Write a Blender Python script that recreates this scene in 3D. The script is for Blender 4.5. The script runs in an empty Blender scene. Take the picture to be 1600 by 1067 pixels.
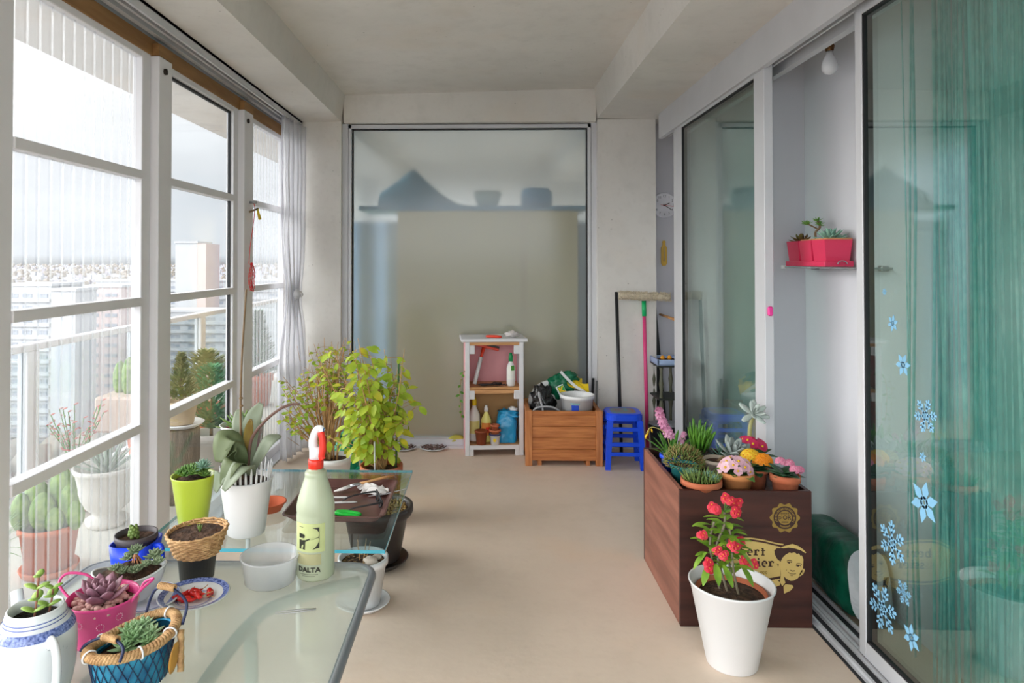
import bpy, math, random
from mathutils import Vector, Matrix, noise as mnoise
PI = math.pi
R = math.radians
S = bpy.context.scene
C = S.collection

# ---------------------------------------------------------------- camera
YAW, PITCH, FPX, EYE = R(1.5), R(0.8), 1067.0, 1.4
cam_data = bpy.data.cameras.new('camera')
cam = bpy.data.objects.new('camera', cam_data)
C.objects.link(cam)
cam_data.sensor_width = 36
cam_data.lens = FPX / 1600 * 36
VPX, VPY = 757.0, 408.0
cam_data.shift_x = (800 + FPX * math.tan(YAW) - VPX) / 1600
cam_data.shift_y = (VPY - 533.5 - FPX * math.tan(PITCH)) / 1600
cam_data.clip_start, cam_data.clip_end = 0.02, 9000
cam.location = (0, 0, EYE)
cam.rotation_euler = (PI / 2 + PITCH, 0, YAW)
S.camera = cam
CM = cam.rotation_euler.to_matrix()

def ray(px, py):
    v = CM @ Vector(((px - 800 + cam_data.shift_x * 1600) / FPX, -(py - 533.5 - cam_data.shift_y * 1600) / FPX, -1))
    return v

def at_y(px, py, y):
    v = ray(px, py); k = y / v.y
    return Vector((v.x * k, y, EYE + v.z * k))

def at_z(px, py, z=0.0):
    v = ray(px, py); k = (z - EYE) / v.z
    return Vector((v.x * k, v.y * k, z))

def at_x(px, py, x):
    v = ray(px, py); k = x / v.x
    return Vector((x, v.y * k, EYE + v.z * k))

# ---------------------------------------------------------------- sky, exposure
def srgb(h):
    if isinstance(h, str):
        h = h.lstrip('#'); c = [int(h[i:i + 2], 16) / 255 for i in (0, 2, 4)]
    else:
        c = h
    return tuple((x / 12.92 if x <= 0.04045 else ((x + 0.055) / 1.055) ** 2.4) for x in c)

W = bpy.data.worlds.new('overcast_sky'); S.world = W; W.use_nodes = True
nt = W.node_tree; N = nt.nodes; L = nt.links
for n in list(N): N.remove(n)
out = N.new('ShaderNodeOutputWorld'); bg = N.new('ShaderNodeBackground')
tc = N.new('ShaderNodeTexCoord'); sep = N.new('ShaderNodeSeparateXYZ')
L.new(tc.outputs['Generated'], sep.inputs[0])
ramp = N.new('ShaderNodeValToRGB'); e = ramp.color_ramp
e.elements[0].position = 0.0; e.elements[0].color = (.5, .52, .54, 1)
e.elements[1].position = 1.0; e.elements[1].color = (2.2, 2.25, 2.3, 1)
for p, c in ((.497, (.5, .52, .54, 1)), (.503, (1.22, 1.29, 1.38, 1)), (.57, (1.40, 1.45, 1.52, 1)), (.64, (2.0, 2.02, 2.05, 1))):
    k = e.elements.new(p); k.color = c
mp = N.new('ShaderNodeMath'); mp.operation = 'MULTIPLY_ADD'; mp.inputs[1].default_value = .5; mp.inputs[2].default_value = .5
L.new(sep.outputs[2], mp.inputs[0]); L.new(mp.outputs[0], ramp.inputs[0])
# soft clouds
nz = N.new('ShaderNodeTexNoise'); nz.inputs['Scale'].default_value = 3.2; nz.inputs['Detail'].default_value = 6
mpg = N.new('ShaderNodeMapping'); mpg.inputs['Scale'].default_value = (1, 1, 4.5)
L.new(tc.outputs['Generated'], mpg.inputs[0]); L.new(mpg.outputs[0], nz.inputs[0])
mr = N.new('ShaderNodeMapRange'); mr.inputs[1].default_value = .35; mr.inputs[2].default_value = .7; mr.inputs[3].default_value = .93; mr.inputs[4].default_value = 1.12
L.new(nz.outputs[0], mr.inputs[0])
mul = N.new('ShaderNodeVectorMath'); mul.operation = 'SCALE'
L.new(ramp.outputs[0], mul.inputs[0]); L.new(mr.outputs[0], mul.inputs['Scale'])
# the bright patch of cloud in front of the sun, off to the side and behind the camera
dot = N.new('ShaderNodeVectorMath'); dot.operation = 'DOT_PRODUCT'
dot.inputs[1].default_value = Vector((-1, -.02, .34)).normalized()
nrm = N.new('ShaderNodeVectorMath'); nrm.operation = 'NORMALIZE'
L.new(tc.outputs['Generated'], nrm.inputs[0]); L.new(nrm.outputs[0], dot.inputs[0])
gl = N.new('ShaderNodeMapRange'); gl.interpolation_type = 'SMOOTHSTEP'
gl.inputs[1].default_value = .76; gl.inputs[2].default_value = .98; gl.inputs[3].default_value = 0; gl.inputs[4].default_value = 13.5
L.new(dot.outputs['Value'], gl.inputs[0])
glc = N.new('ShaderNodeVectorMath'); glc.operation = 'SCALE'; glc.inputs[0].default_value = (1.0, .985, .95)
L.new(gl.outputs[0], glc.inputs['Scale'])
# added fill: unseen sky behind the camera made brighter than over the view
bk_ = N.new('ShaderNodeVectorMath'); bk_.operation = 'DOT_PRODUCT'; bk_.inputs[1].default_value = (0, -1, 0); L.new(nrm.outputs[0], bk_.inputs[0])
bkm = N.new('ShaderNodeMapRange'); bkm.inputs[1].default_value = 0; bkm.inputs[2].default_value = 1; bkm.inputs[3].default_value = 1; bkm.inputs[4].default_value = 4.6
L.new(bk_.outputs['Value'], bkm.inputs[0]); mul2 = N.new('ShaderNodeVectorMath'); mul2.operation = 'SCALE'
L.new(mul.outputs[0], mul2.inputs[0]); L.new(bkm.outputs[0], mul2.inputs['Scale']); mul = mul2
add = N.new('ShaderNodeVectorMath'); L.new(mul.outputs[0], add.inputs[0]); L.new(glc.outputs[0], add.inputs[1])
L.new(add.outputs[0], bg.inputs[0]); L.new(bg.outputs[0], out.inputs[0])
bg.inputs[1].default_value = 1.0

vs = S.view_settings
vs.view_transform = 'Standard'; vs.look = 'None'; vs.gamma = 1; vs.use_curve_mapping = False
vs.exposure = -0.46
S.cycles.max_bounces = 14; S.cycles.diffuse_bounces = 7; S.cycles.glossy_bounces = 5
S.cycles.transmission_bounces = 8; S.cycles.transparent_max_bounces = 32
S.cycles.sample_clamp_indirect = 8; S.cycles.caustics_reflective = False; S.cycles.caustics_refractive = True

# ---------------------------------------------------------------- materials
MATS = {}
def pm(name, col, rough=.55, var=.07, scale=9, bump=0.0, bscale=None, metal=0, spec=.5, trans=0, ior=1.45, alpha=1, stretch=None, col2=None, sss=0, coat=0):
    if name in MATS: return MATS[name]
    m = bpy.data.materials.new(name); MATS[name] = m; m.use_nodes = True
    n = m.node_tree.nodes; l = m.node_tree.links; b = n['Principled BSDF']
    c = srgb(col)
    a1 = tuple(max(0, min(1, x * (1 - var))) for x in c); a2 = tuple(max(0, min(1, x * (1 + var))) for x in c)
    if col2: a2 = srgb(col2)
    t = n.new('ShaderNodeTexCoord'); no = n.new('ShaderNodeTexNoise'); no.inputs['Scale'].default_value = scale; no.inputs['Detail'].default_value = 4
    src = t.outputs['Object']
    if stretch:
        mp_ = n.new('ShaderNodeMapping'); mp_.inputs['Scale'].default_value = stretch; l.new(src, mp_.inputs[0]); src = mp_.outputs[0]
    l.new(src, no.inputs['Vector'])
    rp = n.new('ShaderNodeValToRGB'); rp.color_ramp.elements[0].position = .35; rp.color_ramp.elements[1].position = .65
    rp.color_ramp.elements[0].color = (*a1, 1); rp.color_ramp.elements[1].color = (*a2, 1)
    l.new(no.outputs[0], rp.inputs[0]); l.new(rp.outputs[0], b.inputs['Base Color'])
    b.inputs['Roughness'].default_value = rough; b.inputs['Metallic'].default_value = metal
    b.inputs['Specular IOR Level'].default_value = spec; b.inputs['IOR'].default_value = ior
    b.inputs['Transmission Weight'].default_value = trans; b.inputs['Alpha'].default_value = alpha
    if coat: b.inputs['Coat Weight'].default_value = coat
    if sss:
        b.inputs['Subsurface Weight'].default_value = sss; b.inputs['Subsurface Radius'].default_value = (.01, .01, .006)
    if bump:
        n2 = n.new('ShaderNodeTexNoise'); n2.inputs['Scale'].default_value = bscale or scale * 4; n2.inputs['Detail'].default_value = 5
        l.new(src, n2.inputs['Vector'])
        bp = n.new('ShaderNodeBump'); bp.inputs['Strength'].default_value = bump; bp.inputs['Distance'].default_value = .01
        l.new(n2.outputs[0], bp.inputs['Height']); l.new(bp.outputs[0], b.inputs['Normal'])
    return m

def glassy(name, tint, ior=1.5, rough=0.0, haze=0.0, hazecol=(.9, .92, .93), edge=None, hz_trans=.5):
    """thin pane: tinted see-through + mirror by Fresnel + a little milky haze"""
    if name in MATS: return MATS[name]
    m = bpy.data.materials.new(name); MATS[name] = m; m.use_nodes = True
    n = m.node_tree.nodes; l = m.node_tree.links
    for x in list(n): n.remove(x)
    o = n.new('ShaderNodeOutputMaterial'); tr = n.new('ShaderNodeBsdfTransparent'); gl_ = n.new('ShaderNodeBsdfGlossy'); fr = n.new('ShaderNodeFresnel')
    t = n.new('ShaderNodeTexCoord'); no = n.new('ShaderNodeTexNoise'); no.inputs['Scale'].default_value = 1.3
    l.new(t.outputs['Object'], no.inputs['Vector'])
    mx0 = n.new('ShaderNodeMixRGB'); mx0.inputs[1].default_value = (*tint, 1); mx0.inputs[2].default_value = (*[x * .97 for x in tint], 1)
    l.new(no.outputs[0], mx0.inputs[0]); l.new(mx0.outputs[0], tr.inputs[0])
    gl_.inputs['Roughness'].default_value = rough
    geo = n.new('ShaderNodeNewGeometry'); m1 = n.new('ShaderNodeMath'); m1.operation = 'MULTIPLY_ADD'; m1.inputs[1].default_value = -2; m1.inputs[2].default_value = 1
    pw = n.new('ShaderNodeMath'); pw.operation = 'POWER'; pw.inputs[0].default_value = ior
    l.new(geo.outputs['Backfacing'], m1.inputs[0]); l.new(m1.outputs[0], pw.inputs[1]); l.new(pw.outputs[0], fr.inputs['IOR'])
    mx = n.new('ShaderNodeMixShader'); l.new(fr.outputs[0], mx.inputs[0]); l.new(gl_.outputs[0], mx.inputs[2])
    base = tr.outputs[0]
    if haze:
        df = n.new('ShaderNodeBsdfDiffuse'); tl = n.new('ShaderNodeBsdfTranslucent'); h = n.new('ShaderNodeMixShader'); h.inputs[0].default_value = hz_trans
        df.inputs[0].default_value = tl.inputs[0].default_value = (*hazecol, 1)
        l.new(df.outputs[0], h.inputs[1]); l.new(tl.outputs[0], h.inputs[2])
        mh = n.new('ShaderNodeMixShader'); mh.inputs[0].default_value = haze
        if edge:
            lw = n.new('ShaderNodeLayerWeight'); lw.inputs[0].default_value = .35
            mrg = n.new('ShaderNodeMapRange'); mrg.inputs[3].default_value = haze; mrg.inputs[4].default_value = edge
            l.new(lw.outputs['Facing'], mrg.inputs[0]); l.new(mrg.outputs[0], mh.inputs[0])
        l.new(tr.outputs[0], mh.inputs[1]); l.new(h.outputs[0], mh.inputs[2]); base = mh.outputs[0]
    l.new(base, mx.inputs[1]); l.new(mx.outputs[0], o.inputs[0])
    return m

def wood(name, c1, c2, scale=5, axis='X', rough=.5, bump=.15):
    if name in MATS: return MATS[name]
    st = {'X': (1, 9, 9), 'Y': (9, 1, 9), 'Z': (9, 9, 1)}[axis]
    return pm(name, c1, rough, scale=scale, bump=bump, bscale=scale * 3, stretch=st, col2=c2)

# ---------------------------------------------------------------- mesh builder
def frame_z(d):
    d = Vector(d).normalized()
    u = Vector((0, 0, 1)) if abs(d.z) < .95 else Vector((1, 0, 0))
    x = u.cross(d).normalized(); y = d.cross(x)
    return x, y, d

class M:
    def __init__(s): s.v = []; s.f = []; s.mi = []; s.cur = 0; s.T = None; s.flat = []; s.sm = True
    def add(s, vs_, fs_):
        b = len(s.v)
        if s.T is not None: vs_ = [s.T @ Vector(p) for p in vs_]
        s.v.extend(tuple(p) for p in vs_); s.f.extend(tuple(b + i for i in f) for f in fs_)
        s.mi.extend([s.cur] * len(fs_)); s.flat.extend([s.sm] * len(fs_))
        return s
    def box(s, a, b, bev=0.0):
        x0, y0, z0 = [min(p, q) for p, q in zip(a, b)]; x1, y1, z1 = [max(p, q) for p, q in zip(a, b)]
        k, s.sm = s.sm, False
        if bev <= 0:
            s.add([(x0, y0, z0), (x1, y0, z0), (x1, y1, z0), (x0, y1, z0), (x0, y0, z1), (x1, y0, z1), (x1, y1, z1), (x0, y1, z1)],
                  [(3, 2, 1, 0), (4, 5, 6, 7), (0, 1, 5, 4), (1, 2, 6, 5), (2, 3, 7, 6), (3, 0, 4, 7)])
        else:
            e_ = min(bev, (x1 - x0) / 2.01, (y1 - y0) / 2.01, (z1 - z0) / 2.01)
            V = []
            for z in (0, 1):
                for y in (0, 1):
                    for x in (0, 1):
                        p = [(x0, x1)[x], (y0, y1)[y], (z0, z1)[z]]; sg = [1 - 2 * x, 1 - 2 * y, 1 - 2 * z]
                        for ax in range(3):   # vertex on face normal to ax: inset along the other two
                            q = list(p)
                            for o in range(3):
                                if o != ax: q[o] += sg[o] * e_
                            V.append(q)
            def i(x, y, z, ax): return ((z * 2 + y) * 2 + x) * 3 + ax
            F = []
            for x in (0, 1): F.append([i(x, 0, 0, 0), i(x, 1, 0, 0), i(x, 1, 1, 0), i(x, 0, 1, 0)][::1 if x else -1])
            for y in (0, 1): F.append([i(0, y, 0, 1), i(1, y, 0, 1), i(1, y, 1, 1), i(0, y, 1, 1)][::-1 if y else 1])
            for z in (0, 1): F.append([i(0, 0, z, 2), i(1, 0, z, 2), i(1, 1, z, 2), i(0, 1, z, 2)][::1 if z else -1])
            for p in (0, 1):
                for q in (0, 1):
                    F.append([i(0, p, q, 1), i(1, p, q, 1), i(1, p, q, 2), i(0, p, q, 2)])
                    F.append([i(p, 0, q, 0), i(p, 1, q, 0), i(p, 1, q, 2), i(p, 0, q, 2)])
                    F.append([i(p, q, 0, 0), i(p, q, 1, 0), i(p, q, 1, 1), i(p, q, 0, 1)])
            for z in (0, 1):
                for y in (0, 1):
                    for x in (0, 1): F.append([i(x, y, z, 0), i(x, y, z, 1), i(x, y, z, 2)])
            s.add(V, F)
        s.sm = k; return s
    def lathe(s, prof, n=28, c=(0, 0, 0), sx=1, sy=1, cap=True, wob=None, sq=0):
        V = []
        for (r, z) in prof:
            for k in range(n):
                a = 2 * PI * k / n
                q = 1.0
                if sq:
                    ca, sa = abs(math.cos(a)), abs(math.sin(a)); q = 1 / (ca ** sq + sa ** sq) ** (1 / sq)
                rr = r * q * (1 + (wob(a, z) if wob else 0))
                V.append((c[0] + rr * math.cos(a) * sx, c[1] + rr * math.sin(a) * sy, c[2] + z))
        F = []
        for j in range(len(prof) - 1):
            for k in range(n):
                a, b = j * n + k, j * n + (k + 1) % n
                F.append((a, b, b + n, a + n))
        if cap:
            F.append(tuple(range(n))[::-1]); F.append(tuple((len(prof) - 1) * n + k for k in range(n)))
        return s.add(V, F)
    def cyl(s, p, q, r, r2=None, n=12):
        return s.tube([p, q], [r, r if r2 is None else r2], n)
    def tube(s, pts, r, n=8, cap=True, closed=False, flat=None):
        pts = [Vector(p) for p in pts]; m = len(pts)
        rs = r if isinstance(r, (list, tuple)) else [r] * m
        V = []; px_ = None
        for i in range(m):
            if closed: d = pts[(i + 1) % m] - pts[i - 1]
            else: d = pts[min(i + 1, m - 1)] - pts[max(i - 1, 0)]
            if d.length < 1e-9: d = Vector((0, 0, 1))
            d.normalize()
            if px_ is None: x, y, _ = frame_z(d)
            else:
                x = px_ - d * px_.dot(d)
                if x.length < 1e-6: x, y, _ = frame_z(d)
                x.normalize(); y = d.cross(x)
            px_ = x
            for k in range(n):
                a = 2 * PI * k / n
                V.append(pts[i] + (x * math.cos(a) + y * math.sin(a) * (flat or 1)) * rs[i])
        F = []
        for i in range(m if closed else m - 1):
            for k in range(n):
                a, b = i * n + k, i * n + (k + 1) % n; a2, b2 = (a + n) % (m * n), (b + n) % (m * n)
                F.append((a, b, b2, a2))
        if cap and not closed: F.append(tuple(range(n))[::-1]); F.append(tuple((m - 1) * n + k for k in range(n)))
        return s.add(V, F)
    def ball(s, c, r, n=10, m=7, sx=1, sy=1, sz=1, jit=0, rnd=None):
        c = Vector(c); V = [c + Vector((0, 0, -r * sz))]
        for j in range(1, m):
            t = PI * j / m
            for k in range(n):
                a = 2 * PI * k / n; q = r * (1 + (rnd.uniform(-jit, jit) if rnd else 0))
                V.append(c + Vector((q * math.sin(t) * math.cos(a) * sx, q * math.sin(t) * math.sin(a) * sy, -q * math.cos(t) * sz)))
        V.append(c + Vector((0, 0, r * sz))); F = []
        for k in range(n): F.append((0, 1 + (k + 1) % n, 1 + k))
        for j in range(m - 2):
            for k in range(n):
                a = 1 + j * n + k; b = 1 + j * n + (k + 1) % n; F.append((a, b, b + n, a + n))
        e_ = len(V) - 1
        for k in range(n): F.append((e_, 1 + (m - 2) * n + k, 1 + (m - 2) * n + (k + 1) % n))
        return s.add(V, F)
    def prism(s, poly, z0, z1, T=None):
        n = len(poly); V = [(p[0], p[1], z0) for p in poly] + [(p[0], p[1], z1) for p in poly]
        if T is not None: V = [T @ Vector(p) for p in V]
        k, s.sm = s.sm, False
        s.add(V, [tuple(range(n))[::-1], tuple(range(n, 2 * n))] + [(i, (i + 1) % n, n + (i + 1) % n, n + i) for i in range(n)])
        s.sm = k; return s
    def grid(s, f, nu, nv):
        V = [f(i / nu, j / nv) for j in range(nv + 1) for i in range(nu + 1)]
        F = [(j * (nu + 1) + i, j * (nu + 1) + i + 1, (j + 1) * (nu + 1) + i + 1, (j + 1) * (nu + 1) + i) for j in range(nv) for i in range(nu)]
        return s.add(V, F)
    def leaf(s, p, d, up, ln, w, bend=0.0, fold=.15, n=5, prof=None):
        """thin curved blade"""
        p = Vector(p); d = Vector(d).normalized(); up = Vector(up); up = (up - d * up.dot(d))
        if up.length < 1e-4: up = frame_z(d)[1]
        up.normalize(); sd = d.cross(up)
        V = []; pos = p.copy(); st = ln / n
        for i in range(n + 1):
            t = i / n; a = bend * t
            dd = d * math.cos(a) + up * -math.sin(a); uu = up * math.cos(a) + d * math.sin(a)
            ww = w / 2 * (prof(t) if prof else math.sin(PI * min(1, t * .92 + .06)) ** .8)
            V += [pos - sd * ww + uu * fold * ww, pos, pos + sd * ww + uu * fold * ww]
            pos = pos + dd * st
        F = []
        for i in range(n):
            a = i * 3; F += [(a, a + 1, a + 4, a + 3), (a + 1, a + 2, a + 5, a + 4)]
        return s.add(V, F)
    def fat(s, p, d, up, ln, w, th, bend=0.0, n=5, k=6, prof=None, tip=.08):
        """fleshy leaf"""
        p = Vector(p); d = Vector(d).normalized(); up = Vector(up); up = up - d * up.dot(d)
        if up.length < 1e-4: up = frame_z(d)[1]
        up.normalize(); sd = d.cross(up); V = []; pos = p.copy()
        for i in range(n + 1):
            t = i / n; a = bend * t
            dd = d * math.cos(a) - up * math.sin(a); uu = up * math.cos(a) + d * math.sin(a)
            q = prof(t) if prof else max(tip, math.sin(PI * (t * .86 + .12)) ** .7 if t < .999 else tip)
            for j in range(k):
                b = 2 * PI * j / k
                V.append(pos + sd * math.cos(b) * w / 2 * q + uu * math.sin(b) * th / 2 * q)
            pos = pos + dd * ln / n
        F = [tuple(range(k))[::-1], tuple(n * k + j for j in range(k))]
        for i in range(n):
            for j in range(k):
                a, b = i * k + j, i * k + (j + 1) % k; F.append((a, b, b + k, a + k))
        return s.add(V, F)
    def build(s, name, mat, parent=None, loc=(0, 0, 0), rz=0.0, smooth=None, kind=None, label=None):
        me = bpy.data.meshes.new(name); me.from_pydata(s.v, [], s.f)
        for m_ in (mat if isinstance(mat, (list, tuple)) else [mat]): me.materials.append(m_)
        me.polygons.foreach_set('material_index', s.mi)
        me.polygons.foreach_set('use_smooth', s.flat if smooth is None else [smooth] * len(s.f))
        me.update()
        o = bpy.data.objects.new(name, me); C.objects.link(o)
        o.location = loc; o.rotation_euler = (0, 0, rz)
        if parent: o.parent = parent
        if kind: o['kind'] = kind
        if label: o['label'] = label
        return o

def thing(name, label, cat, loc=(0, 0, 0), rz=0.0, group=None):
    o = bpy.data.objects.new(name, None); C.objects.link(o); o.empty_display_size = .05
    o.location = loc; o.rotation_euler = (0, 0, rz); o['label'] = label; o['category'] = cat
    if group: o['group'] = group
    return o
def tag(o, label, cat, group=None, kind=None):
    o['label'] = label; o['category'] = cat
    if group: o['group'] = group
    if kind: o['kind'] = kind
    return o
def struct(o, label=None, cat=None):
    o['kind'] = 'structure'
    if label: o['label'] = label
    if cat: o['category'] = cat
    return o
def copy_tree(o, loc=None, rz=None, label=None, scale=None):
    def cp(a, par):
        b = a.copy(); C.objects.link(b)
        if par: b.parent = par
        for ch in list(a.children): cp(ch, b)
        return b
    r = cp(o, None)
    if loc is not None: r.location = loc
    if rz is not None: r.rotation_euler.z = rz
    if label: r['label'] = label
    if scale: r.scale = (scale,) * 3
    return r
def text_mesh(txt, size, depth=.0005, bold=0.0, align='CENTER'):
    """letters as plain mesh data: list of verts, faces (x right, y up)"""
    cu = bpy.data.curves.new('lettering', 'FONT'); cu.body = txt; cu.size = size; cu.extrude = depth; cu.offset = bold
    cu.align_x = align; cu.align_y = 'CENTER'; cu.resolution_u = 2
    o = bpy.data.objects.new('lettering', cu); C.objects.link(o)
    dg = bpy.context.evaluated_depsgraph_get(); dg.update()
    me = bpy.data.meshes.new_from_object(o.evaluated_get(dg))
    V = [tuple(v.co) for v in me.vertices]; F = [tuple(p.vertices) for p in me.polygons]
    bpy.data.objects.remove(o); bpy.data.curves.remove(cu); bpy.data.meshes.remove(me)
    return V, F
UP = Vector((0, 0, 1))
def rotz(a): return Matrix.Rotation(a, 4, 'Z')
def smooth_path(pts, n=6):
    """Catmull-Rom through points"""
    pts = [Vector(p) for p in pts]; P = [pts[0] * 2 - pts[1]] + pts + [pts[-1] * 2 - pts[-2]]; o = []
    for i in range(1, len(P) - 2):
        a, b, c, d = P[i - 1:i + 3]
        for k in range(n):
            t = k / n
            o.append(.5 * ((2 * b) + (c - a) * t + (2 * a - 5 * b + 4 * c - d) * t * t + (3 * b - a - 3 * c + d) * t ** 3))
    return o + [pts[-1]]
# ================================================================ materials of the place
def concrete(name, c, dark, stain=None, rough=.8, pores=.5):
    m = pm(name, c, rough, .03, 1.1)
    n = m.node_tree.nodes; l = m.node_tree.links; b = n['Principled BSDF']
    src = b.inputs['Base Color'].links[0].from_socket
    t = n.new('ShaderNodeTexCoord')
    def layer(src, scale, lo, hi, col, fac, det=6, stretch=None):
        no = n.new('ShaderNodeTexNoise'); no.inputs['Scale'].default_value = scale; no.inputs['Detail'].default_value = det
        if stretch:
            mp_ = n.new('ShaderNodeMapping'); mp_.inputs['Scale'].default_value = stretch; l.new(t.outputs['Object'], mp_.inputs[0]); l.new(mp_.outputs[0], no.inputs['Vector'])
        else: l.new(t.outputs['Object'], no.inputs['Vector'])
        mr_ = n.new('ShaderNodeMapRange'); mr_.inputs[1].default_value = lo; mr_.inputs[2].default_value = hi; mr_.inputs[4].default_value = fac
        l.new(no.outputs[0], mr_.inputs[0])
        mx = n.new('ShaderNodeMixRGB'); l.new(mr_.outputs[0], mx.inputs[0]); l.new(src, mx.inputs[1]); mx.inputs[2].default_value = (*srgb(col), 1)
        return mx.outputs[0]
    src = layer(src, .9, .45, .75, dark, .55)
    src = layer(src, 7, .5, .72, dark, .35)
    src = layer(src, 30, .55, .8, dark, .3, 3)
    if stain: src = layer(src, 1.7, .56, .74, stain, .45)
    if pores:
        vo = n.new('ShaderNodeTexVoronoi'); vo.inputs['Scale'].default_value = 16; l.new(t.outputs['Object'], vo.inputs['Vector'])
        mr_ = n.new('ShaderNodeMapRange'); mr_.inputs[1].default_value = .05; mr_.inputs[2].default_value = .11; mr_.inputs[3].default_value = pores; mr_.inputs[4].default_value = 0
        l.new(vo.outputs['Distance'], mr_.inputs[0])
        nz_ = n.new('ShaderNodeTexNoise'); nz_.inputs['Scale'].default_value = 2.5; l.new(t.outputs['Object'], nz_.inputs['Vector'])
        gt = n.new('ShaderNodeMapRange'); gt.inputs[1].default_value = .54; gt.inputs[2].default_value = .62; l.new(nz_.outputs[0], gt.inputs[0])
        ml = n.new('ShaderNodeMath'); ml.operation = 'MULTIPLY'; l.new(mr_.outputs[0], ml.inputs[0]); l.new(gt.outputs[0], ml.inputs[1])
        mx = n.new('ShaderNodeMixRGB'); l.new(ml.outputs[0], mx.inputs[0]); l.new(src, mx.inputs[1]); mx.inputs[2].default_value = (*srgb('6a6660'), 1); src = mx.outputs[0]
    l.new(src, b.inputs['Base Color'])
    n2 = n.new('ShaderNodeTexNoise'); n2.inputs['Scale'].default_value = 22; n2.inputs['Detail'].default_value = 6; l.new(t.outputs['Object'], n2.inputs['Vector'])
    bp = n.new('ShaderNodeBump'); bp.inputs['Strength'].default_value = .12; bp.inputs['Distance'].default_value = .01
    l.new(n2.outputs[0], bp.inputs['Height']); l.new(bp.outputs[0], b.inputs['Normal'])
    return m
m_conc = concrete('raw_concrete', 'dedbd6', 'c7c4be', 'dbcfc1')
m_floor = concrete('concrete_screed', 'dcc9b7', 'ccb9a6', 'dcba9a', rough=.5, pores=0)
m_white = pm('white_paint', 'd6d6dc', .6, .02, 3)
m_grey_wall = pm('grey_panel', 'c9c9d0', .55, .02, 3)
m_alu = pm('aluminium', 'cbccd0', .45, .03, 4, metal=.12)
m_frame = pm('white_lacquered_metal', 'e4e3e6', .4, .02, 4)
m_dark = pm('black_rubber', '1c1d20', .6, .1)
m_lintel = wood('lintel_wood', 'a57c4c', '8a6238', 3, 'Y', .6)
m_out = pm('balcony_concrete', 'cdc9c1', .85, .05, 2)
m_clear = glassy('clear_glass', (.975, .985, .985), 1.3)
m_poly = glassy('corrugated_polycarbonate', (.96, .965, .97), 1.3, .08, haze=.05, edge=.20)

# ================================================================ the shell
f = M(); f.box((-1.56, -2.6, -.2), (4.6, 9.6, 0)); struct(f.build('floor', m_floor))
# ceiling slab with its two downstand beams, one section carried along the room
sec = [(-2.66, 2.66), (-1.56, 2.66), (-1.56, 2.46), (-1.088, 2.462), (-1.06, 2.662), (.828, 2.70), (.85, 2.475), (1.42, 2.46), (1.42, 2.42), (4.6, 2.42), (4.6, 2.95), (-2.66, 2.95)]
f = M(); T = Matrix(((1, 0, 0, 0), (0, 0, 1, 0), (0, 1, 0, 0), (0, 0, 0, 1)))
f.prism(sec, -2.6, 9.6, T=T); struct(f.build('ceiling', m_conc))
# cross beam, columns
f = M(); f.box((-1.07, 5.15, 2.452), (.84, 5.45, 2.75)); struct(f.build('beam', m_conc))
f = M(); f.box((-1.56, 5.15, 0), (-1.088, 5.45, 2.47)); struct(f.build('column', m_conc))
f = M(); f.box((.85, 5.15, 0), (1.285, 5.45, 2.468)); struct(f.build('column', m_conc))
f = M(); f.box((1.285, 5.32, 0), (1.75, 5.45, 2.46)); struct(f.build('wall_back', m_grey_wall))
# niche walls between the two sliding panels
f = M(); f.box((1.60, 2.3, 0), (1.75, 3.45, 2.42)); struct(f.build('wall_right', m_white))
f = M(); f.box((1.60, 3.53, 0), (1.75, 5.32, 2.42)); struct(f.build('wall_recess', m_white))
f = M(); f.box((1.40, 3.45, 0), (1.75, 3.53, 2.42)); struct(f.build('wall_side', m_grey_wall))
# rooms behind the sliding doors and the rest of the flat
f = M(); m_room = pm('room_paint', 'd3e4dc', .8, .03, 2)
f.box((4.5, -2.6, 0), (4.6, 5.45, .3)); f.box((4.5, -2.6, 2.35), (4.6, 5.45, 2.42)); f.box((4.5, -2.6, .3), (4.6, -2.2, 2.35)); f.box((4.5, 2.7, .3), (4.6, 5.45, 2.35)); f.box((1.75, 2.9, 0), (4.5, 3.0, 2.42)); f.box((1.36, -2.6, 0), (4.5, -2.5, 2.42))  # opening left in the far wall, added to let daylight into the room
struct(f.build('wall_room', m_room))
f = M(); f.box((1.33, 5.45, 0), (1.45, 9.6, 2.5)); f.box((-1.56, 9.5, 0), (1.45, 9.6, 2.7)); struct(f.build('wall_neighbour', m_conc))
m_dull = pm('room_floor', '8d8376', .4, .06, 3)
f = M(); f.box((1.62, -2.5, 0), (4.5, 2.9, .006)); struct(f.build('floor_room', m_dull))

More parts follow.
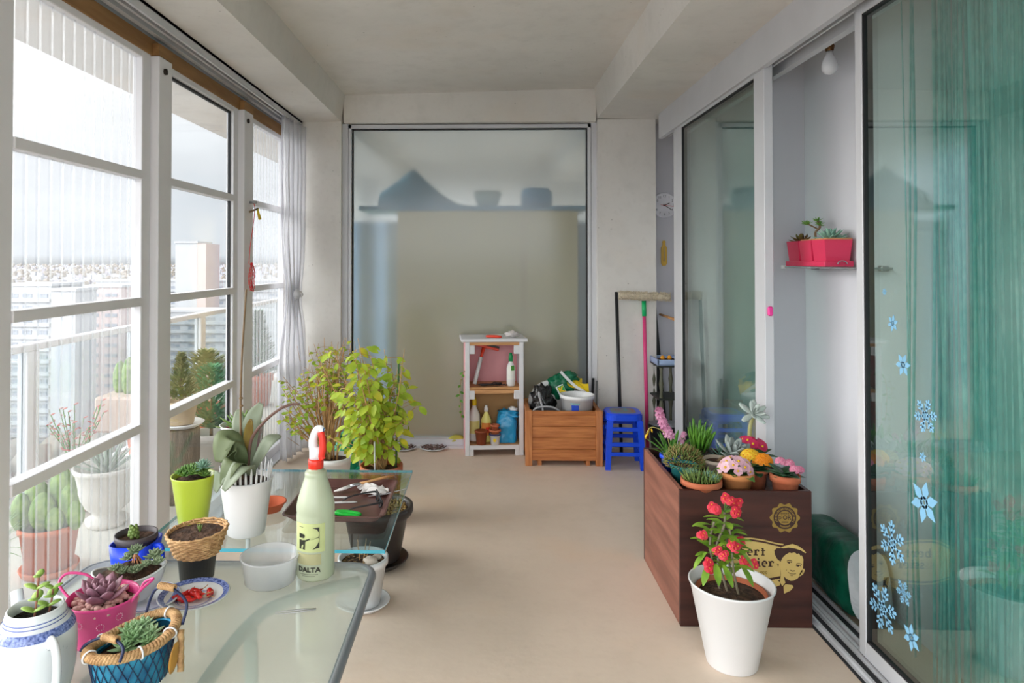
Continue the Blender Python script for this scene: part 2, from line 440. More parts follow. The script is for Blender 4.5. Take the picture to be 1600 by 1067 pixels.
# ================================================================ facade of sliding panels
XF = -1.50
ZS = [2.33, 1.78, 1.222, .668, .075]
def y_at(px, x=XF): return at_x(px, VPY, x).y
def rib_pane(y0, y1, z0, z1, x, pitch, lead):
    """corrugated sheet: flat with a small raised rib every pitch"""
    p = []; y = y0 + lead
    p.append((0, y0))
    while y < y1 - .02:
        p += [(0, y - .007), (.009, y - .004), (.009, y + .004), (0, y + .007)]; y += pitch
    p.append((0, y1))
    g = M(); g.sm = False
    V = [(x + a, b, z) for z in (z0, z1) for a, b in p]; n = len(p)
    g.add(V, [(i, i + 1, n + i + 1, n + i) for i in range(n - 1)])
    V = [(x + a - .003, b, z) for z in (z0, z1) for a, b in p]
    g.add(V, [(i, n + i, n + i + 1, i + 1) for i in range(n - 1)])
    return g
def panel(name, y0, y1, s0, s1, poly, label, dark_edge=False):
    fr_ = M()
    fr_.box((XF - .05, y0, .0), (XF - .006, y0 + s0, 2.335), .003); fr_.box((XF - .05, y1 - s1, .0), (XF - .006, y1, 2.335), .003)
    fr_.box((XF - .05, y0 + s0, 2.30), (XF - .006, y1 - s1, 2.335), .003); fr_.box((XF - .05, y0 + s0, .0), (XF - .006, y1 - s1, .07), .003)
    o = struct(fr_.build(name, m_frame), label)
    for z in ZS[1:4]:
        r_ = M(); r_.box((XF - .055, y0 + s0, z - .019), (XF, y1 - s1 + .01, z + .019), .002); r_.build('rail', m_frame, o)
    a, b = y0 + s0 - .004, y1 - s1 + .004
    if poly: rib_pane(a, b, .06, 2.31, XF - .032, .0655, .03).build('pane', m_poly, o)
    else:
        g = M(); g.box((XF - .035, a, .06), (XF - .029, b, 2.31)); g.build('pane', m_clear, o)
    if dark_edge:
        g = M(); g.box((XF - .040, y1 - s1 - .006, .07), (XF - .024, y1 - s1, 2.30)); g.box((XF - .040, y0 + s0, 2.288), (XF - .024, y1 - s1, 2.30)); g.build('gasket', m_dark, o)
    return o
yA, yB = y_at(22), y_at(236)
panel('window_1', yA - .07, yB, .07, .075, True, 'sliding facade panel of ribbed clear polycarbonate in white bars')
panel('window_2', y_at(259), y_at(373), .012, .075, False, 'sliding facade panel of clear glass between two ribbed panels', True)
panel('window_3', y_at(388), 5.12, .02, .03, True, 'ribbed polycarbonate facade panel beside the silver curtain')
panel('window_5', yA - 1.16, yA - .085, .07, .06, True, 'ribbed facade panel nearest the camera')
m_bolt = pm('dark_bolt', '3a3530', .5, .1, metal=.6)
for a, b in ((236.5, 258), (373.5, 388)):
    g = M(); g.box((XF - .05, y_at(a) + .002, 0), (XF + .03, y_at(b) - .002, 2.33), .003); o = struct(g.build('trim_1', m_frame), 'white metal post between facade panels')
    g = M(); zc = 2.27; yc = y_at(a) + .055
    g.tube([(XF + .028, yc, zc), (XF + .04, yc, zc)], .014, 14); g.build('bolt', m_bolt, o)
g = M(); g.box((XF - .05, yA - .5, 2.33), (XF - .0, 5.15, 2.405), .002)
for a, b in ((236.5, 258), (373.5, 388)): g.box((XF, y_at(a), 2.332), (XF + .03, y_at(b), 2.385))
struct(g.build('trim_2', m_lintel), 'brown wooden lintel board over the facade panels')
g = M()
for x0, x1, z0 in ((-1.55, -1.385, 2.446), (-1.55, -1.512, 2.405), (-1.497, -1.472, 2.418), (-1.452, -1.437, 2.425), (-1.425, -1.41, 2.43), (-1.395, -1.385, 2.41)):
    g.box((x0, -2.5, z0), (x1, 5.15, 2.462))
struct(g.build('trim_3', m_alu), 'grooved aluminium curtain track under the concrete')
g = M(); g.box((XF - .06, -2.5, -.02), (XF + .06, 5.15, .012)); struct(g.build('trim_4', m_alu), 'floor track of the facade panels')

# ================================================================ fixed frosted window at the end
wx0, wx1, wz = at_y(545, 300, 5.24).x, at_y(923, 300, 5.24).x, 2.445
g = M()
for a, b in (((-1.088, 5.2, 0), (wx0 + .005, 5.3, 2.452)), ((wx1 - .005, 5.2, 0), (.85, 5.3, 2.452))): g.box(a, b)
struct(g.build('trim_5', m_alu), 'aluminium jambs beside the frosted window')
g = M(); w_ = .028
g.box((wx0, 5.2, 0), (wx0 + w_, 5.29, wz), .002); g.box((wx1 - w_, 5.2, 0), (wx1, 5.29, wz), .002)
g.box((wx0, 5.2, wz - w_), (wx1, 5.29, wz), .002); g.box((wx0, 5.17, 0), (wx1, 5.29, .055), .002)
w4 = struct(g.build('window_4', m_alu), 'large fixed window of frosted glass at the end')
g = M(); t_ = .009
g.box((wx0 + w_, 5.225, .055), (wx0 + w_ + t_, 5.262, wz - w_)); g.box((wx1 - w_ - t_, 5.225, .055), (wx1 - w_, 5.262, wz - w_)); g.box((wx0 + w_, 5.225, wz - w_ - t_), (wx1 - w_, 5.262, wz - w_))
g.build('gasket', m_dark, w4)
def frosted():
    m = bpy.data.materials.new('frosted_glass'); m.use_nodes = True; n = m.node_tree.nodes; l = m.node_tree.links
    for x in list(n): n.remove(x)
    o = n.new('ShaderNodeOutputMaterial'); rf = n.new('ShaderNodeBsdfRefraction'); rf.inputs['IOR'].default_value = 1.15; rf.inputs['Roughness'].default_value = .17; rf.inputs['Color'].default_value = (.74, .87, .95, 1)
    t = n.new('ShaderNodeTexCoord'); no = n.new('ShaderNodeTexNoise'); no.inputs['Scale'].default_value = 2
    l.new(t.outputs['Object'], no.inputs['Vector'])
    mr_ = n.new('ShaderNodeMapRange'); mr_.inputs[3].default_value = .42; mr_.inputs[4].default_value = .48; l.new(no.outputs[0], mr_.inputs[0]); l.new(mr_.outputs[0], rf.inputs['Roughness'])
    df = n.new('ShaderNodeBsdfDiffuse'); df.inputs[0].default_value = (.46, .50, .51, 1)
    m1 = n.new('ShaderNodeMixShader'); m1.inputs[0].default_value = .36; l.new(rf.outputs[0], m1.inputs[1]); l.new(df.outputs[0], m1.inputs[2])
    gs = n.new('ShaderNodeBsdfGlossy'); gs.inputs['Roughness'].default_value = .12
    m2 = n.new('ShaderNodeMixShader'); m2.inputs[0].default_value = .04; l.new(m1.outputs[0], m2.inputs[1]); l.new(gs.outputs[0], m2.inputs[2]); l.new(m2.outputs[0], o.inputs[0])
    return m
g = M(); g.sm = False; x0, x1, z0, z1 = wx0 + w_, wx1 - w_, .055, wz - w_
g.add([(x0, 5.24, z0), (x1, 5.24, z0), (x1, 5.24, z1), (x0, 5.24, z1)], [(0, 1, 2, 3)]); g.build('pane', frosted(), w4)
g = M(); g.box((-1.04, 5.12, 0), (.83, 5.17, .014)); struct(g.build('trim_6', m_alu), 'low aluminium threshold under the frosted window')
# what stands behind it: cream doors with a dust sheet and boxes on top
m_cream = pm('cream_board', 'ecc274', .7, .03, 2); m_teal = pm('teal_cloth', '4f8ba0', .8, .08, 5); m_pale = pm('pale_plastic', 'd9dccb', .5, .05)
yb = 5.50; bx0, bx1 = at_y(622, 400, yb).x, at_y(902, 400, yb).x; bz = at_y(760, 329, yb).z
cb = thing('cabinet', 'tall cream two-door cabinet behind the frosted end window', 'cabinet', ((bx0 + bx1) / 2, yb, 0))
hw = (bx1 - bx0) / 2; sp = at_y(818, 500, yb).x - (bx0 + bx1) / 2
g = M(); g.box((-hw, .01, 0), (hw, .55, bz - .002)); g.build('body', m_cream, cb)
for a, b in ((-hw, sp - .008), (sp + .008, hw)):
    g = M(); g.box((a + .002, -.012, .06), (b - .002, .009, bz - .01), .003); g.build('door', m_cream, cb)
sx0, sx1 = at_y(562, 330, yb).x, at_y(918, 330, yb).x
g = M(); g.box((sx0, yb - .02, bz), (sx1, yb + .56, bz + .035), .004)
tag(g.build('shelf_board', m_teal), 'long teal board lying on the cream cabinet behind frosted glass', 'shelf')
def mound(u, v):
    x = sx0 + .15 + u * .72; h = .29 * max(0, 1 - (abs(u - .37) / .62) ** 1.1) ** 1.7 * (1 - abs(2 * v - 1) ** 2) + .06 * (1 - abs(2 * v - 1) ** 4) * (1 - u * .8)
    return (x, yb + .02 + v * .45, bz + .036 + max(0, h))
g = M(); g.grid(mound, 28, 12); tag(g.build('dust_sheet', m_teal), 'teal sheet heaped to a peak behind the frosted window', 'cloth')
p = at_y(762, 297, yb + .2); g = M(); g.lathe([(.01, 0), (.07, .0), (.105, .06), (.11, .13), (.10, .135), (.06, .03), (.01, .025)], 24); tag(g.build('bowl', m_pale, loc=(p.x, yb + .22, bz + .036)), 'pale round bowl blurred behind the frosted window', 'bowl')
p = at_y(838, 300, yb + .2); g = M(); g.lathe([(.01, 0), (.10, 0), (.13, .03), (.13, .13), (.10, .16), (.01, .17)], 20); tag(g.build('basin', pm('blue_plastic_dull', '6fa2c0', .5), loc=(p.x, yb + .25, bz + .036)), 'blue rounded tub blurred behind the frosted window', 'tub')

scn = thing('fabric_screen', 'blue-grey cloth screen beyond the cream cabinet behind the frosted window', 'screen', (-.1, 6.15, 0))
g = M(); g.grid(lambda u, v: (-1.2 + 2.4 * u, .02 * math.sin(u * 60), .03 + 1.72 * v), 120, 2); g.build('cloth', pm('blue_grey_cloth', '7f95a8', .85, .05, 4), scn)
for x in (-1.2, 1.2): g = M(); g.tube([(x, 0, 0), (x, 0, 1.8)], .018, 10); g.build('post', m_alu, scn)
# ================================================================ sliding doors and their header
XA, XB = 1.30, 1.345
g = M()
g.box((1.262, -2.5, 2.285), (1.29, 4.97, 2.47)); g.box((1.33, -2.5, 2.30), (1.34, 4.97, 2.47)); g.box((1.385, -2.5, 2.285), (1.42, 4.97, 2.47)); g.box((1.27, -2.5, 2.36), (1.41, 4.97, 2.47))
struct(g.build('trim_7', m_alu), 'grey metal header channel over the sliding doors')
g = M(); g.box((1.30, -2.4, 2.345), (1.322, 4.95, 2.358)); g.box((1.35, -2.4, 2.345), (1.38, 4.95, 2.358)); struct(g.build('trim_8', m_dark), 'dark slots in the sliding door header')
g = M(); g.box((1.262, -2.5, 0), (1.42, 4.97, .004))
for x in (1.275, 1.318, 1.332, 1.362, 1.405): g.box((x, -2.5, .004), (x + .01, 4.97, .016))
struct(g.build('trim_9', m_alu), 'ribbed aluminium floor track of the sliding doors')
g = M(); g.box((1.252, -2.5, 0), (1.262, 4.97, .0045)); g.box((1.289, -2.5, .004), (1.314, 4.97, .006)); g.box((1.376, -2.5, .004), (1.403, 4.97, .006)); struct(g.build('trim_10', m_dark), 'dark gaps in the floor track')
m_door = glassy('green_tinted_glass', (.81, .93, .89), 2.6)
def door(name, x, y0, y1, s0, s1, label):
    g = M(); a, b = x - .02, x + .02
    g.box((a, y0, .02), (b, y0 + s0, 2.33), .002); g.box((a, y1 - s1, .02), (b, y1, 2.33), .002); g.box((a, y0 + s0, .02), (b, y1 - s1, .075), .002); g.box((a, y0 + s0, 2.27), (b, y1 - s1, 2.33), .002)
    o = struct(g.build(name, m_alu), label)
    g = M(); q = .008
    for u0, u1, v0, v1 in ((y0 + s0, y0 + s0 + q, .075, 2.27), (y1 - s1 - q, y1 - s1, .075, 2.27), (y0 + s0, y1 - s1, .075, .075 + q), (y0 + s0, y1 - s1, 2.27 - q, 2.27)): g.box((a + .004, u0, v0), (b - .004, u1, v1))
    g.build('gasket', m_dark, o)
    for xx in (x - .009, x + .009):
        g = M(); g.sm = False; g.add([(xx, y0 + s0, .075), (xx, y1 - s1, .075), (xx, y1 - s1, 2.27), (xx, y0 + s0, 2.27)], [(0, 3, 2, 1)]); g.build('pane', m_door, o)
    return o
yd = lambda px, x: at_x(px, VPY, x).y
dA = door('door_1', XA, yd(1195, XA - .02), yd(1053, XA - .02), yd(1179, XA - .02) - yd(1195, XA - .02), yd(1053, XA - .02) - yd(1065, XA - .02), 'closed sliding glass door past the planter, blue stool mirrored in it')
dB = door('door_2', XB, yd(1350, XB - .02) - 1.75, yd(1338, XB - .02), .07, yd(1338, XB - .02) - yd(1348, XB - .02), 'sliding glass door with snowflake stickers before a string curtain')
p = at_x(1188, 110, XA); g = M(); g.box((XA - .022, p.y - .0, 2.29), (XA + .0, p.y + .05, 2.335)); g.build('stop_block', m_dark, dA)
g = M(); py_ = yd(1195, XA - .02); zz = at_y(1198, 486, py_).z
g.box((XA - .012, py_ - .016, zz - .022), (XA + .012, py_ - .001, zz + .022), .006); g.build('pull_tab', pm('pink_plastic', 'e83f97', .4), dA, label='pink pull tab')

# ================================================================ outside
g = M(); g.box((-2.66, -2.6, -.25), (-1.56, 9.6, -.004)); struct(g.build('balcony_floor', m_out))
struct(M().box((-2.66, 9.5, 0), (-1.5, 9.6, 2.66)).build('balcony_wall', m_out))
rl = thing('balcony_railing', 'white metal balcony railing with glass infill outside the facade', 'railing', (-2.52, 3.5, 0))
g = M(); g.box((-.035, -5.8, .905), (.035, 5.9, .945), .006); g.build('handrail', m_frame, rl)
g = M(); g.box((-.02, -5.8, .06), (.02, 5.9, .09)); g.build('bottom_rail', m_frame, rl)
m_rg = glassy('railing_glass', (.86, .90, .91), 1.4)
for k in range(9):
    y = 3.72 - 3.5 + (k - 3) * 1.14
    g = M(); g.box((-.03, y - .05, -.004), (.03, y + .05, .905), .004); g.build('post', m_frame, rl)
    g = M(); g.box((-.004, y + .05, .10), (.004, y + 1.09, .90)); g.build('glass_panel', m_rg, rl)
# ================================================================ the city seen from high up
rnd = random.Random(5)
GZ = -48.0
m_ground = pm('winter_ground', 'a3a3a6', .95, .1, .02, col2='8f8e90')
g = M(); g.sm = False; g.add([(-6000, -500, GZ), (600, -500, GZ), (600, 8900, GZ), (-6000, 8900, GZ)], [(0, 1, 2, 3)]); struct(g.build('ground', m_ground))
m_b1 = pm('pale_render', 'a9abae', .8, .03, .2); m_b2 = pm('pink_render', 'b3a5a3', .8, .03, .2); m_win = pm('window_dark', '868c95', .4, .15, 1.5)
m_cityw = pm('hazed_town_walls', '9fa0a6', .9, .12, .01, col2='b8bac2'); m_tree = pm('bare_trees', '857e76', .95, .15, .3)  # town walls greyed and blued, distance haze painted into their colour
def building(label, px0, px1, ytop, d, depth, mat, mat2=None, floors=16, fh=2.8, bays=None, band=.95, shift=0, cat='building', slab=False):
    a, b = at_y(px0, ytop, d), at_y(px1, ytop, d); zt = a.z
    o = thing('apartment_block', label, cat, ((a.x + b.x) / 2, d, GZ)); hw_ = (b.x - a.x) / 2; H = zt - GZ
    g = M(); g.box((-hw_, 0, 0), (hw_, depth, H)); g.build('walls', mat, o)
    g = M(); g.box((-hw_ - .3, -.3, H), (hw_ + .3, depth + .3, H + .7)); g.build('roof', m_b1, o)
    if bays:
        proto = None; nf = min(floors, int(H / fh) - 1)
        for k in range(nf):
            for u0, u1 in bays:
                if proto is None:
                    g = M(); n_ = max(2, int((u1 - u0) * 2 * hw_ / 2.2)); wl = (u1 - u0) * 2 * hw_
                    for q in range(n_): g.box((q * wl / n_ + .12, -.12, 0), ((q + 1) * wl / n_ - .12, .1, band))
                    proto = g.build('window_strip', m_win, o); p_ = proto
                else: p_ = proto.copy(); C.objects.link(p_)
                p_.location = (-hw_ + u0 * 2 * hw_, 0, H - (k + 1) * fh + .2); p_.scale.x = (u1 - u0) / (bays[0][1] - bays[0][0])
            if slab and k < 20:
                g = M(); g.box((-hw_ - .05, -.7, H - (k + 1) * fh - .9), (hw_ + .05, 0, H - (k + 1) * fh - .1)); g.build('balcony_band', m_b1, o)
    return o
building('long white apartment slab with rows of windows on both sides of the tower', 150, 520, 440, 255, 14, m_b1, floors=14, fh=2.85, bays=[(.03 + .14 * k, .12 + .14 * k) for k in range(7)], slab=True)
tw = building('blank white tower block rising over the long slab', 274, 308, 380, 228, 12, m_b1)
# its side face is a separate rendered wall, turned to the camera
a, b = at_y(308, 380, 228), at_y(333, 381, 234)
g = M(); g.box((a.x - tw.location.x, .05, 0), (b.x - tw.location.x, 11.9, a.z - GZ - .1)); g.build('wing', m_b2, tw, label='pinkish wing')
building('lower white slab with rows of windows in front of the blank tower', 236, 430, 488, 205, 12, m_b1, floors=14, fh=2.65, bays=[(.02 + .14 * k, .10 + .14 * k) for k in range(7)], slab=True)
building('white apartment block with window rows at the far end of the facade', 8, 80, 447, 165, 13, m_b1, floors=15, fh=3.0, bays=[(.06, .30), (.38, .60), (.70, .94)], slab=True)
building('plain white stair tower beside the apartment block', 80, 118, 455, 163, 9, m_b1)
building('beige apartment wing partly behind bare trees', 132, 190, 449, 195, 12, m_b2, floors=15, fh=2.9, bays=[(.08, .40), (.55, .9)])
# roofs and houses to the horizon, and the tree tops between them
g = M(); g.sm = False
for k in range(5200):
    d = 1400 * (8200 / 1400) ** rnd.random(); x = -d * rnd.uniform(.18, .80); w = rnd.uniform(5, 13) * (1 + d / 5000); h = rnd.uniform(3, 7) * (3 if rnd.random() < .05 else 1)
    g.mi_ = None; g.box((x, d, GZ), (x + w, d + w * .6, GZ + h))
for i in range(len(g.mi) // 6):
    q = rnd.choice((0, 0, 1, 2))
    for j in range(6): g.mi[i * 6 + j] = q
    if q == 0 and rnd.random() < .5: g.mi[i * 6 + 1] = 2
for k in range(1300):
    d = 400 * (7000 / 400) ** rnd.random(); x = -d * rnd.uniform(.2, .85); r = rnd.uniform(3, 5) * (1 + d / 3000); g.cur = 3; g.ball((x, d, GZ + r * .9), r, 7, 5, 1, 1, 1.1, .25, rnd)
g.cur = 0
tag(g.build('distant_town', [m_cityw, m_b1, pm('hazed_town_roofs', '98949a', .9, .12, .01), m_tree]), 'sprawl of pale houses, roofs and bare trees reaching to the horizon', 'town', kind='stuff')  # roof and wall colours carry the distance haze
g = M()
FOOT = [(o.location.x, o.location.y, [c for c in o.children if c.name.startswith('walls')][0].dimensions) for o in C.objects if o.name.startswith('apartment_block')]
for k in range(420):
    d = rnd.uniform(70, 270); x = -d * rnd.uniform(.2, .85); r = rnd.uniform(3, 5.5)
    if any(abs(x - fx) < dm.x / 2 + 9 + (30 if abs(fx + 83) < 12 else 0) and fy - 9 < d < fy + dm.y + 9 for fx, fy, dm in FOOT): continue
    g.ball((x, d, GZ + r * .9), r, 7, 5, 1, 1, 1.1, .25, rnd)
tag(g.build('bare_trees', m_tree), 'grey brown winter tree tops between the buildings below', 'trees', kind='stuff')
# ================================================================ shared materials for things
m_soil = pm('potting_soil', '3d2c22', .95, .35, 60, bump=1.0, bscale=90, col2='5e4535')
m_terra = pm('terracotta', 'b5603f', .75, .10, 14, bump=.1, col2='c0714e')
m_wplast = pm('white_plastic', 'e4e5e6', .38, .02, 5)
m_ceram = pm('white_glazed_ceramic', 'dfe4e6', .12, .02, 6, spec=.6)
m_blue_gl = pm('cobalt_glaze', '3f55a8', .15, .25, 30)
m_wicker = pm('wicker', 'b98d5c', .6, .2, 60, bump=.4, col2='d2aa78')
m_stem = pm('brown_stem', '7a6246', .7, .15, 30)
m_steel = pm('steel', 'a9abb0', .3, .05, 10, metal=.9)
m_black = pm('black_plastic', '232427', .4, .1, 12)
m_red = pm('red_plastic', 'd8301f', .35, .05)
def plane_text(g, txt, size, o, ex, ey, depth=.0006, bold=0.0, align='CENTER'):
    """letters laid on a plane: origin o, right vector ex, up vector ey"""
    V, F = text_mesh(txt, size, depth, bold, align); ex, ey, o = Vector(ex), Vector(ey), Vector(o); n = ex.cross(ey)
    k, g.sm = g.sm, False; g.add([o + ex * v[0] + ey * v[1] + n * v[2] for v in V], F); g.sm = k
def stroke(g, pts, w, o, ex, ey, z0=0.0, z1=.0006, closed=False):
    """a flat brush line of varying width on a plane, with thickness"""
    ex, ey, o = Vector(ex), Vector(ey), Vector(o); n = ex.cross(ey); P = [Vector((p[0], p[1])) for p in pts]; m = len(P)
    ws = w if isinstance(w, (list, tuple)) else [w] * m
    Lf, Rt = [], []
    for i in range(m):
        d = (P[(i + 1) % m] - P[i - 1]) if closed else (P[min(i + 1, m - 1)] - P[max(0, i - 1)])
        d.normalize(); q = Vector((-d.y, d.x)) * ws[i] / 2; Lf.append(P[i] + q); Rt.append(P[i] - q)
    def W(p, z): return o + ex * p.x + ey * p.y + n * z
    V = [W(p, z1) for p in Lf] + [W(p, z1) for p in Rt] + [W(p, z0) for p in Lf] + [W(p, z0) for p in Rt]
    F = []
    for i in range(m if closed else m - 1):
        j = (i + 1) % m
        F += [(i, m + i, m + j, j), (i, j, 2 * m + j, 2 * m + i), (m + i, 3 * m + i, 3 * m + j, m + j)]
    if not closed: F += [(0, 2 * m, 3 * m, m), (m - 1, 2 * m - 1, 4 * m - 1, 3 * m - 1)]
    k, g.sm = g.sm, False; g.add(V, F); g.sm = k
def patch(g, poly, o, ex, ey, z0=0.0, z1=.0006):
    ex, ey, o = Vector(ex), Vector(ey), Vector(o); n = ex.cross(ey); m = len(poly)
    V = [o + ex * p[0] + ey * p[1] + n * z for z in (z0, z1) for p in poly]
    k, g.sm = g.sm, False
    g.add(V, [tuple(range(m))[::-1], tuple(range(m, 2 * m))] + [(i, (i + 1) % m, m + (i + 1) % m, m + i) for i in range(m)]); g.sm = k
def arc(cx, cy, rx, ry, a0, a1, n=14): return [(cx + rx * math.cos(R(a0 + (a1 - a0) * i / n)), cy + ry * math.sin(R(a0 + (a1 - a0) * i / n))) for i in range(n + 1)]
def crumple(c, rx, ry, rz, n=16, m=10, amp=.3, seed=0, sc=9):
    """closed lumpy skin, e.g. a filled bag"""
    g = M(); c = Vector(c); V = []; F = []
    for j in range(m + 1):
        t = PI * j / m
        for k in range(n):
            a = 2 * PI * k / n; d = Vector((math.sin(t) * math.cos(a), math.sin(t) * math.sin(a), -math.cos(t)))
            q = 1 + amp * mnoise.noise(d * sc * .35 + Vector((seed, 0, 0))) + amp * .5 * mnoise.noise(d * sc + Vector((0, seed, 0)))
            V.append(c + Vector((d.x * rx, d.y * ry, d.z * rz)) * q)
    for j in range(m):
        for k in range(n): a, b = j * n + k, j * n + (k + 1) % n; F.append((a, b, b + n, a + n))
    return g.add(V, F)
def rrect(x0, y0, x1, y1, r, n=6):
    o = []
    for cx, cy, a in ((x1 - r, y0 + r, -90), (x1 - r, y1 - r, 0), (x0 + r, y1 - r, 90), (x0 + r, y0 + r, 180)): o += arc(cx, cy, r, r, a, a + 90, n)
    return o

# ================================================================ near table: frosted glass in a metal rim
TZ = .74
pR = at_z(577, 905, TZ).x; pF = at_z(420, 877, TZ).y
tx0, tx1, ty0, ty1 = -.86, pR, .66, pF
ft = thing('patio_table', 'near table of frosted green glass in a grey rounded metal rim, spray bottle on it', 'table', (0, 0, 0))
m_frost = glassy('frosted_table_glass', (.84, .90, .88), 1.5, .12, haze=.30, hazecol=(.88, .93, .91), hz_trans=.55)
m_rim = pm('grey_rim_metal', '8f969c', .35, .05, 8, metal=.5)
m_tube = pm('pale_green_tube', '9fb8b2', .35, .04, 8)
g = M(); g.prism(rrect(tx0 + .006, ty0 + .006, tx1 - .006, ty1 - .006, .045), TZ - .007, TZ); g.build('tabletop', m_frost, ft)
g = M(); pl = rrect(tx0, ty0, tx1, ty1, .05); g.tube([(a, b, TZ - .009) for a, b in pl], .0095, 8, closed=True); g.build('rim', m_rim, ft)
for sgn, cx in ((1, tx1), (-1, tx0)):
    P = [(cx - sgn * .03, ty1 - .03), (cx - sgn * .10, ty1 - .07), (cx - sgn * .17, ty1 - .13), (cx - sgn * .205, ty1 - .21), (cx - sgn * .215, (ty0 + ty1) / 2), (cx - sgn * .19, ty0 + .21), (cx - sgn * .12, ty0 + .1), (cx - sgn * .03, ty0 + .03)]
    g = M(); g.tube(smooth_path([(a, b, TZ - .028) for a, b in P], 5), .0125, 10); g.build('support_bar', m_tube, ft)
    for yy, s2 in ((ty0 + .22, -1), (ty1 - .22, 1)):
        g = M(); g.tube(smooth_path([(cx - sgn * .20, yy, TZ - .03), (cx - sgn * .20, yy + s2 * .02, .5), (cx - sgn * .19, yy + s2 * .05, .02), (cx - sgn * .19, yy + s2 * .05, 0)], 4), .0125, 10); g.build('leg', m_tube, ft)
# ================================================================ further table: clear glass
GZ_ = .45
gx1 = at_z(603, 857, GZ_).x; gy0 = at_z(420, 858, GZ_).y; gy1 = at_z(520, 734, GZ_).y; gx0 = -1.15
m_edge = pm('glass_edge', '3a9fb6', .1, .05, 5, spec=.8)
gt = thing('glass_table', 'low clear glass table holding the brown tray and white orchid pot', 'table', (0, 0, 0))
g = M(); g.box((gx0 + .001, gy0 + .001, GZ_ - .01), (gx1 - .001, gy1 - .001, GZ_)); g.build('tabletop', glassy('clear_table_glass', (.86, .93, .93), 1.6), gt)
g = M(); b_ = .0012
for a, b in (((gx0, gy0), (gx1, gy0 + b_)), ((gx0, gy1 - b_), (gx1, gy1)), ((gx0, gy0), (gx0 + b_, gy1)), ((gx1 - b_, gy0), (gx1, gy1))): g.box((*a, GZ_ - .0105), (*b, GZ_ + .0003))
g.build('polished_edge', m_edge, gt)
for x in (gx0 + .12, gx1 - .34):
    for y in (gy0 + .2, gy1 - .14):
        g = M(); g.tube([(x, y, 0), (x, y, GZ_ - .0105)], .010, 10); g.build('leg', m_wplast, gt)
# ================================================================ white shelf at the end
m_shw = pm('white_painted_wood', 'd9d9dc', .6, .03, 10); m_pink = pm('pink_painted_board', 'e0a3a8', .7, .03, 6)
m_bare = wood('bare_pine', 'c08a56', 'd3a06c', 6, 'X'); m_tan = pm('hardboard', 'b78f5f', .8, .05, 8)
p0, p1 = at_z(727, 711, 0), at_z(818, 711, 0); SY = p0.y; sw = (p1.x - p0.x) / 2; scx = (p0.x + p1.x) / 2
sh = thing('shelf_unit', 'small white two-tier shelf with pink back, bottles and bag inside', 'shelf', (scx, SY, 0), R(4.5))
SH = .815; sd = .26
g = M(); g.box((-sw - .03, -.02, SH + .002), (sw + .03, sd + .03, SH + .025), .003); g.build('top', m_shw, sh)
for s_ in (-1, 1):
    g = M(); a, b = sorted((s_ * sw, s_ * (sw - .016))); g.box((a, .002, .0), (b, sd, SH)); g.mi = [0] * 6
    g.build('side_panel', m_pink if s_ < 0 else m_shw, sh)
    g = M(); a, b = sorted((s_ * (sw + .001), s_ * (sw - .03))); g.box((a, -.012, 0), (b, .001, SH), .002); g.build('leg', m_shw, sh)
    for z in (SH - .085, .405):
        g = M(); a, b = sorted((s_ * (sw - .03), s_ * (sw - .068))); g.box((a, -.008, z), (b, .012, z + .062), .002); g.build('corner_block', m_shw, sh)
    g = M(); a, b = sorted((s_ * (sw - .031), s_ * (sw - .06))); g.box((a, -.010, 0), (b, .012, .058), .002); g.build('foot', m_shw, sh)
g = M(); g.box((-sw + .016, sd - .008, .40), (sw - .016, sd, SH)); g.build('back_panel', m_pink, sh)
g = M(); g.box((-sw + .016, sd - .008, .07), (sw - .016, sd, .40)); g.build('back_panel', m_tan, sh, label='bare brown hardboard back')
for z in (.062, .474):
    g = M(); g.box((-sw + .017, .0, z - .001), (sw - .017, sd - .009, z + .016), .002)
    if z > .1: g.box((-sw + .017, -.006, z - .028), (sw - .017, .012, z - .002))
    g.build('shelf', m_bare, sh)
g = M(); g.box((-sw + .031, -.012, .045), (sw - .031, .0, .075), .002); g.build('bottom_rail', m_shw, sh)
g = M(); g.box((-sw + .03, -.008, SH - .022), (sw - .03, .012, SH)); g.build('top_rail', m_bare, sh)
def on_shelf(u, v, z): return (Matrix.Translation((scx, SY, 0)) @ rotz(R(4.5))) @ Vector((u, v, z))
Z1, Z2, Z3 = .0785, .4905, SH + .0255
# squeegee leaning in the upper bay
sq = thing('squeegee', 'orange-headed window squeegee with white handle leaning in the shelf', 'squeegee', on_shelf(-.14, .06, Z2), R(4.5))
g = M(); g.tube([(0, 0, .014), (.052, .06, .20)], .0150, 10); g.build('handle', m_wplast, sq)
m_or = pm('orange_red_plastic', 'e0452a', .35, .05)
g = M(); g.tube([(.052, .06, .198), (.075, .085, .268)], [.012, .017], 10, flat=.6); g.build('neck', m_or, sq)
g = M(); g.T = Matrix.Translation((.075, .088, .275)) @ Matrix.Rotation(R(14), 4, 'Y'); g.box((-.095, -.012, -.008), (.115, .012, .012), .004); g.build('head', m_or, sq)
g = M(); g.T = Matrix.Translation((.075, .088, .275)) @ Matrix.Rotation(R(14), 4, 'Y'); g.box((-.095, -.004, .012), (.115, .004, .026)); g.build('blade', m_black, sq)
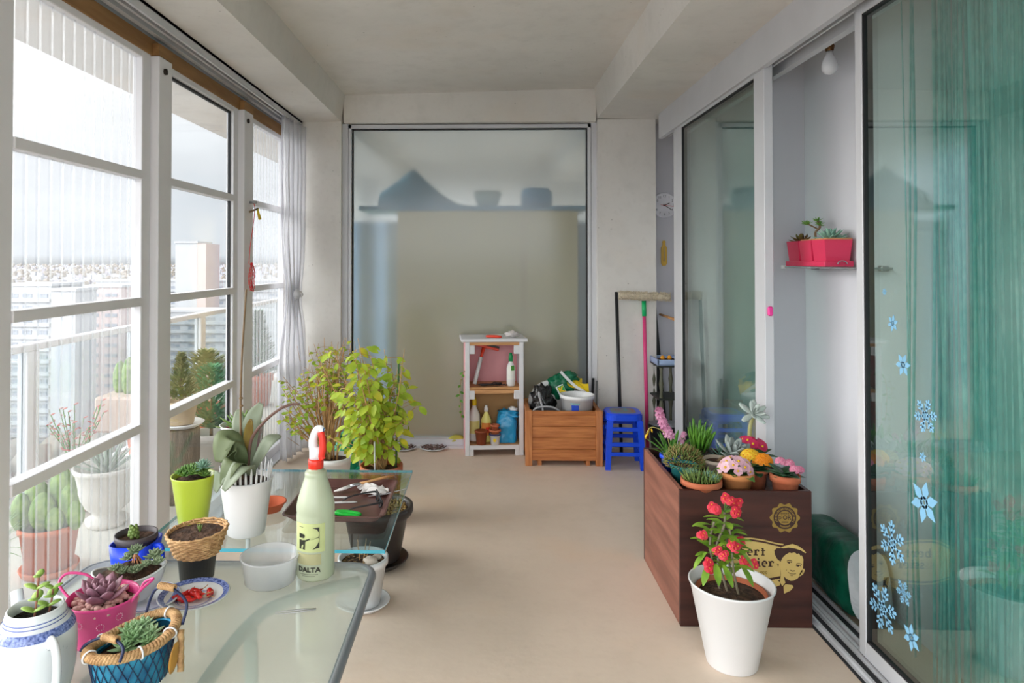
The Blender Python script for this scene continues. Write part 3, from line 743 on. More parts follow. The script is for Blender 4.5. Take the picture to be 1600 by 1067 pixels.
# spray bottle with green cap
def small_bottle(name, label, loc, r, h, body, cap, capc, neck=.4, lab=None, sx=1, sy=1, waist=0, caph=.05):
    b = thing(name, label, 'bottle', loc)
    g = M(); g.lathe([(r * .85, 0), (r, .008), (r * (1 - waist), h * .3), (r, h * .62), (r * .97, h * .72), (r * neck * 1.3, h * .9), (r * neck, h * .94), (r * neck, h)], 22, sx=sx, sy=sy); g.build('body', body, b)
    g = M(); g.lathe([(r * neck * 1.15, h - .006), (r * neck * 1.15, h + caph * .6), (r * neck * .8, h + caph * .75), (r * neck * .7, h + caph)], 18); g.build('cap', capc, b)
    if lab:
        n = 10; g = M()
        V = [((r + .0012) * sx * math.cos(a), (r + .0012) * sy * math.sin(a), z) for z in lab[:2] for a in [R(-150 + 120 * i / n) for i in range(n + 1)]]
        g.add(V, [(i, i + 1, n + 2 + i, n + 1 + i) for i in range(n)]); g.build('paper_label', lab[2], b)
        if len(lab) > 3:
            g = M(); q = lab[3]; V = [((r + .002) * sx * math.cos(a), (r + .002) * sy * math.sin(a), z) for z in q[:2] for a in [R(-115 + q[3] + 50 * i / n) for i in range(n + 1)]]
            g.add(V, [(i, i + 1, n + 2 + i, n + 1 + i) for i in range(n)]); g.build('label_mark', q[2], b)
    return b
m_gr = pm('green_plastic', '0f8a4e', .35, .06); m_yel = pm('yellow_plastic', 'e8c92c', .4, .05); m_lemon = pm('pale_yellow_plastic', 'e4dc7e', .35, .05)
m_lgreen = pm('leaf_green_print', '4d9a3c', .5, .1); m_oprint = pm('orange_print', 'e08a3c', .5, .1); m_clearp = pm('milky_plastic', 'e6e3de', .3, .03, 5)
small_bottle('spray_bottle', 'white spray bottle with green cap on the upper shelf', on_shelf(.125, .05, Z2), .031, .185, m_wplast, 0, m_gr, .45, (.05, .15, pm('white_label', 'eef0ea', .5), (.115, .15, m_lgreen, 25)), caph=.055)
small_bottle('cleaner_bottle', 'tall milky bottle with a yellow cap on the lower shelf', on_shelf(-.138, .12, Z1), .044, .265, m_clearp, 0, m_yel, .36, (.06, .15, pm('yellow_label', 'e6d98a', .5)), caph=.055)
small_bottle('detergent_bottle', 'pale yellow detergent bottle with white cap on the lower shelf', on_shelf(-.052, .085, Z1), .038, .225, m_lemon, 0, m_wplast, .36, (.05, .14, m_oprint, (.07, .11, m_red, 20)), sy=.7, waist=.08, caph=.04)
# coil of black cord on upper shelf
g = M(); rr = random.Random(3); P = []
for k in range(70):
    a = k * .55; P.append((-.045 + .07 * math.cos(a) * (1 + .25 * math.sin(k * .3)), .02 * math.sin(a * 1.02) * (1.2 + .4 * math.sin(k * .23)), .006 + .016 * (k % 12) / 12))
P += [(.02 + .012 * i, -.004 + .006 * math.sin(i), .008 + .004 * (i % 2)) for i in range(9)]
g.tube(smooth_path(P, 2), .0038, 6); tag(g.build('electric_cable', m_black, loc=on_shelf(.02, .045, Z2), rz=.1), 'coil of thin black cord lying on the upper shelf', 'cord')
# pots on the lower shelf
def pot_prof(r0, r1, h, rim=.012, t=.006, lip=.004):
    return [(.002, 0), (r0, 0), (r1 - (r1 - r0) * rim / h, h - rim), (r1 + lip, h - rim), (r1 + lip, h), (r1 - t, h), (r0 - t * .6, t), (.002, t)]
g = M(); g.lathe(pot_prof(.033, .043, .10), 24); tag(g.build('plant_pot', pm('brown_plastic', '8e4527', .45, .06), loc=on_shelf(-.095, .012, Z1)), 'empty brown plastic pot standing on the lower shelf', 'pot')
sp_ = thing('plant_pot', 'small white pot with a yellow mark under stacked terracotta pots', 'pot', on_shelf(.005, .01, Z1))
g = M(); g.lathe(pot_prof(.032, .038, .075), 24); g.build('body', m_wplast, sp_)
g = M(); g.lathe([(.0385, .066), (.0435, .066), (.0435, .0755), (.0385, .0755)], 24, cap=False); g.build('rim', pm('navy_rim', '2b3566', .4), sp_)
g = M(); a0 = -95; V = [((.0335 + .0045 * z / .07) * math.cos(R(a0 + q)) * 1.035, (.0335 + .0045 * z / .07) * math.sin(R(a0 + q)) * 1.035, z) for q, z in [(18 * math.cos(t * PI / 6), .035 + .013 * math.sin(t * PI / 6)) for t in range(12)]]
g.add(V, [tuple(range(12))]); g.build('lemon_print', m_yel, sp_)
g = M(); g.lathe(pot_prof(.028, .040, .03, .012), 24); tag(g.build('terracotta_pot', m_terra, loc=on_shelf(.005, .01, Z1 + .0755)), 'wide terracotta pot stacked on the white pot with yellow mark', 'pot')
g = M(); g.lathe(pot_prof(.022, .030, .036, .012), 24); tag(g.build('terracotta_pot', m_terra, loc=on_shelf(.005, .01, Z1 + .106)), 'smallest terracotta pot at the top of the shelf stack', 'pot')
# blue bag
m_bag = pm('blue_plastic_bag', '2196c9', .3, .12, 12, bump=.5, bscale=18, spec=.6)
bg_ = thing('plastic_bag', 'bright blue plastic bag stuffed full on the lower shelf', 'bag', on_shelf(.098, .10, Z1))
def bagf(u, v):
    a = 2 * PI * u; h = v * .215; q = (1.0 - .0 * v) if v < .75 else 1 - (v - .75) * 1.5
    ca, sa = math.cos(a), math.sin(a); k = 1 / (abs(ca) ** 4 + abs(sa) ** 4) ** .25
    w = 1 + .10 * mnoise.noise(Vector((ca * 2, sa * 2, v * 5))) + .05 * mnoise.noise(Vector((ca * 6, sa * 6, v * 12)))
    return (.072 * k * ca * q * w, .06 * k * sa * q * w, h * (1 + .06 * math.sin(3 * a) * v))
g = M(); g.grid(bagf, 44, 18); g.build('body', m_bag, bg_)
g = crumple((.01, -.01, .20), .07, .055, .035, 18, 10, .7, 4, 7); g.build('crumpled_neck', m_bag, bg_)
g = crumple((.045, -.02, .235), .03, .02, .016, 12, 8, .8, 9, 7); g.build('paper_scrap', pm('white_paper', 'dcdcdc', .8), bg_)
# things on top of the shelf
pr = thing('pruning_shears', 'red-handled pruning shears lying on top of the white shelf', 'shears', on_shelf(-.055, .07, Z3), R(-14))
for s_ in (-1, 1):
    g = M(); g.tube(smooth_path([(.0, 0, .010), (.04, s_ * .010, .011), (.08, s_ * .014, .010), (.115, s_ * .006, .008)], 4), [.006] + [.0085] * 11 + [.006], 8); g.build('handle', m_or, pr)
    g = M(); g.leaf((.005, 0, .01), (-1, s_ * .06, 0), (0, 0, 1), .07, .016, 0, 0, 5, lambda t: 1 - t * .85); g.build('blade', m_steel, pr)
g = crumple((0, 0, .022), .05, .028, .02, 22, 14, .6, 2, 8); tag(g.build('crumpled_cloth', pm('grey_white_cloth', 'cfc9c6', .9, .05, 20), loc=on_shelf(.135, .06, Z3 + .003)), 'crumpled pale cloth lying on top of the white shelf', 'cloth')
# ================================================================ timber crate
m_crate = wood('warm_timber', 'a9622f', 'c47d44', 5, 'X', .5); m_crate_v = wood('warm_timber_upright', 'b06a36', 'c98450', 5, 'Z', .5)
q0, q1 = at_z(821, 728, 0), at_z(943, 730, 0); CY = q0.y; cw = (q1.x - q0.x) / 2; ccx = (q0.x + q1.x) / 2; CH = .375; cd = .44
cr = thing('wooden_crate', 'warm brown slatted timber planter crate crammed with bags and a bucket', 'crate', (ccx, CY, 0))
for sx_ in (-1, 1):
    for y in (0, cd - .045):
        g = M(); a, b = sorted((sx_ * cw, sx_ * (cw - .047))); g.box((a, y, 0), (b, y + .045, CH), .003); g.build('corner_post', m_crate_v, cr)
for y in (.008, cd - .03):
    g = M()
    for k in range(4): g.box((-cw + .047, y, .035 + k * .078), (cw - .047, y + .02, .035 + k * .078 + .0765), .002)
    g.box((-cw + .047, y - .004, .347), (cw - .047, y + .026, CH - .004), .002); g.build('front_boards' if y < .1 else 'back_boards', m_crate, cr)
for sx_ in (-1, 1):
    g = M(); a, b = sorted((sx_ * (cw - .010), sx_ * (cw - .030)))
    for k in range(4): g.box((a, .045, .035 + k * .078), (b, cd - .045, .035 + k * .078 + .0765), .002)
    g.box((a - .004, .045, .347), (b + .004, cd - .045, CH - .004)); g.build('side_boards', wood('warm_timber_side', 'a9622f', 'c47d44', 5, 'Y', .5), cr)
    g = M(); x = sx_ * .165; g.box((x - .013, .02, 0), (x + .013, cd - .02, .034)); g.build('foot', m_crate_v, cr)
g = M(); g.box((-cw + .03, .03, .036), (cw - .03, cd - .03, .05)); g.build('bottom', m_crate, cr)
def in_crate(u, v, z): return Vector((ccx + u, CY + v, z))
bk = thing('bucket', 'white plastic bucket with blue label sitting in the timber crate', 'bucket', in_crate(.110, .155, .262)); bk.scale = (1.08, 1.08, 1.05)
g = M(); g.lathe([(.002, 0), (.093, 0), (.104, .165), (.112, .165), (.113, .19), (.104, .192), (.10, .18), (.088, .006), (.002, .006)], 36); g.build('body', m_wplast, bk)
def curved_label(r0, h0, r1, h1, a0, a1, z0, z1, eps=.001, n=10):
    g = M(); rad = lambda z: r0 + (r1 - r0) * (z - h0) / (h1 - h0) + eps
    V = [(rad(z) * math.cos(R(a0 + (a1 - a0) * i / n)), rad(z) * math.sin(R(a0 + (a1 - a0) * i / n)), z) for z in (z0, z1) for i in range(n + 1)]
    return g.add(V, [(i, i + 1, n + 2 + i, n + 1 + i) for i in range(n)])
curved_label(.093, 0, .104, .165, -118, -92, .085, .135).build('blue_label', pm('royal_blue_print', '1a48c0', .4), bk)
curved_label(.093, 0, .104, .165, -122, -88, .142, .147).build('label_text', pm('cyan_print', '5cc0cc', .4), bk)
g = crumple((0, 0, 0), .083, .075, .12, 30, 20, .45, 7, 8); g.T = None
tag(g.build('black_bag', pm('black_bin_bag', '18181a', .25, .2, 20, bump=.6, bscale=25, spec=.7), loc=in_crate(-.125, .22, .385)), 'shiny black plastic bag bulging out of the timber crate', 'bag')
g = M(); g.T = Matrix.Translation(in_crate(-.050, .350, .352)) @ Matrix.Rotation(R(-84), 4, 'X'); g.lathe([(.002, 0), (.13, 0), (.165, .02), (.172, .02), (.172, .025), (.163, .026), (.128, .006), (.002, .006)], 40)
tag(g.build('round_tray', m_wplast), 'large white round tray upright behind the black bag', 'tray')
# grey dustpan
dp = thing('dustpan', 'grey plastic dustpan with its handle up in the timber crate', 'dustpan', in_crate(-.155, .075, .30))
m_gp = pm('grey_plastic', 'a3a4a8', .4, .05)
g = M(); g.tube(smooth_path([(.025, .0, .02), (.012, .012, .09), (-.004, .02, .15), (-.01, .02, .19)], 5), [.016] * 10 + [.018, .019, .019, .018, .014, .006], 10, flat=.5); g.build('handle', m_gp, dp)
g = M(); g.tube(smooth_path([(-.065, .005, .03), (-.035, .002, .075), (.02, .0, .09), (.085, 0, .085), (.13, .0, .06), (.155, .0, .03), (.16, 0, 0)], 5), .011, 8, flat=.6); g.build('rim', m_gp, dp)
def dpf(u, v):
    x = -.065 + .225 * u; top = .03 + .058 * math.sin(PI * min(1, u * .9 + .08)); return (x, .008 + .03 * v, top * (1 - v) - .06 * v)
g = M(); g.grid(dpf, 12, 6); g.build('pan', pm('dark_grey_plastic', '4c4d50', .5), dp)
# soil sack with the K mark
sk = thing('soil_sack', 'crumpled green and yellow sack with a K mark in the timber crate', 'sack', in_crate(.02, .325, .46))
m_sg = pm('green_sack', '0d6b48', .35, .15, 14, bump=.5, bscale=20); m_sy = pm('yellow_sack', 'e3c21c', .4, .08, 14, bump=.3)
g = crumple((-.01, 0, .02), .085, .03, .075, 24, 16, .55, 3, 7); g.build('folded_body', m_sg, sk)
g = crumple((.045, .02, .085), .075, .035, .04, 20, 12, .55, 5, 7); g.build('folded_flap', m_sg, sk)
def ysk(u, v): return (.035 + .155 * u, -.05 + .03 * math.sin(u * 5) + .05 * v, .045 - .055 * u + .055 * v - .012 * math.sin(u * 7 + v * 3))
g = M(); g.grid(ysk, 12, 6); g.build('yellow_panel', m_sy, sk)
def ysk2(u, v): return (.075 + .08 * u, .03 + .02 * v, .05 + .06 * v + .01 * math.sin(u * 6) - .03 * u)
g = M(); g.grid(ysk2, 8, 6); g.build('yellow_panel', m_sy, sk)
def wed(u, v): return (-.02 + .20 * u + .012 * v, -.062 + .02 * u, .135 - .16 * u + .035 * math.sin(u * PI) * -.6 + .016 * v)
g = M(); g.grid(wed, 16, 2); g.build('white_edge', m_wplast, sk)
ex_, ey_ = Vector((.9, 0, .436)), Vector((-.436, 0, .9)); o_ = Vector((-.012, -.078, .012))
g = M(); patch(g, [(-.028, -.036), (.028, -.036), (.028, .036), (-.028, .036)], o_, ex_, ey_); g.build('white_print', m_wplast, sk)
g = M(); patch(g, [(-.018, -.026), (.026, -.026), (.026, .030), (-.018, .030)], o_, ex_, ey_, .0006, .0014); g.build('green_print', pm('bright_green_print', '1f9a3d', .4), sk)
g = M(); plane_text(g, 'K', .058, o_ + Vector((.004, -.0022, 0)), ex_, ey_, .0005, .003); g.build('letter', m_sy, sk)
# two tool handles standing behind the crate
for px, py, lab, mt in ((928, 592, 'black tool handle standing behind the timber crate', m_black), (934, 596, 'grey metal tool handle beside the black handle behind the crate', m_steel)):
    p = at_y(px, py, 5.135); g = M(); g.tube([(p.x - .02 if mt is m_black else p.x + .008, p.y - .0, .016), (p.x, p.y + .03, p.z)], .009, 8); tag(g.build('tool_handle', mt), lab, 'tool')
# ================================================================ blue stool
m_blue = pm('blue_plastic', '0a48dc', .38, .06, 6); m_seatr = pm('worn_red_print', 'a85a58', .5, .3, 24, col2='3f8f9c')
c0 = at_z(977, 720, 0); STY = 4.60 + .14; stx = at_y(973, 700, STY).x
st = thing('stool', 'bright blue plastic stool with worn red seat print beside the crate', 'stool', (stx, STY, 0), R(-3))
SHT = .372
g = M(); g.prism(rrect(-.115, -.115, .115, .115, .055), SHT - .012, SHT); g.prism(rrect(-.122, -.122, .122, .122, .06), SHT - .045, SHT - .008); g.build('seat', m_blue, st)
g = M(); g.prism(rrect(-.085, -.085, .085, .085, .05), SHT, SHT + .0015); g.build('seat_print', m_seatr, st)
for sx_ in (-1, 1):
    for sy_ in (-1, 1):
        g = M(); a = [(.078, .078), (.118, .078), (.118, .118), (.078, .118)]; b = [(.100, .100), (.133, .100), (.133, .133), (.100, .133)]
        V = [(sx_ * p[0], sy_ * p[1], SHT - .045) for p in a] + [(sx_ * p[0], sy_ * p[1], .0) for p in b]
        F = [(0, 1, 2, 3), (7, 6, 5, 4), (4, 5, 1, 0), (5, 6, 2, 1), (6, 7, 3, 2), (7, 4, 0, 3)]
        if sx_ * sy_ > 0: F = [f_[::-1] for f_ in F]
        g.sm = False; g.add(V, F); g.build('leg', m_blue, st)
    for z in (.27, .17, .105):
        q = .108 + (SHT - z) * .045
        g = M(); g.box((-q + .02, sx_ * q - .009, z - .013), (q - .02, sx_ * q + .009, z + .013), .003); g.build('rung', m_blue, st)
        g = M(); g.box((sx_ * q - .009, -q + .02, z - .013), (sx_ * q + .009, q - .02, z + .013), .003); g.build('rung', m_blue, st)
# ================================================================ poles against the column
p = at_y(963, 456, 5.12); q = at_y(971, 690, 4.98)
g = M(); g.tube([(q.x, 4.98, .0), (p.x, p.y, p.z)], .0125, 10); tag(g.build('broom_pole', m_black), 'long black pole leaning on the concrete column by the mop', 'pole')
mp_ = thing('window_washer', 'pink and green pole with fluffy beige head leaning on the column', 'mop', at_z(1012, 702, 0) * 1.0)
mb = mp_.location.copy(); tp = at_y(1006, 470, 5.10) - mb; t2 = at_y(1006.6, 494, 5.09) - mb
g = M(); g.tube([(0, 0, 0), t2], .0135, 12); g.build('pole', pm('pink_metal', 'd4447c', .35, .05), mp_)
g = M(); g.tube([t2, tp], .0165, 12); g.build('grip', pm('bright_green_plastic', '18b06a', .35, .05), mp_)
ha, hb = at_y(967, 461, 5.07) - mb, at_y(1047, 464, 5.07) - mb
g = M(); n_ = 26; rr = random.Random(8); P = [ha.lerp(hb, i / n_) for i in range(n_ + 1)]; g.tube(P, [.02 if i in (0, n_) else .027 + rr.uniform(-.002, .002) for i in range(n_ + 1)], 14)
for i in range(900):
    t = rr.random(); a = rr.uniform(0, 2 * PI); d = Vector((rr.uniform(-.5, .5), math.cos(a), math.sin(a))).normalized(); o = ha.lerp(hb, t) + d * .026
    g.fat(o, d, (1, 0, 0), rr.uniform(.008, .014), .005, .005, 0, 2, 4)
g.build('fleece_head', pm('beige_fleece', 'cfc3ac', .95, .12, 90), mp_)
g = M(); a = at_y(1015, 470, 5.22); b = at_y(1024, 562, 5.22); V = [(1.292, 5.25, a.z), (1.306, 5.25, a.z), (1.40, 5.25, 0.0), (1.292, 5.25, 0.0)]
g.sm = False; g.add([(x, y + o, z) for o in (0, .02) for x, y, z in V], [(3, 2, 1, 0), (4, 5, 6, 7), (0, 1, 5, 4), (1, 2, 6, 5), (2, 3, 7, 6), (3, 0, 4, 7)]); tag(g.build('black_board', m_black), 'tapering black board leaning in the corner behind the pink pole', 'board')
# corner stand with blue trays
a, b = at_y(1019, 566, 5.0), at_y(1068, 566, 5.0); cs = thing('plant_stand', 'dark two-tier stand with turned legs in the corner behind the door', 'stand', ((a.x + b.x) / 2, 5.05, 0))
hx = (b.x - a.x) / 2 - .02; zt = a.z
m_dk = pm('dark_green_black_wood', '2b2f2b', .5, .15, 8)
for z, nm in ((zt - .012, 'top'), (.42, 'shelf')):
    g = M(); g.box((-hx, -.14, z - .012), (hx, .14, z), .003); g.build(nm, m_dk, cs)
for x in (-hx + .03, hx - .03):
    for y in (-.11, .11):
        prf = [(.013, 0), (.016, .02), (.013, .05), (.010, .1), (.017, .17), (.011, .2), (.011, .3), (.018, .36), (.010, .4), (.013, .42), (.010, .46), (.017, .52), (.011, .56), (.010, zt - .05), (.016, zt - .025)]
        g = M(); g.lathe(prf, 12, (x, y, 0)); g.build('leg', pm('olive_turned_wood', '5a5a48', .45, .15, 8), cs)
tr = thing('seed_tray', 'pale blue tray with two small orange items on the corner stand', 'tray', ((a.x + b.x) / 2 - .0, 5.055, zt - .0115))
g = M(); g.box((-hx + .0, -.13, 0), (hx, .12, .006)); 
for u in ((-hx, -.13, hx, -.115), (-hx, .105, hx, .12), (-hx, -.13, -hx + .014, .12), (hx - .014, -.13, hx, .12)): g.box((u[0], u[1], 0), (u[2], u[3], .04), .003)
g.build('body', pm('pale_blue_tray', '9fb4d6', .5, .05), tr)
g = M(); g.box((-hx + .016, -.11, .006), (hx - .016, .10, .022)); g.build('soil', m_soil, tr)
for k in range(2):
    g = M(); g.ball((0, 0, .016), .017, 10, 7); tag(g.build('orange_fruit', pm('orange_skin', 'e39a22', .5, .1), loc=(tr.location.x - .025 + .05 * k, 5.05, zt - .0115 + .0225)), ('small orange fruit in the blue tray, the one nearer the mop', 'small orange fruit in the blue tray, the one nearer the glass door')[k], 'fruit', 'orange fruits in the blue tray')
pb = at_z(1036, 705, 0); pb.y = 4.80; pb.x = at_y(1040, 660, 4.80).x
bp_ = thing('black_pot', 'big black bucket pot with grey lid under the corner stand', 'pot', pb)
g = M(); g.lathe(pot_prof(.085, .115, .27, .03), 28); g.build('body', m_black, bp_)
g = M(); g.lathe([(.002, .262), (.112, .262), (.112, .272), (.10, .276), (.002, .276)], 28); g.build('lid', pm('grey_lid', '80838a', .5), bp_)
p = at_y(1031, 491, 5.25); q = at_y(1054, 500, 5.0); g = M(); g.tube([(p.x, 5.24, p.z), (q.x + .05, 4.9, q.z - .015)], [.009, .014], 8); g.tube([(q.x + .05, 4.9, q.z - .015), (q.x + .06, 4.9, 0)], .011, 8)
tag(g.build('garden_tool', m_bare), 'bare wooden tool handle in the corner above the stand', 'tool')
# clock and thermometer on the corner wall
p = at_y(1037, 321, 5.32); ck = thing('wall_clock', 'round white wall clock with black numerals partly behind the sliding door', 'clock', (p.x, 5.318, p.z))
T_ = Matrix.Rotation(R(90), 4, 'X'); cR = .098
g = M(); g.T = T_; g.lathe([(.002, 0), (cR, 0), (cR, .022), (cR - .006, .028), (cR - .011, .022), (.002, .02)], 44); g.build('case', m_white_cl := pm('clock_white', 'e3e3ea', .4), ck)
g = M(); ex, ey = Vector((1, 0, 0)), Vector((0, 0, 1)); o_ = Vector((0, -.0215, 0))
for k in range(12):
    a = R(90 - 30 * (k + 1)); plane_text(g, str(k + 1), .026, o_ + ex * .070 * math.cos(a) + ey * .070 * math.sin(a), ex, ey, .0005)
g.build('numerals', pm('clock_grey', '55565c', .5), ck)
for ang, ln, w, mt in ((R(90 - 65), .042, .006, m_black), (R(90 - 123), .064, .005, m_black), (R(90 - 98), .07, .0028, m_red)):
    g = M(); d = Vector((math.cos(ang), 0, math.sin(ang))); o = Vector((0, -.0235 - .001 * (mt is m_red), 0)); g.tube([o - d * (.03 if mt is m_red else .01), o + d * ln], w / 2, 6); g.build('hand', mt, ck)
p = at_y(1037, 396, 5.32); th = thing('thermometer', 'slim yellow wooden thermometer hanging below the clock', 'thermometer', (p.x, 5.318, p.z))
ow = [(-.022, -.075), (-.012, -.095), (.012, -.095), (.022, -.075), (.022, .045), (.012, .06), (.009, .078), (.013, .088), (.006, .10), (-.006, .10), (-.013, .088), (-.009, .078), (-.012, .06), (-.022, .045)]
g = M(); patch(g, [(a, b) for a, b in ow], (0, 0, 0), (1, 0, 0), (0, 0, 1), 0, .012); g.build('board', pm('yellow_wood', 'cfa94a', .5, .08, 20, stretch=(8, 8, 1)), th)
g = M(); g.tube([(0, -.0135, -.06), (0, -.0135, .05)], .0028, 6); g.build('tube', m_steel, th)
# ================================================================ silver curtain
m_silver = pm('silver_curtain_foil', 'f4f4f6', .35, .03, 40, bump=.5, bscale=140, metal=.08)
_n = m_silver.node_tree.nodes; _l = m_silver.node_tree.links; _t = _n.new('ShaderNodeBsdfTranslucent'); _t.inputs[0].default_value = (.93, .93, .95, 1)
_m = _n.new('ShaderNodeMixShader'); _m.inputs[0].default_value = .50; _l.new(_n['Principled BSDF'].outputs[0], _m.inputs[1]); _l.new(_t.outputs[0], _m.inputs[2]); _l.new(_m.outputs[0], _n['Material Output'].inputs[0])
def curt():
    g = M(); nu, nv = 150, 64; V = []
    for j in range(nv + 1):
        v = j / nv; z = .02 + (2.415 - .02) * v
        k = z - 1.16; pin = math.exp(-(k / .24) ** 2)
        flare = max(0, 1.1 - z) / 1.1
        yc = 4.90 + .02 * pin; hw_ = .205 * (1 - .52 * pin) * (1 + .06 * flare); xc = -1.385 + .03 * flare; hx_ = .035 + .028 * flare
        for i in range(nu + 1):
            u = i / nu
            ph = 2 * PI * (5.2 * u + .22 * math.sin(4 * u + 3 * v) * (1 - v * .8)); am = (.020 + .010 * flare) * (1 + .5 * mnoise.noise(Vector((u * 4, v * 2, 3))))
            x = xc - hx_ * (1 - 2 * u) * .6 + am * math.sin(ph) * (1 - .25 * pin) + .010 * mnoise.noise(Vector((u * 16, v * 9, 1)))
            y = yc - hw_ + 2 * hw_ * u + .016 * math.sin(2 * ph + 1) + .010 * mnoise.noise(Vector((u * 9, v * 11, 7)))
            V.append((x, min(y, 5.135), z))
    g.add(V, [(j * (nu + 1) + i, j * (nu + 1) + i + 1, (j + 1) * (nu + 1) + i + 1, (j + 1) * (nu + 1) + i) for j in range(nv) for i in range(nu)])
    return g
cu = thing('curtain', 'shiny silver foil curtain gathered and tied beside the facade', 'curtain', (0, 0, 0))
co = curt().build('cloth', m_silver, cu); sm_ = co.modifiers.new('thickness', 'SOLIDIFY'); sm_.thickness = .002
g = crumple((-1.345, 4.86, 1.16), .022, .03, .035, 14, 10, .5, 3, 7); g.tube(smooth_path([(-1.345, 4.86, 1.16), (-1.335, 4.92, 1.175), (-1.345, 4.99, 1.15), (-1.39, 5.02, 1.14)], 5), .011, 6); g.build('tie', m_silver, cu)
# rope with a peg and red cord hanging from the second post
hg = thing('hanging_rope', 'thin red cord looped into a hank hanging beside the facade post', 'cord', at_x(392, 315, XF + .03))
h0 = hg.location.copy(); m_rc = pm('red_cord_nylon', 'e0242a', .5, .05)
pts = [at_x(392, 315, XF + .03), at_x(398, 322, XF + .06), at_x(396, 350, XF + .06), at_x(391, 385, XF + .06), at_x(389, 412, XF + .06)]
g = M(); g.tube([p - h0 for p in smooth_path(pts, 4)], .0022, 6); g.build('cord', m_rc, hg)
g = M(); c_ = at_x(393, 432, XF + .06) - h0
for k in range(4):
    g.tube([c_ + Vector((.008 * math.sin(k * 2 + 3 * a), .034 * math.cos(a) + .005 * k, .078 * math.sin(a) - .005 * k)) for a in [2 * PI * i / 20 for i in range(20)]], .0019, 6, closed=True)
g.ball(c_ + Vector((0, .0, .078)), .009, 8, 6); g.build('hank', m_rc, hg)
g = M(); g.tube([at_x(390, 331, XF + .06) - h0, at_x(403, 326, XF + .07) - h0], .006, 6); g.build('toggle', m_stem, hg)
g = M(); a = at_x(402, 326, XF + .07) - h0; b = at_x(406, 342, XF + .07) - h0; g.tube([a, b], [.006, .011], 8); g.build('yellow_clip', m_yel, hg)
g = M(); p = at_x(390, 316, XF + .03) - h0; g.tube([p, p + Vector((.045, 0, 0))], .008, 8); g.build('hook', m_steel, hg)
# ================================================================ lamp in the niche
lb = thing('light_bulb', 'bare bulb in a brass holder hanging in the niche', 'lamp', at_x(1296, 50, 1.50))
l0 = lb.location; kz = 1.50 * FPX / (1297 - VPX) / FPX
zc = 2.42 - l0.z
g = M(); g.tube(smooth_path([(-.03, .10, zc), (-.02, .06, zc - .01), (-.01, .03, zc - .035), (0, 0, zc - .02), (0, 0, -.02)], 5), .004, 6); g.build('wire', pm('cream_wire', 'c9bda2', .6), lb)
g = M(); g.lathe([(.006, -.015), (.014, -.022), (.018, -.03), (.016, -.05), (.02, -.062), (.016, -.082), (.014, -.084)], 16); g.build('holder', pm('aged_brass', '6b4a2a', .35, .15, 30, metal=.7), lb)
g = M(); g.lathe([(.013, -.082), (.015, -.10), (.028, -.125), (.033, -.148), (.030, -.168), (.018, -.182), (.002, -.187)], 22); g.build('bulb', pm('frosted_bulb', 'd5d6da', .25, .01, 4), lb)
# ================================================================ shelf with pink planter in the niche
a = at_x(1225, 416, 1.455); b = at_x(1337, 416, 1.455)
ws = thing('wall_shelf', 'narrow glass wall shelf under the pink planter', 'shelf', (1.60, (a.y + b.y) / 2, a.z))
hl = (a.y - b.y) / 2
g = M(); g.box((-.15, -hl, -.008), (-.001, hl, 0), .001); g.build('board', glassy('shelf_glass', (.80, .88, .88), 1.5, haze=.25), ws)
for y in (-hl + .04, hl - .04):
    g = M(); g.box((-.03, y - .014, -.016), (-.0005, y + .014, .006), .003); g.build('bracket', m_steel, ws)
g = M(); g.box((-.16, hl - .02, -.012), (-.145, hl, .004), .002); g.build('end_clip', m_wplast, ws)
m_pp = pm('pink_lacquer', 'e0365f', .3, .04, 6)
y0p = at_x(1331, 410, 1.575).y; pz = a.z + .001
pp = thing('pink_planter', 'pink slatted planter box with succulents on the niche shelf', 'planter', (1.522, y0p, pz))
Lp = .38
g = M(); g.box((-.062, 0, 0), (.062, Lp, .024), .002); g.build('base_tray', m_pp, pp)
def trap(w0, w1, y0, y1, z0, z1, g):
    g.sm = False; g.add([(-w0, y0, z0), (w0, y0, z0), (w0, y1, z0), (-w0, y1, z0), (-w1, y0 - .008, z1), (w1, y0 - .008, z1), (w1, y1 + .006, z1), (-w1, y1 + .006, z1)],
          [(3, 2, 1, 0), (0, 1, 5, 4), (1, 2, 6, 5), (2, 3, 7, 6), (3, 0, 4, 7)])
for k in range(3):
    g = M(); trap(.050, .060, .012 + .125 * k, .012 + .125 * k + .105, .024, .118, g); o = g.build('pot_section', m_pp, pp)
    s_ = M(); s_.box((-.055, .008 + .125 * k, .104), (.055, .12 + .125 * k, .110)); s_.build('soil', m_soil, o)
g = M(); g.tube(arc_ := [(x_, -.006, .006 + z_) for x_, z_ in arc(.01, .004, .02, .016, 0, 180, 10)], .0025, 6); g.build('ring_handle', m_steel, pp)
g = M(); g.box((-.054, .0, .118), (.056, .24, .124)); g.build('wood_strip', m_bare, pp)
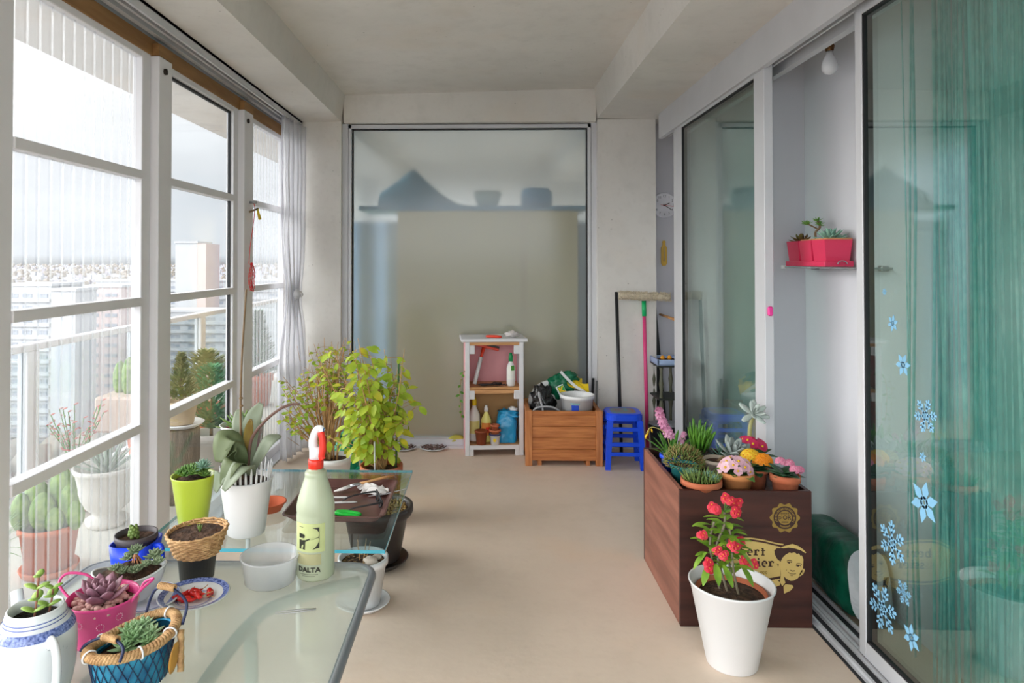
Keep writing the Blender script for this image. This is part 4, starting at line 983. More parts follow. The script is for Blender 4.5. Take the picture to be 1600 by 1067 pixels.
# ================================================================ the dark planter box with its print
fa, fb = at_z(1063, 979, 0), at_z(1278, 985, 0)
BX, BY_, BW, BH, BD = fa.x, fa.y, 1.250 - fa.x, .52, .60
m_dkw = pm('dark_stained_board', '341a15', .42, .2, 3.2, bump=.06, stretch=(.7, 6, 6), col2='4a2720')
m_dkside = pm('side_stained_board', '7a4b3d', .45, .12, 3.2, bump=.06, stretch=(6, .7, 6), col2='946050')  # lighter, redder brown than the front board
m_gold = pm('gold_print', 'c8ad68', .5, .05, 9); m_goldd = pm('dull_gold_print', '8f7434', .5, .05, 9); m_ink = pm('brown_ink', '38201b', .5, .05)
bx = thing('planter_box', 'large dark brown wooden box full of potted flowers with gold print', 'planter box', (BX, BY_, 0))
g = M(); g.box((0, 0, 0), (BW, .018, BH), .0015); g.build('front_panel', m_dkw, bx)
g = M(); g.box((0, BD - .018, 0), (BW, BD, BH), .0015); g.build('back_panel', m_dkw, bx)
g = M(); g.box((0, .018, 0), (.018, BD - .018, BH), .0015); g.build('side_panel', m_dkside, bx, label='lighter brown side')
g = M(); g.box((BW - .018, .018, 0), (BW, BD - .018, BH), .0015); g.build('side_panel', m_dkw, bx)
g = M(); g.box((.018, .018, .34), (BW - .018, BD - .018, .352)); g.build('inner_floor', m_dkw, bx)
kx, kz_ = BW / 214.0, BH / 211.0
def U(px, py): return ((px - 1063.5) * kx, (980 - py) * kz_)
EX, EZ, OF = Vector((1, 0, 0)), Vector((0, 0, 1)), Vector((0, -.0002, 0))
# medal
mx, mz = U(1233.8, 810)
g = M(); rr_ = 24.5 * kx
sc_ = [((rr_ * (.93 + .075 * math.cos(10 * a))) * math.cos(a) + mx, (rr_ * (.93 + .075 * math.cos(10 * a))) * math.sin(a) + mz) for a in [2 * PI * i / 80 for i in range(80)]]
patch(g, sc_, OF, EX, EZ, 0, .0006); md = g.build('medal', m_goldd, bx)
g = M(); stroke(g, [(mx + 14.8 * kx * math.cos(a), mz + 14.8 * kx * math.sin(a)) for a in [2 * PI * i / 48 for i in range(48)]], 7.2 * kx, OF, EX, EZ, .0006, .0010, True); g.build('ring', m_ink, md)
g = M()
for k, ch in enumerate('CONCOURS'):
    a = R(150 - 120 * k / 7); ex = Vector((math.sin(a), 0, -math.cos(a))); ey = Vector((math.cos(a), 0, math.sin(a)))
    plane_text(g, '-' if k % 1 else '|', .001, OF, ex, ey) if False else None
for k in range(26):
    a = R(205 - 230 * k / 25)
    stroke(g, [(mx + r_ * kx * math.cos(a), mz + r_ * kx * math.sin(a)) for r_ in (13.2, 16.2)], (1.5 if k % 3 else .8) * kx, OF, EX, EZ, .0010, .0013)
for k in range(9):
    a = R(300 - 60 * k / 8 - 0)
    stroke(g, [(mx + r_ * kx * math.cos(a), mz + r_ * kx * math.sin(a)) for r_ in (13.5, 16)], 1.2 * kx, OF, EX, EZ, .0010, .0013)
g.build('ring_lettering', m_goldd, md)
g = M(); plane_text(g, 'OR', 9.5 * kx, Vector((mx + 3.2 * kx, -.0012, mz)), EX, EZ, .0003, .0004); plane_text(g, 'D', 7 * kx, Vector((mx - 8.0 * kx, -.0012, mz - .4 * kx)), EX, EZ, .0003, .0002); plane_text(g, "'", 8 * kx, Vector((mx - 5.0 * kx, -.0012, mz + 2 * kx)), EX, EZ, .0003)
for dz, wd in ((7, 12), (-7, 9)):
    for k in range(5): stroke(g, [(mx + (-wd / 2 + wd * k / 4) * kx, mz + (dz + s_) * kx) for s_ in (-1.3, 1.3)], 1.1 * kx, OF, EX, EZ, .0006, .0010)
g.build('medal_lettering', m_ink, md)
# name plate
def ZP(x, y): return U(1150 + x / 7.62, 800 + y / 7.62)
g = M(); top = [ZP(-140, 395), ZP(-60, 350), ZP(60, 322), ZP(220, 322), ZP(380, 345), ZP(520, 378), ZP(620, 392)]
stroke(g, top, 2.2 * kx, OF, EX, EZ)
stroke(g, [ZP(570, 800), ZP(470, 818), ZP(385, 828), ZP(200, 838), ZP(60, 826), ZP(-60, 800), ZP(-140, 770)], 2.2 * kx, OF, EX, EZ)
plate = [ZP(-150, 430), ZP(-60, 385), ZP(60, 352), ZP(220, 352), ZP(380, 375), ZP(500, 402), ZP(580, 420), ZP(580, 760), ZP(470, 782), ZP(385, 795), ZP(200, 805), ZP(60, 795), ZP(-60, 770), ZP(-150, 735)]
patch(g, plate[::-1], OF, EX, EZ, 0, .0005); pl_ = g.build('name_plate', m_gold, bx)
g = M(); OI = Vector((0, -.0008, 0))
def stem_(x, y0, y1, w=26, serif=True, s0=True):
    patch(g, [ZP(x - w / 2, y1), ZP(x + w / 2, y1), ZP(x + w / 2, y0), ZP(x - w / 2, y0)], OI, EX, EZ)
    if serif: patch(g, [ZP(x - w, y1 + 1), ZP(x + w, y1 + 1), ZP(x + w, y1 - 9), ZP(x - w, y1 - 9)], OI, EX, EZ)
    if s0: patch(g, [ZP(x - w, y0 + 10), ZP(x, y0 + 10), ZP(x, y0), ZP(x - w, y0)], OI, EX, EZ)
def earc(cx, cy, rx, ry, a0, a1, w): stroke(g, [ZP(*q) for q in arc(cx, cy, rx, -ry, a0, a1, 16)], w * 1.3 * kx / 7.62, OI, EX, EZ)
def L_b(x): stem_(x, 415, 520, 20, False); earc(x + 22, 488, 26, 30, 0, 360, 15)
def L_e(x, cy=488): earc(x, cy, 27, 31, 0, 300, 15); patch(g, [ZP(x - 24, cy + 3), ZP(x + 32, cy + 3), ZP(x + 32, cy - 6), ZP(x - 24, cy - 6)], OI, EX, EZ)
def L_r(x, b=520): stem_(x, b - 65, b); earc(x + 22, b - 42, 20, 20, 150, 40, 13); patch(g, [ZP(*q) for q in arc(x + 36, b - 52, 9, -9, 0, 330, 8)], OI, EX, EZ)
def L_s(x, cy=620): stroke(g, [ZP(*q) for q in arc(x, cy - 15, 19, -16, 20, 250, 10) + arc(x, cy + 17, 21, -16, 90, -160, 10)], 17 * kx / 7.62, OI, EX, EZ)
L_b(95); L_e(205); L_r(275); stem_(365, 435, 520, 20); patch(g, [ZP(340, 468), ZP(395, 468), ZP(395, 457), ZP(340, 457)], OI, EX, EZ)
L_s(190); L_s(250); stem_(310, 585, 652); patch(g, [ZP(*q) for q in arc(310, 562, 12, -12, 0, 330, 8)], OI, EX, EZ); L_e(385, 620); L_r(455, 652)
patch(g, [ZP(530, 612), ZP(560, 625), ZP(550, 650), ZP(545, 625)], OI, EX, EZ)
g.build('lettering', m_ink, pl_)
g = M()
for x in (345, 372, 405): earc(x, 722, 10, 14, 0, 330, 7)
g.build('small_figures', m_goldd, pl_)
# boy's head print
g = M(); OB = Vector((0, -.0009, 0))
face = [(580, 580), (600, 540), (640, 500), (700, 480), (780, 485), (840, 510), (862, 560), (858, 640), (850, 690), (830, 735), (790, 785), (740, 812), (700, 815), (650, 790), (620, 762), (625, 800), (640, 835), (600, 880), (572, 830), (585, 740), (580, 680)]
patch(g, [ZP(*q) for q in face][::-1], OB, EX, EZ); 
for q in ([(835, 690), (870, 670), (878, 690), (858, 735), (815, 762), (810, 745)], [(485, 822), (520, 795), (575, 835), (572, 868), (535, 880), (500, 912)], [(615, 880), (640, 855), (725, 865), (738, 890), (700, 930), (622, 965)],
          [(580, 425), (640, 405), (730, 382), (800, 405), (860, 445), (897, 482), (885, 488), (830, 455), (760, 435), (680, 425), (620, 435)]): patch(g, [ZP(*k) for k in q][::-1], OB, EX, EZ)
hd = g.build('portrait_print', m_gold, bx)
g = M(); OC = Vector((0, -.0016, 0))
patch(g, [ZP(*q) for q in [(505, 460), (540, 430), (620, 436), (690, 428), (760, 438), (830, 458), (868, 490), (868, 545), (845, 505), (830, 525), (805, 490), (780, 500), (750, 470), (720, 490), (690, 480), (640, 510), (605, 545), (580, 590), (540, 560), (512, 510)]][::-1], OC, EX, EZ)
for pts, w in ((arc(690, 590, 36, -16, 150, 30, 8), 7), (arc(805, 630, 38, -22, 150, 20, 8), 7), (arc(690, 600, 26, -8, 180, 0, 8), 9), (arc(800, 640, 28, -10, 180, 0, 8), 9), ([(700, 690), (725, 700), (755, 695)], 8), ([(670, 712), (700, 730), (740, 735), (770, 728)], 6), ([(700, 750), (730, 755)], 5), ([(840, 710), (858, 690), (850, 725)], 7), ([(655, 685), (648, 695)], 6)):
    stroke(g, [ZP(*q) for q in pts], w * kx / 7.62, OC, EX, EZ)
for cx, cy in ((685, 605), (795, 640)): patch(g, [ZP(*q) for q in arc(cx, cy, 9, -9, 0, 330, 8)], OC, EX, EZ)
g.build('portrait_lines', m_ink, hd)
# ================================================================ green sack in the niche
gs = thing('soil_bag', 'dark green and white plastic sack slumped in the niche behind the box', 'sack', (1.49, 2.86, .0))
def sackf(u, v):
    a = 2 * PI * u; ca, sa = math.cos(a), math.sin(a); k = 1 / (abs(ca) ** 3.2 + abs(sa) ** 3.2) ** (1 / 3.2)
    y = -.15 + .46 * v; e_ = max(.05, min(1, (v + .02) * 6, (1.02 - v) * 6)) ** .4
    w = 1 + .07 * mnoise.noise(Vector((ca * 2, sa * 2, v * 6)))
    return (.085 * k * ca * e_ * w + .015 * sa, y + .05 * sa, .137 + .132 * k * sa * e_ * w * (1 - .10 * v))
g = M(); g.grid(sackf, 40, 24)
for i, f_ in enumerate(g.f):
    pass
g.build('body', pm('dark_green_sack', '0d4a38', .3, .15, 16, bump=.5, bscale=22, col2='14614a'), gs)
def endf(u, v):
    a = 2 * PI * u; ca, sa = math.cos(a), math.sin(a); k = 1 / (abs(ca) ** 3.2 + abs(sa) ** 3.2) ** (1 / 3.2); e_ = .90 * (1 - v) + .02
    return (.088 * k * ca * e_ + .012 * sa + .006, -.150 + .05 * sa - .018 * (1 - (2 * v - 1) ** 2) - .012 * v, .137 + .132 * k * sa * e_)
g = M(); g.grid(endf, 30, 8); g.build('end_fold', pm('white_sack_end', 'b9bcc0', .4, .06, 16, bump=.5, bscale=30), gs)
g = M(); patch(g, [(-.016, -.045), (.004, -.045), (.012, .03), (-.008, .03)], (.045, -.188, .16), (1, 0, .12), (0, 0, 1)); g.build('black_mark', m_black, gs)
# ================================================================ plant helpers
def leafm(name, c1, c2, rough=.45, tl=.3, scale=14, bump=0):
    if name in MATS: return MATS[name]
    m = pm(name, c1, rough, .1, scale, col2=c2, bump=bump); n = m.node_tree.nodes; l = m.node_tree.links
    t = n.new('ShaderNodeBsdfTranslucent'); l.new(n['Principled BSDF'].inputs['Base Color'].links[0].from_socket, t.inputs[0])
    mx = n.new('ShaderNodeMixShader'); mx.inputs[0].default_value = tl; l.new(n['Principled BSDF'].outputs[0], mx.inputs[1]); l.new(t.outputs[0], mx.inputs[2]); l.new(mx.outputs[0], n['Material Output'].inputs[0])
    return m
def rot_dir(az, el): return Vector((math.cos(el) * math.cos(az), math.cos(el) * math.sin(az), math.sin(el)))
GA = 2.39996
def rosette(g, c, n, ln, w, th, el0=80, el1=12, axis=None, rnd=None, inner=.35, prof=None, bend=-.25, r0=.0, k=6, seg=5):
    """spiral of fleshy leaves, inner ones short and upright, outer ones long and flat"""
    c = Vector(c); Q = (Vector(axis).to_track_quat('Z', 'Y').to_matrix() if axis else Matrix.Identity(3))
    for i in range(n):
        t = i / max(1, n - 1); az = i * GA; el = R(el0 + (el1 - el0) * t ** .8 + (rnd.uniform(-5, 5) if rnd else 0)); s_ = inner + (1 - inner) * t ** .7
        d = rot_dir(az, el); u = rot_dir(az, el + PI / 2)
        g.fat(c + Q @ (rot_dir(az, 0) * r0 * t + Vector((0, 0, -.1 * ln * t))), Q @ d, Q @ u, ln * s_, w * s_ ** .8, th * s_ ** .5, bend, seg, k, prof)
    return g
def soil_disc(r, z, seed=0, sx=1, sy=1, dome=.0, n=26, rings=6, amp=.004):
    g = M(); V = [(0, 0, z + dome)]
    for j in range(1, rings + 1):
        q = j / rings
        for k in range(n):
            a = 2 * PI * k / n; x, y = r * q * math.cos(a) * sx, r * q * math.sin(a) * sy
            V.append((x, y, z + dome * (1 - q * q) + (amp * mnoise.noise(Vector((x * 90, y * 90, seed))) if j < rings else 0)))
    F = [(0, 1 + k, 1 + (k + 1) % n) for k in range(n)]
    for j in range(rings - 1):
        for k in range(n): a, b = 1 + j * n + k, 1 + j * n + (k + 1) % n; F.append((a, a + n, b + n, b))
    return g.add(V, F)
def pot(name, label, loc, r0, r1, h, mat, cat='pot', rim=.014, lip=.004, soil=.016, t=.006, prof=None, n=32, sx=1, sy=1, rz=0, soil_mat=None, dome=.004, part='pot', seed=1):
    o = thing(name, label, cat, loc, rz)
    pr_ = prof or pot_prof(r0, r1, h, rim, t, lip)
    g = M(); g.lathe(pr_, n, sx=sx, sy=sy); g.build(part, mat, o)
    if soil is not None: soil_disc(r1 - t - .0005 - (r1 - r0) * soil / h, h - soil, seed, sx, sy, dome).build('soil', soil_mat or m_soil, o)
    return o
def flower(g, c, d, r, petals=5, mat_p=0, mat_c=1, cup=.25, w=1.0, roll=0.0, cr=.22):
    c = Vector(c); x, y, z = frame_z(d); g.cur = mat_p
    for i in range(petals):
        a = 2 * PI * i / petals + roll; e = x * math.cos(a) + y * math.sin(a)
        g.leaf(c, e + z * cup, z, r, r * w, .25, .1, 3, lambda t: (.35, .95, 1.0, .45)[min(3, int(t * 3 + .01))])
    g.cur = mat_c; g.ball(c + z * r * .08, r * cr, 6, 4); g.cur = 0
m_gdk = leafm('dark_green_leaf', '2f5a2c', '3f7035', .35); m_gmd = leafm('mid_green_leaf', '4f8a33', '6aa53f'); m_glt = leafm('light_green_leaf', '86b03c', 'b5c93e', .45, .4)
m_yg = leafm('yellow_green_leaf', 'a2b83a', 'd3c93c', .45, .45); m_blue_g = leafm('blue_green_succulent', '6f9a86', '8fb39c', .5, .1); m_grey_g = leafm('grey_succulent', '8d9a96', 'a9b2ae', .55, .08)
m_silver_g = leafm('silvery_succulent', 'aebdb5', 'c6cfc9', .55, .08); m_purple = leafm('mauve_succulent', '9a6f80', 'b58a98', .45, .08); m_olive = leafm('olive_sedum', '6b7238', '8f7d4a', .5, .1)
m_moss = leafm('mossy_succulent', '66803f', '8aa35a', .5, .1); m_cact = pm('cactus_green', '62843f', .6, .15, 30, col2='8aa457'); m_twig = pm('dry_twigs', 'b08a5c', .7, .15, 30, col2='c29a68')
m_hot = leafm('hot_pink_petal', 'd42a6a', 'e0467f', .5, .3); m_magenta = leafm('magenta_petal', 'c21f52', 'd83a68', .5, .3); m_palepink = leafm('pale_pink_petal', 'eab4c6', 'f2cdd8', .5, .3); m_redp = leafm('red_petal', 'e5304a', 'ee4a60', .5, .3)
m_yelp = leafm('yellow_petal', 'f0c020', 'f6d23a', .5, .3); m_orap = leafm('orange_petal', 'f0920e', 'f7a92a', .5, .3); m_pinkf = leafm('rose_pink_petal', 'e583a8', 'eda0ba', .5, .3)
RN = random.Random(11)
def tz(px, py): return at_z(px, py, TZ)

# ================================================================ NEAR TABLE
# --- teapot
tp_ = thing('teapot', 'white and blue rice-grain porcelain teapot used as a planter, nearest the corner', 'teapot', (-.690, 1.040, TZ), R(-38))
tp_.scale = (.90, .90, 1)
g = M(); g.lathe([(.002, .004), (.046, .004), (.046, 0), (.052, 0), (.056, .01), (.0615, .035), (.0635, .065), (.063, .085), (.060, .097), (.053, .108), (.0475, .112), (.0465, .118), (.0435, .128), (.041, .130), (.039, .127), (.040, .112), (.058, .08), (.05, .03), (.002, .015)], 44); g.build('body', m_ceram, tp_)
m_blue_pt = pm('blue_band_paint', '4a63b5', .2, .5, 260, col2='8fa0d6')
g = M(); g.lathe([(.0606, .0965), (.0580, .1022), (.0538, .1083)], 44, cap=False); g.build('blue_band', m_blue_pt, tp_)
for r_, z in ((.0479, .1135), (.0466, .1185)): g = M(); g.lathe([(r_ + .0006, z - .0006), (r_ + .0008, z), (r_ + .0006, z + .0006)], 44, cap=False); g.build('blue_line', m_blue_gl, tp_)
g = M(); g.tube(smooth_path([(.0595, 0, .090), (.074, 0, .098), (.090, 0, .088), (.094, 0, .060), (.086, 0, .030), (.066, 0, .018), (.056, 0, .018)], 5), .0062, 10, flat=1.5); hd_ = g.build('handle', m_ceram, tp_)
g = M()
for z_ in (.062, .03):
    for k in range(5):
        a = k * 1.256; g.leaf((.0985 - (.062 - z_) * .2, 0, z_), (.0, math.cos(a), math.sin(a)), (1, 0, 0), .006, .003, 0, 0, 2)
g.build('painted_flower', m_blue_gl, hd_)
g = M(); g.tube(smooth_path([(-.050, 0, .035), (-.072, 0, .055), (-.080, 0, .085), (-.088, 0, .118), (-.093, 0, .128)], 5), [.019] * 4 + [.016] * 4 + [.013] * 4 + [.0105] * 4 + [.010] * 5, 14); g.build('spout', m_ceram, tp_)
g = M()
for k in range(44):
    a = k * GA; z = .025 + .055 * ((k * .618) % 1); r_ = .0617 + .0018 * math.sin((z - .02) / .07 * PI / 2 + .2) + .0004
    c = Vector((r_ * math.cos(a), r_ * math.sin(a), z)); tdir = Vector((-math.sin(a), math.cos(a), 0)); g.leaf(c, tdir * math.cos(k) + UP * math.sin(k), Vector((math.cos(a), math.sin(a), 0)), .0045, .002, 0, 0, 2)
g.build('rice_grain_pattern', pm('rice_grain', 'b9c9c9', .3), tp_)
soil_disc(.0405, .112, 3).build('soil', pm('dark_soil', '241c18', .95, .3, 60, bump=1), tp_)
g = M(); st_ = M()
for (x, y, h, nl) in ((.004, -.004, .066, 4), (.0, .020, .04, 3)):
    top = Vector((x + .008, y + .004, .112 + h)); st_.tube(smooth_path([(x, y, .111), (x + .002, y + .004, .112 + h * .5), top], 4), .0018, 6)
    for k in range(nl):
        c = Vector((x, y, .124)).lerp(top, k / (nl - 1)); s_ = 1.0 if k < nl - 1 else .75
        for q in (0, PI): az = k * 1.57 + q + .9; g.fat(c, rot_dir(az, R(28)), rot_dir(az, R(118)), .021 * s_, .0175 * s_, .005, .35, 5, 6, lambda t: max(.1, math.sin(PI * min(1, t * .8 + .14)) ** .6))
g.build('leaves', leafm('jade_edge_leaf', '8fb44e', 'aac86a', .4, .15), tp_); st_.build('stem', pm('reddish_stem', '8a5a48', .6, .1), tp_)
# --- pink pail with mauve rosette
pk = thing('pink_pail', 'small pink metal pail with a mauve rosette succulent behind the teapot', 'planter', (-.668, 1.188, TZ))
m_pail = pm('pink_enamel', 'd9468a', .3, .03, 8)
g = M(); g.lathe([(.002, 0), (.045, 0), (.0475, .006), (.0575, .070), (.0595, .073), (.0575, .076), (.0555, .073), (.046, .010), (.002, .008)], 40); g.build('pail', m_pail, pk)
for a, z in ((-100, .05), (-65, .045), (-35, .055), (-80, .02), (-48, .022)):
    g = M(); a = R(a); r_ = .0478 + (z - .006) * .156 + .0012; c = Vector((r_ * math.cos(a), r_ * math.sin(a), z)); t_ = Vector((-math.sin(a), math.cos(a), 0))
    for q in range(10):
        b = 2 * PI * q / 10; p_ = c + (t_ * math.cos(b) + UP * math.sin(b)) * .0055; p_ = Vector((p_.x, p_.y, 0)).normalized() * (r_ + .0002 + (p_.z - z) * .156) + Vector((0, 0, p_.z)); g.ball(p_, .0012, 5, 4)
    g.build('printed_ring', pm('pale_pink_print', 'eaa6c6', .4), pk)
g = M()
for i in range(95):
    a = RN.uniform(0, 2 * PI); q = .053 * math.sqrt(RN.random()); g.ball((q * math.cos(a), q * math.sin(a), .061 + RN.uniform(0, .005)), RN.uniform(.0045, .008), 6, 5, 1, RN.uniform(.7, 1), .7)
g.build('pebbles', pm('pink_pebbles', 'd3a49c', .6, .2, 90, col2='e2beb4'), pk)['kind'] = 'stuff'
soil_disc(.053, .058, 4).build('soil', m_soil, pk)
g = M(); rosette(g, (-.004, 0, .068), 24, .058, .030, .0085, 78, 22, rnd=RN, inner=.38, bend=-.45, seg=6, prof=lambda t: max(.05, math.sin(PI * min(1, t ** 1.25 * .80 + .13)) ** .75 if t < .99 else .05)); g.build('rosette', m_purple, pk)
for s_, P in ((-1, [(-.0585, 0, .066), (-.085, .01, .088), (-.078, .02, .102), (-.05, .028, .098), (-.03, .03, .085)]), (1, [(.056, -.014, .070), (.066, .0, .084), (.078, .022, .094), (.060, .026, .086), (.056, .018, .074)])):
    g = M(); g.tube(smooth_path(P, 6), .0024, 7); g.build('handle', m_pail, pk)
# --- blue basket with wicker rim
bb = thing('blue_basket', 'boat-shaped blue mesh basket with a wicker rim and green rosettes', 'basket', (-.548, 1.062, TZ), R(66))
ba, bw = .075, .046
bb.scale = (.96, .96, .82)
m_bmesh = pm('blue_lining', '1f6a98', .35, .25, 26, col2='3596b8'); m_navy = pm('navy_cord', '1f2a4d', .5, .1)
def bsk(u, v):
    a = 2 * PI * u; q = .80 + .20 * v; return (ba * q * math.cos(a), bw * q * math.sin(a) * (1 - .0 * v), .0 + .082 * v + .010 * v * math.cos(a) ** 2)
g = M(); g.grid(bsk, 48, 8); V = [bsk(i / 48, 0) for i in range(48)]; g.add(V, [tuple(range(48))[::-1]]); g.build('body', m_bmesh, bb)
g = M()
for k in range(26):
    for s_ in (-1, 1): g.tube([Vector(bsk((k + s_ * 2.2 * t / 6) / 26, t / 6)) * 1.0 + Vector((math.cos(2 * PI * k / 26), math.sin(2 * PI * k / 26), 0)) * .0012 for t in range(7)], .0008, 4)
g.build('netting', m_navy, bb)
g = M()
for s_ in range(3):
    n_ = 170; P = []
    for i in range(n_):
        a = 2 * PI * i / n_; p_ = Vector(bsk(i / n_, 1)); w_ = a * 26 + s_ * 2 * PI / 3; o_ = Vector((math.cos(a), math.sin(a), 0)); P.append(p_ + o_ * .0065 * math.cos(w_) + UP * (.0055 * math.sin(w_) + .002))
    g.tube(P, .0036, 6, closed=True)
g.build('wicker_rim', m_wicker, bb)
for u in (.02, .30, .48, .70, .83):
    g = M(); c = Vector(bsk(u, 1)) + UP * .002; o_ = Vector((math.cos(2 * PI * u), math.sin(2 * PI * u), 0)); g.tube([c + o_ * .0105 * math.cos(q) + UP * .0105 * math.sin(q) for q in [2 * PI * i / 14 for i in range(14)]], .0016, 5, closed=True); g.build('white_tie', m_wplast, bb)
g = M(); g.tube([Vector(bsk(i / 48, .93)) * .93 + UP * .004 for i in range(48)], .0025, 5, closed=True); g.build('lining_edge', pm('bright_blue_plastic', '3fa8dc', .3), bb)
soil_disc(1, .068, 5, ba * .93, bw * .90, .004, 30, 7, .004).build('soil', m_soil, bb)
for s_ in (1, -1):
    if s_ > 0: P = [(.062, -.040, .088), (.072, -.038, .125), (.066, -.010, .150), (.060, .015, .148), (.064, .036, .125), (.058, .044, .088)]
    else: P = [(-.058, -.041, .088), (-.048, -.036, .105), (-.044, -.012, .112), (-.048, .016, .110), (-.060, .034, .100), (-.064, .040, .088)]
    pp_ = smooth_path(P, 6); g = M(); g.tube(pp_, .0026, 6); h_ = g.build('handle', m_navy, bb)
    g = M(); m_ = len(pp_) // 2 - 1
    for q in range(-5, 6): c = pp_[m_] + (pp_[m_ + 3] - pp_[m_ - 3]).normalized() * q * .0028; x_, y_, _ = frame_z(pp_[m_ + 3] - pp_[m_ - 3]); g.tube([c + (x_ * math.cos(b) + y_ * math.sin(b)) * .0052 for b in [2 * PI * i / 10 for i in range(10)]], .0019, 5, closed=True)
    g.build('grip_wrap', m_wicker, h_)
g = M(); g.fat((.036, -.0455, .012), (0, -.15, 1), (.2, -1, 0), .060, .026, .005, 0, 6, 8, lambda t: max(.15, math.sin(PI * min(1, t * .9 + .05)) ** .5)); g.build('wooden_charm', pm('golden_wood', 'c08a3a', .5, .15, 30), bb)
g = M(); g.tube([(.050, -.049, .084 - .08 * t / 9 + .002) if t % 2 else (.054, -.046, .084 - .08 * t / 9) for t in range(10)], .0055, 7); g.build('wicker_braid', m_wicker, bb)
for (x, y, z, s_) in ((.0, .002, .086, 1.0), (.026, -.006, .082, .85), (.012, .020, .088, .9), (-.018, -.002, .080, .8), (.030, .016, .090, .75), (.008, -.022, .080, .75)): g = M(); rosette(g, (x, y, z), 22, .034 * s_, .0145 * s_, .005 * s_, 82, 5, axis=(x * 6, y * 6, 1), rnd=RN, inner=.42, seg=4, k=6); g.build('rosette', leafm('green_rosette', '8fb880', 'bcd8b0', .5, .12), bb)
# --- oval dish on a saucer
sc = thing('saucer', 'deep blue rimmed china saucer under the boat-shaped dish', 'saucer', (-.655, 1.312, TZ))
g = M(); g.lathe([(.002, 0), (.036, 0), (.062, .010), (.064, .011), (.062, .0125), (.036, .004), (.002, .003)], 44); g.build('plate', m_ceram, sc)
g = M(); g.lathe([(.0435, .0064), (.0605, .0124)], 44, cap=False); g.build('blue_band', m_blue_pt, sc)
od = thing('oval_dish', 'boat-shaped white dish of small green rosettes and soil on the blue saucer', 'planter', (-.682, 1.304, TZ + .0115), R(24))
def odf(u, v): a = 2 * PI * u; q = .55 + .45 * math.sin(v * PI / 2); return (.064 * q * math.cos(a), .043 * q * math.sin(a), .048 * v ** 1.2 + .012 * v * math.cos(a) ** 2)
g = M(); g.grid(odf, 44, 8); V = [odf(i / 44, 0) for i in range(44)]; g.add(V, [tuple(range(44))[::-1]]); g.tube([odf(i / 44, 1) for i in range(44)], .0022, 6, closed=True); g.build('dish', m_ceram, od)
soil_disc(1, .046, 6, .062, .042, .022, 30, 8, .006).build('soil', m_soil, od)
m_dro = leafm('dusty_rosette', '6f8260', '8b9c79', .55, .08)
for (x, y, z, s_) in ((.044, .012, .066, 1.1), (.03, -.020, .064, .8), (.05, -.012, .062, .9), (-.022, -.018, .064, .8), (-.008, -.026, .06, .75), (.012, -.028, .058, .9), (-.002, .02, .066, .9)): g2 = M(); rosette(g2, (x, y, z + .004), 18, .021 * s_, .0115 * s_, .005 * s_, 85, 10, rnd=RN, inner=.5, seg=3, k=5); g2.build('rosette', m_dro, od)
g = M(); g2 = M()
for k in range(9): a = k * .7; g.tube(smooth_path([(.014 + .012 * math.cos(a), .004 + .012 * math.sin(a), .060), (.010 + .004 * math.cos(a), .004 + .004 * math.sin(a), .078), (.010, .004, .084)], 3), .0013, 5)
rosette(g2, (.010, .004, .088), 26, .021, .0105, .004, 88, 5, rnd=RN, inner=.5, seg=3, k=5)
g2.build('rosette', m_dro, od); g.build('stem', pm('copper_stem', 'a8714e', .6, .15), od)
# --- blue mug with dark pot
mg = thing('blue_mug_pot', 'small dark pot with a bead-like sprout standing in a bright blue plastic mug', 'planter', (-.755, 1.470, TZ))
m_mug = pm('bright_blue_plastic_mug', '0c3fe0', .3, .04, 8)
g = M(); g.lathe([(.002, 0), (.037, 0), (.040, .004), (.0445, .056), (.0425, .056), (.037, .006), (.002, .004)], 32, sq=5); g.build('mug', m_mug, mg)
g = M(); g.tube(smooth_path([(.042, -.012, .047), (.058, -.016, .050), (.064, -.018, .046), (.064, -.018, .020), (.062, -.018, .004)], 4), .0052, 8, flat=1.4); g.build('handle', m_mug, mg)
g = M(); g.lathe([(.036, .03), (.0405, .058), (.0435, .060), (.0435, .071), (.0405, .071), (.0385, .06), (.036, .05)], 32, cap=False); g.build('inner_pot', pm('dark_grey_pot', '4a4448', .5, .1), mg)
soil_disc(.039, .060, 7).build('soil', m_soil, mg)
g = M()
for k in range(26): a = k * GA; h = k / 26; g.ball((-.006 + .009 * math.cos(a) * (1 - h * .4), .009 * math.sin(a) * (1 - h * .4), .063 + .024 * h), .0048 - .001 * h, 6, 5)
g.build('sprout', m_moss, mg)
# --- wicker basket on a black pot
wk = thing('basket_pot', 'black plastic nursery pot sitting in a flared wicker sleeve with a tiny sprout', 'planter', (-.602, 1.424, TZ))
g = M(); g.lathe([(.002, .002), (.030, .002), (.031, 0), (.034, .0), (.0395, .055), (.043, .056), (.045, .082), (.042, .082), (.036, .04), (.002, .03)], 32); g.build('pot', m_black, wk)
g = M(); rows = 11
for j in range(rows):
    t = j / (rows - 1); P = []
    for i in range(72):
        a = 2 * PI * i / 72; r_ = .0435 + .0165 * t + .0019 * math.cos(a * 18 + PI * (j % 2)); P.append((r_ * math.cos(a), r_ * math.sin(a), .052 + .045 * t + .004 * math.cos(a - .5) * t))
    g.tube(P, .0026, 5, closed=True)
for i in range(18): a = 2 * PI * i / 18; g.tube([((.0437 + .0165 * t) * math.cos(a), (.0437 + .0165 * t) * math.sin(a), .052 + .046 * t) for t in (0, .5, 1)], .0022, 5)
g.build('wicker_sleeve', m_wicker, wk)
soil_disc(.0555, .090, 8, dome=.003).build('soil', m_soil, wk)
g = M()
for a in (.3, 1.9, 3.6, 5.0): g.fat((.004, .004, .092), rot_dir(a, R(68)), rot_dir(a, R(158)), .017, .006, .003, -.2, 4, 5)
g.build('sprout', m_moss, wk)
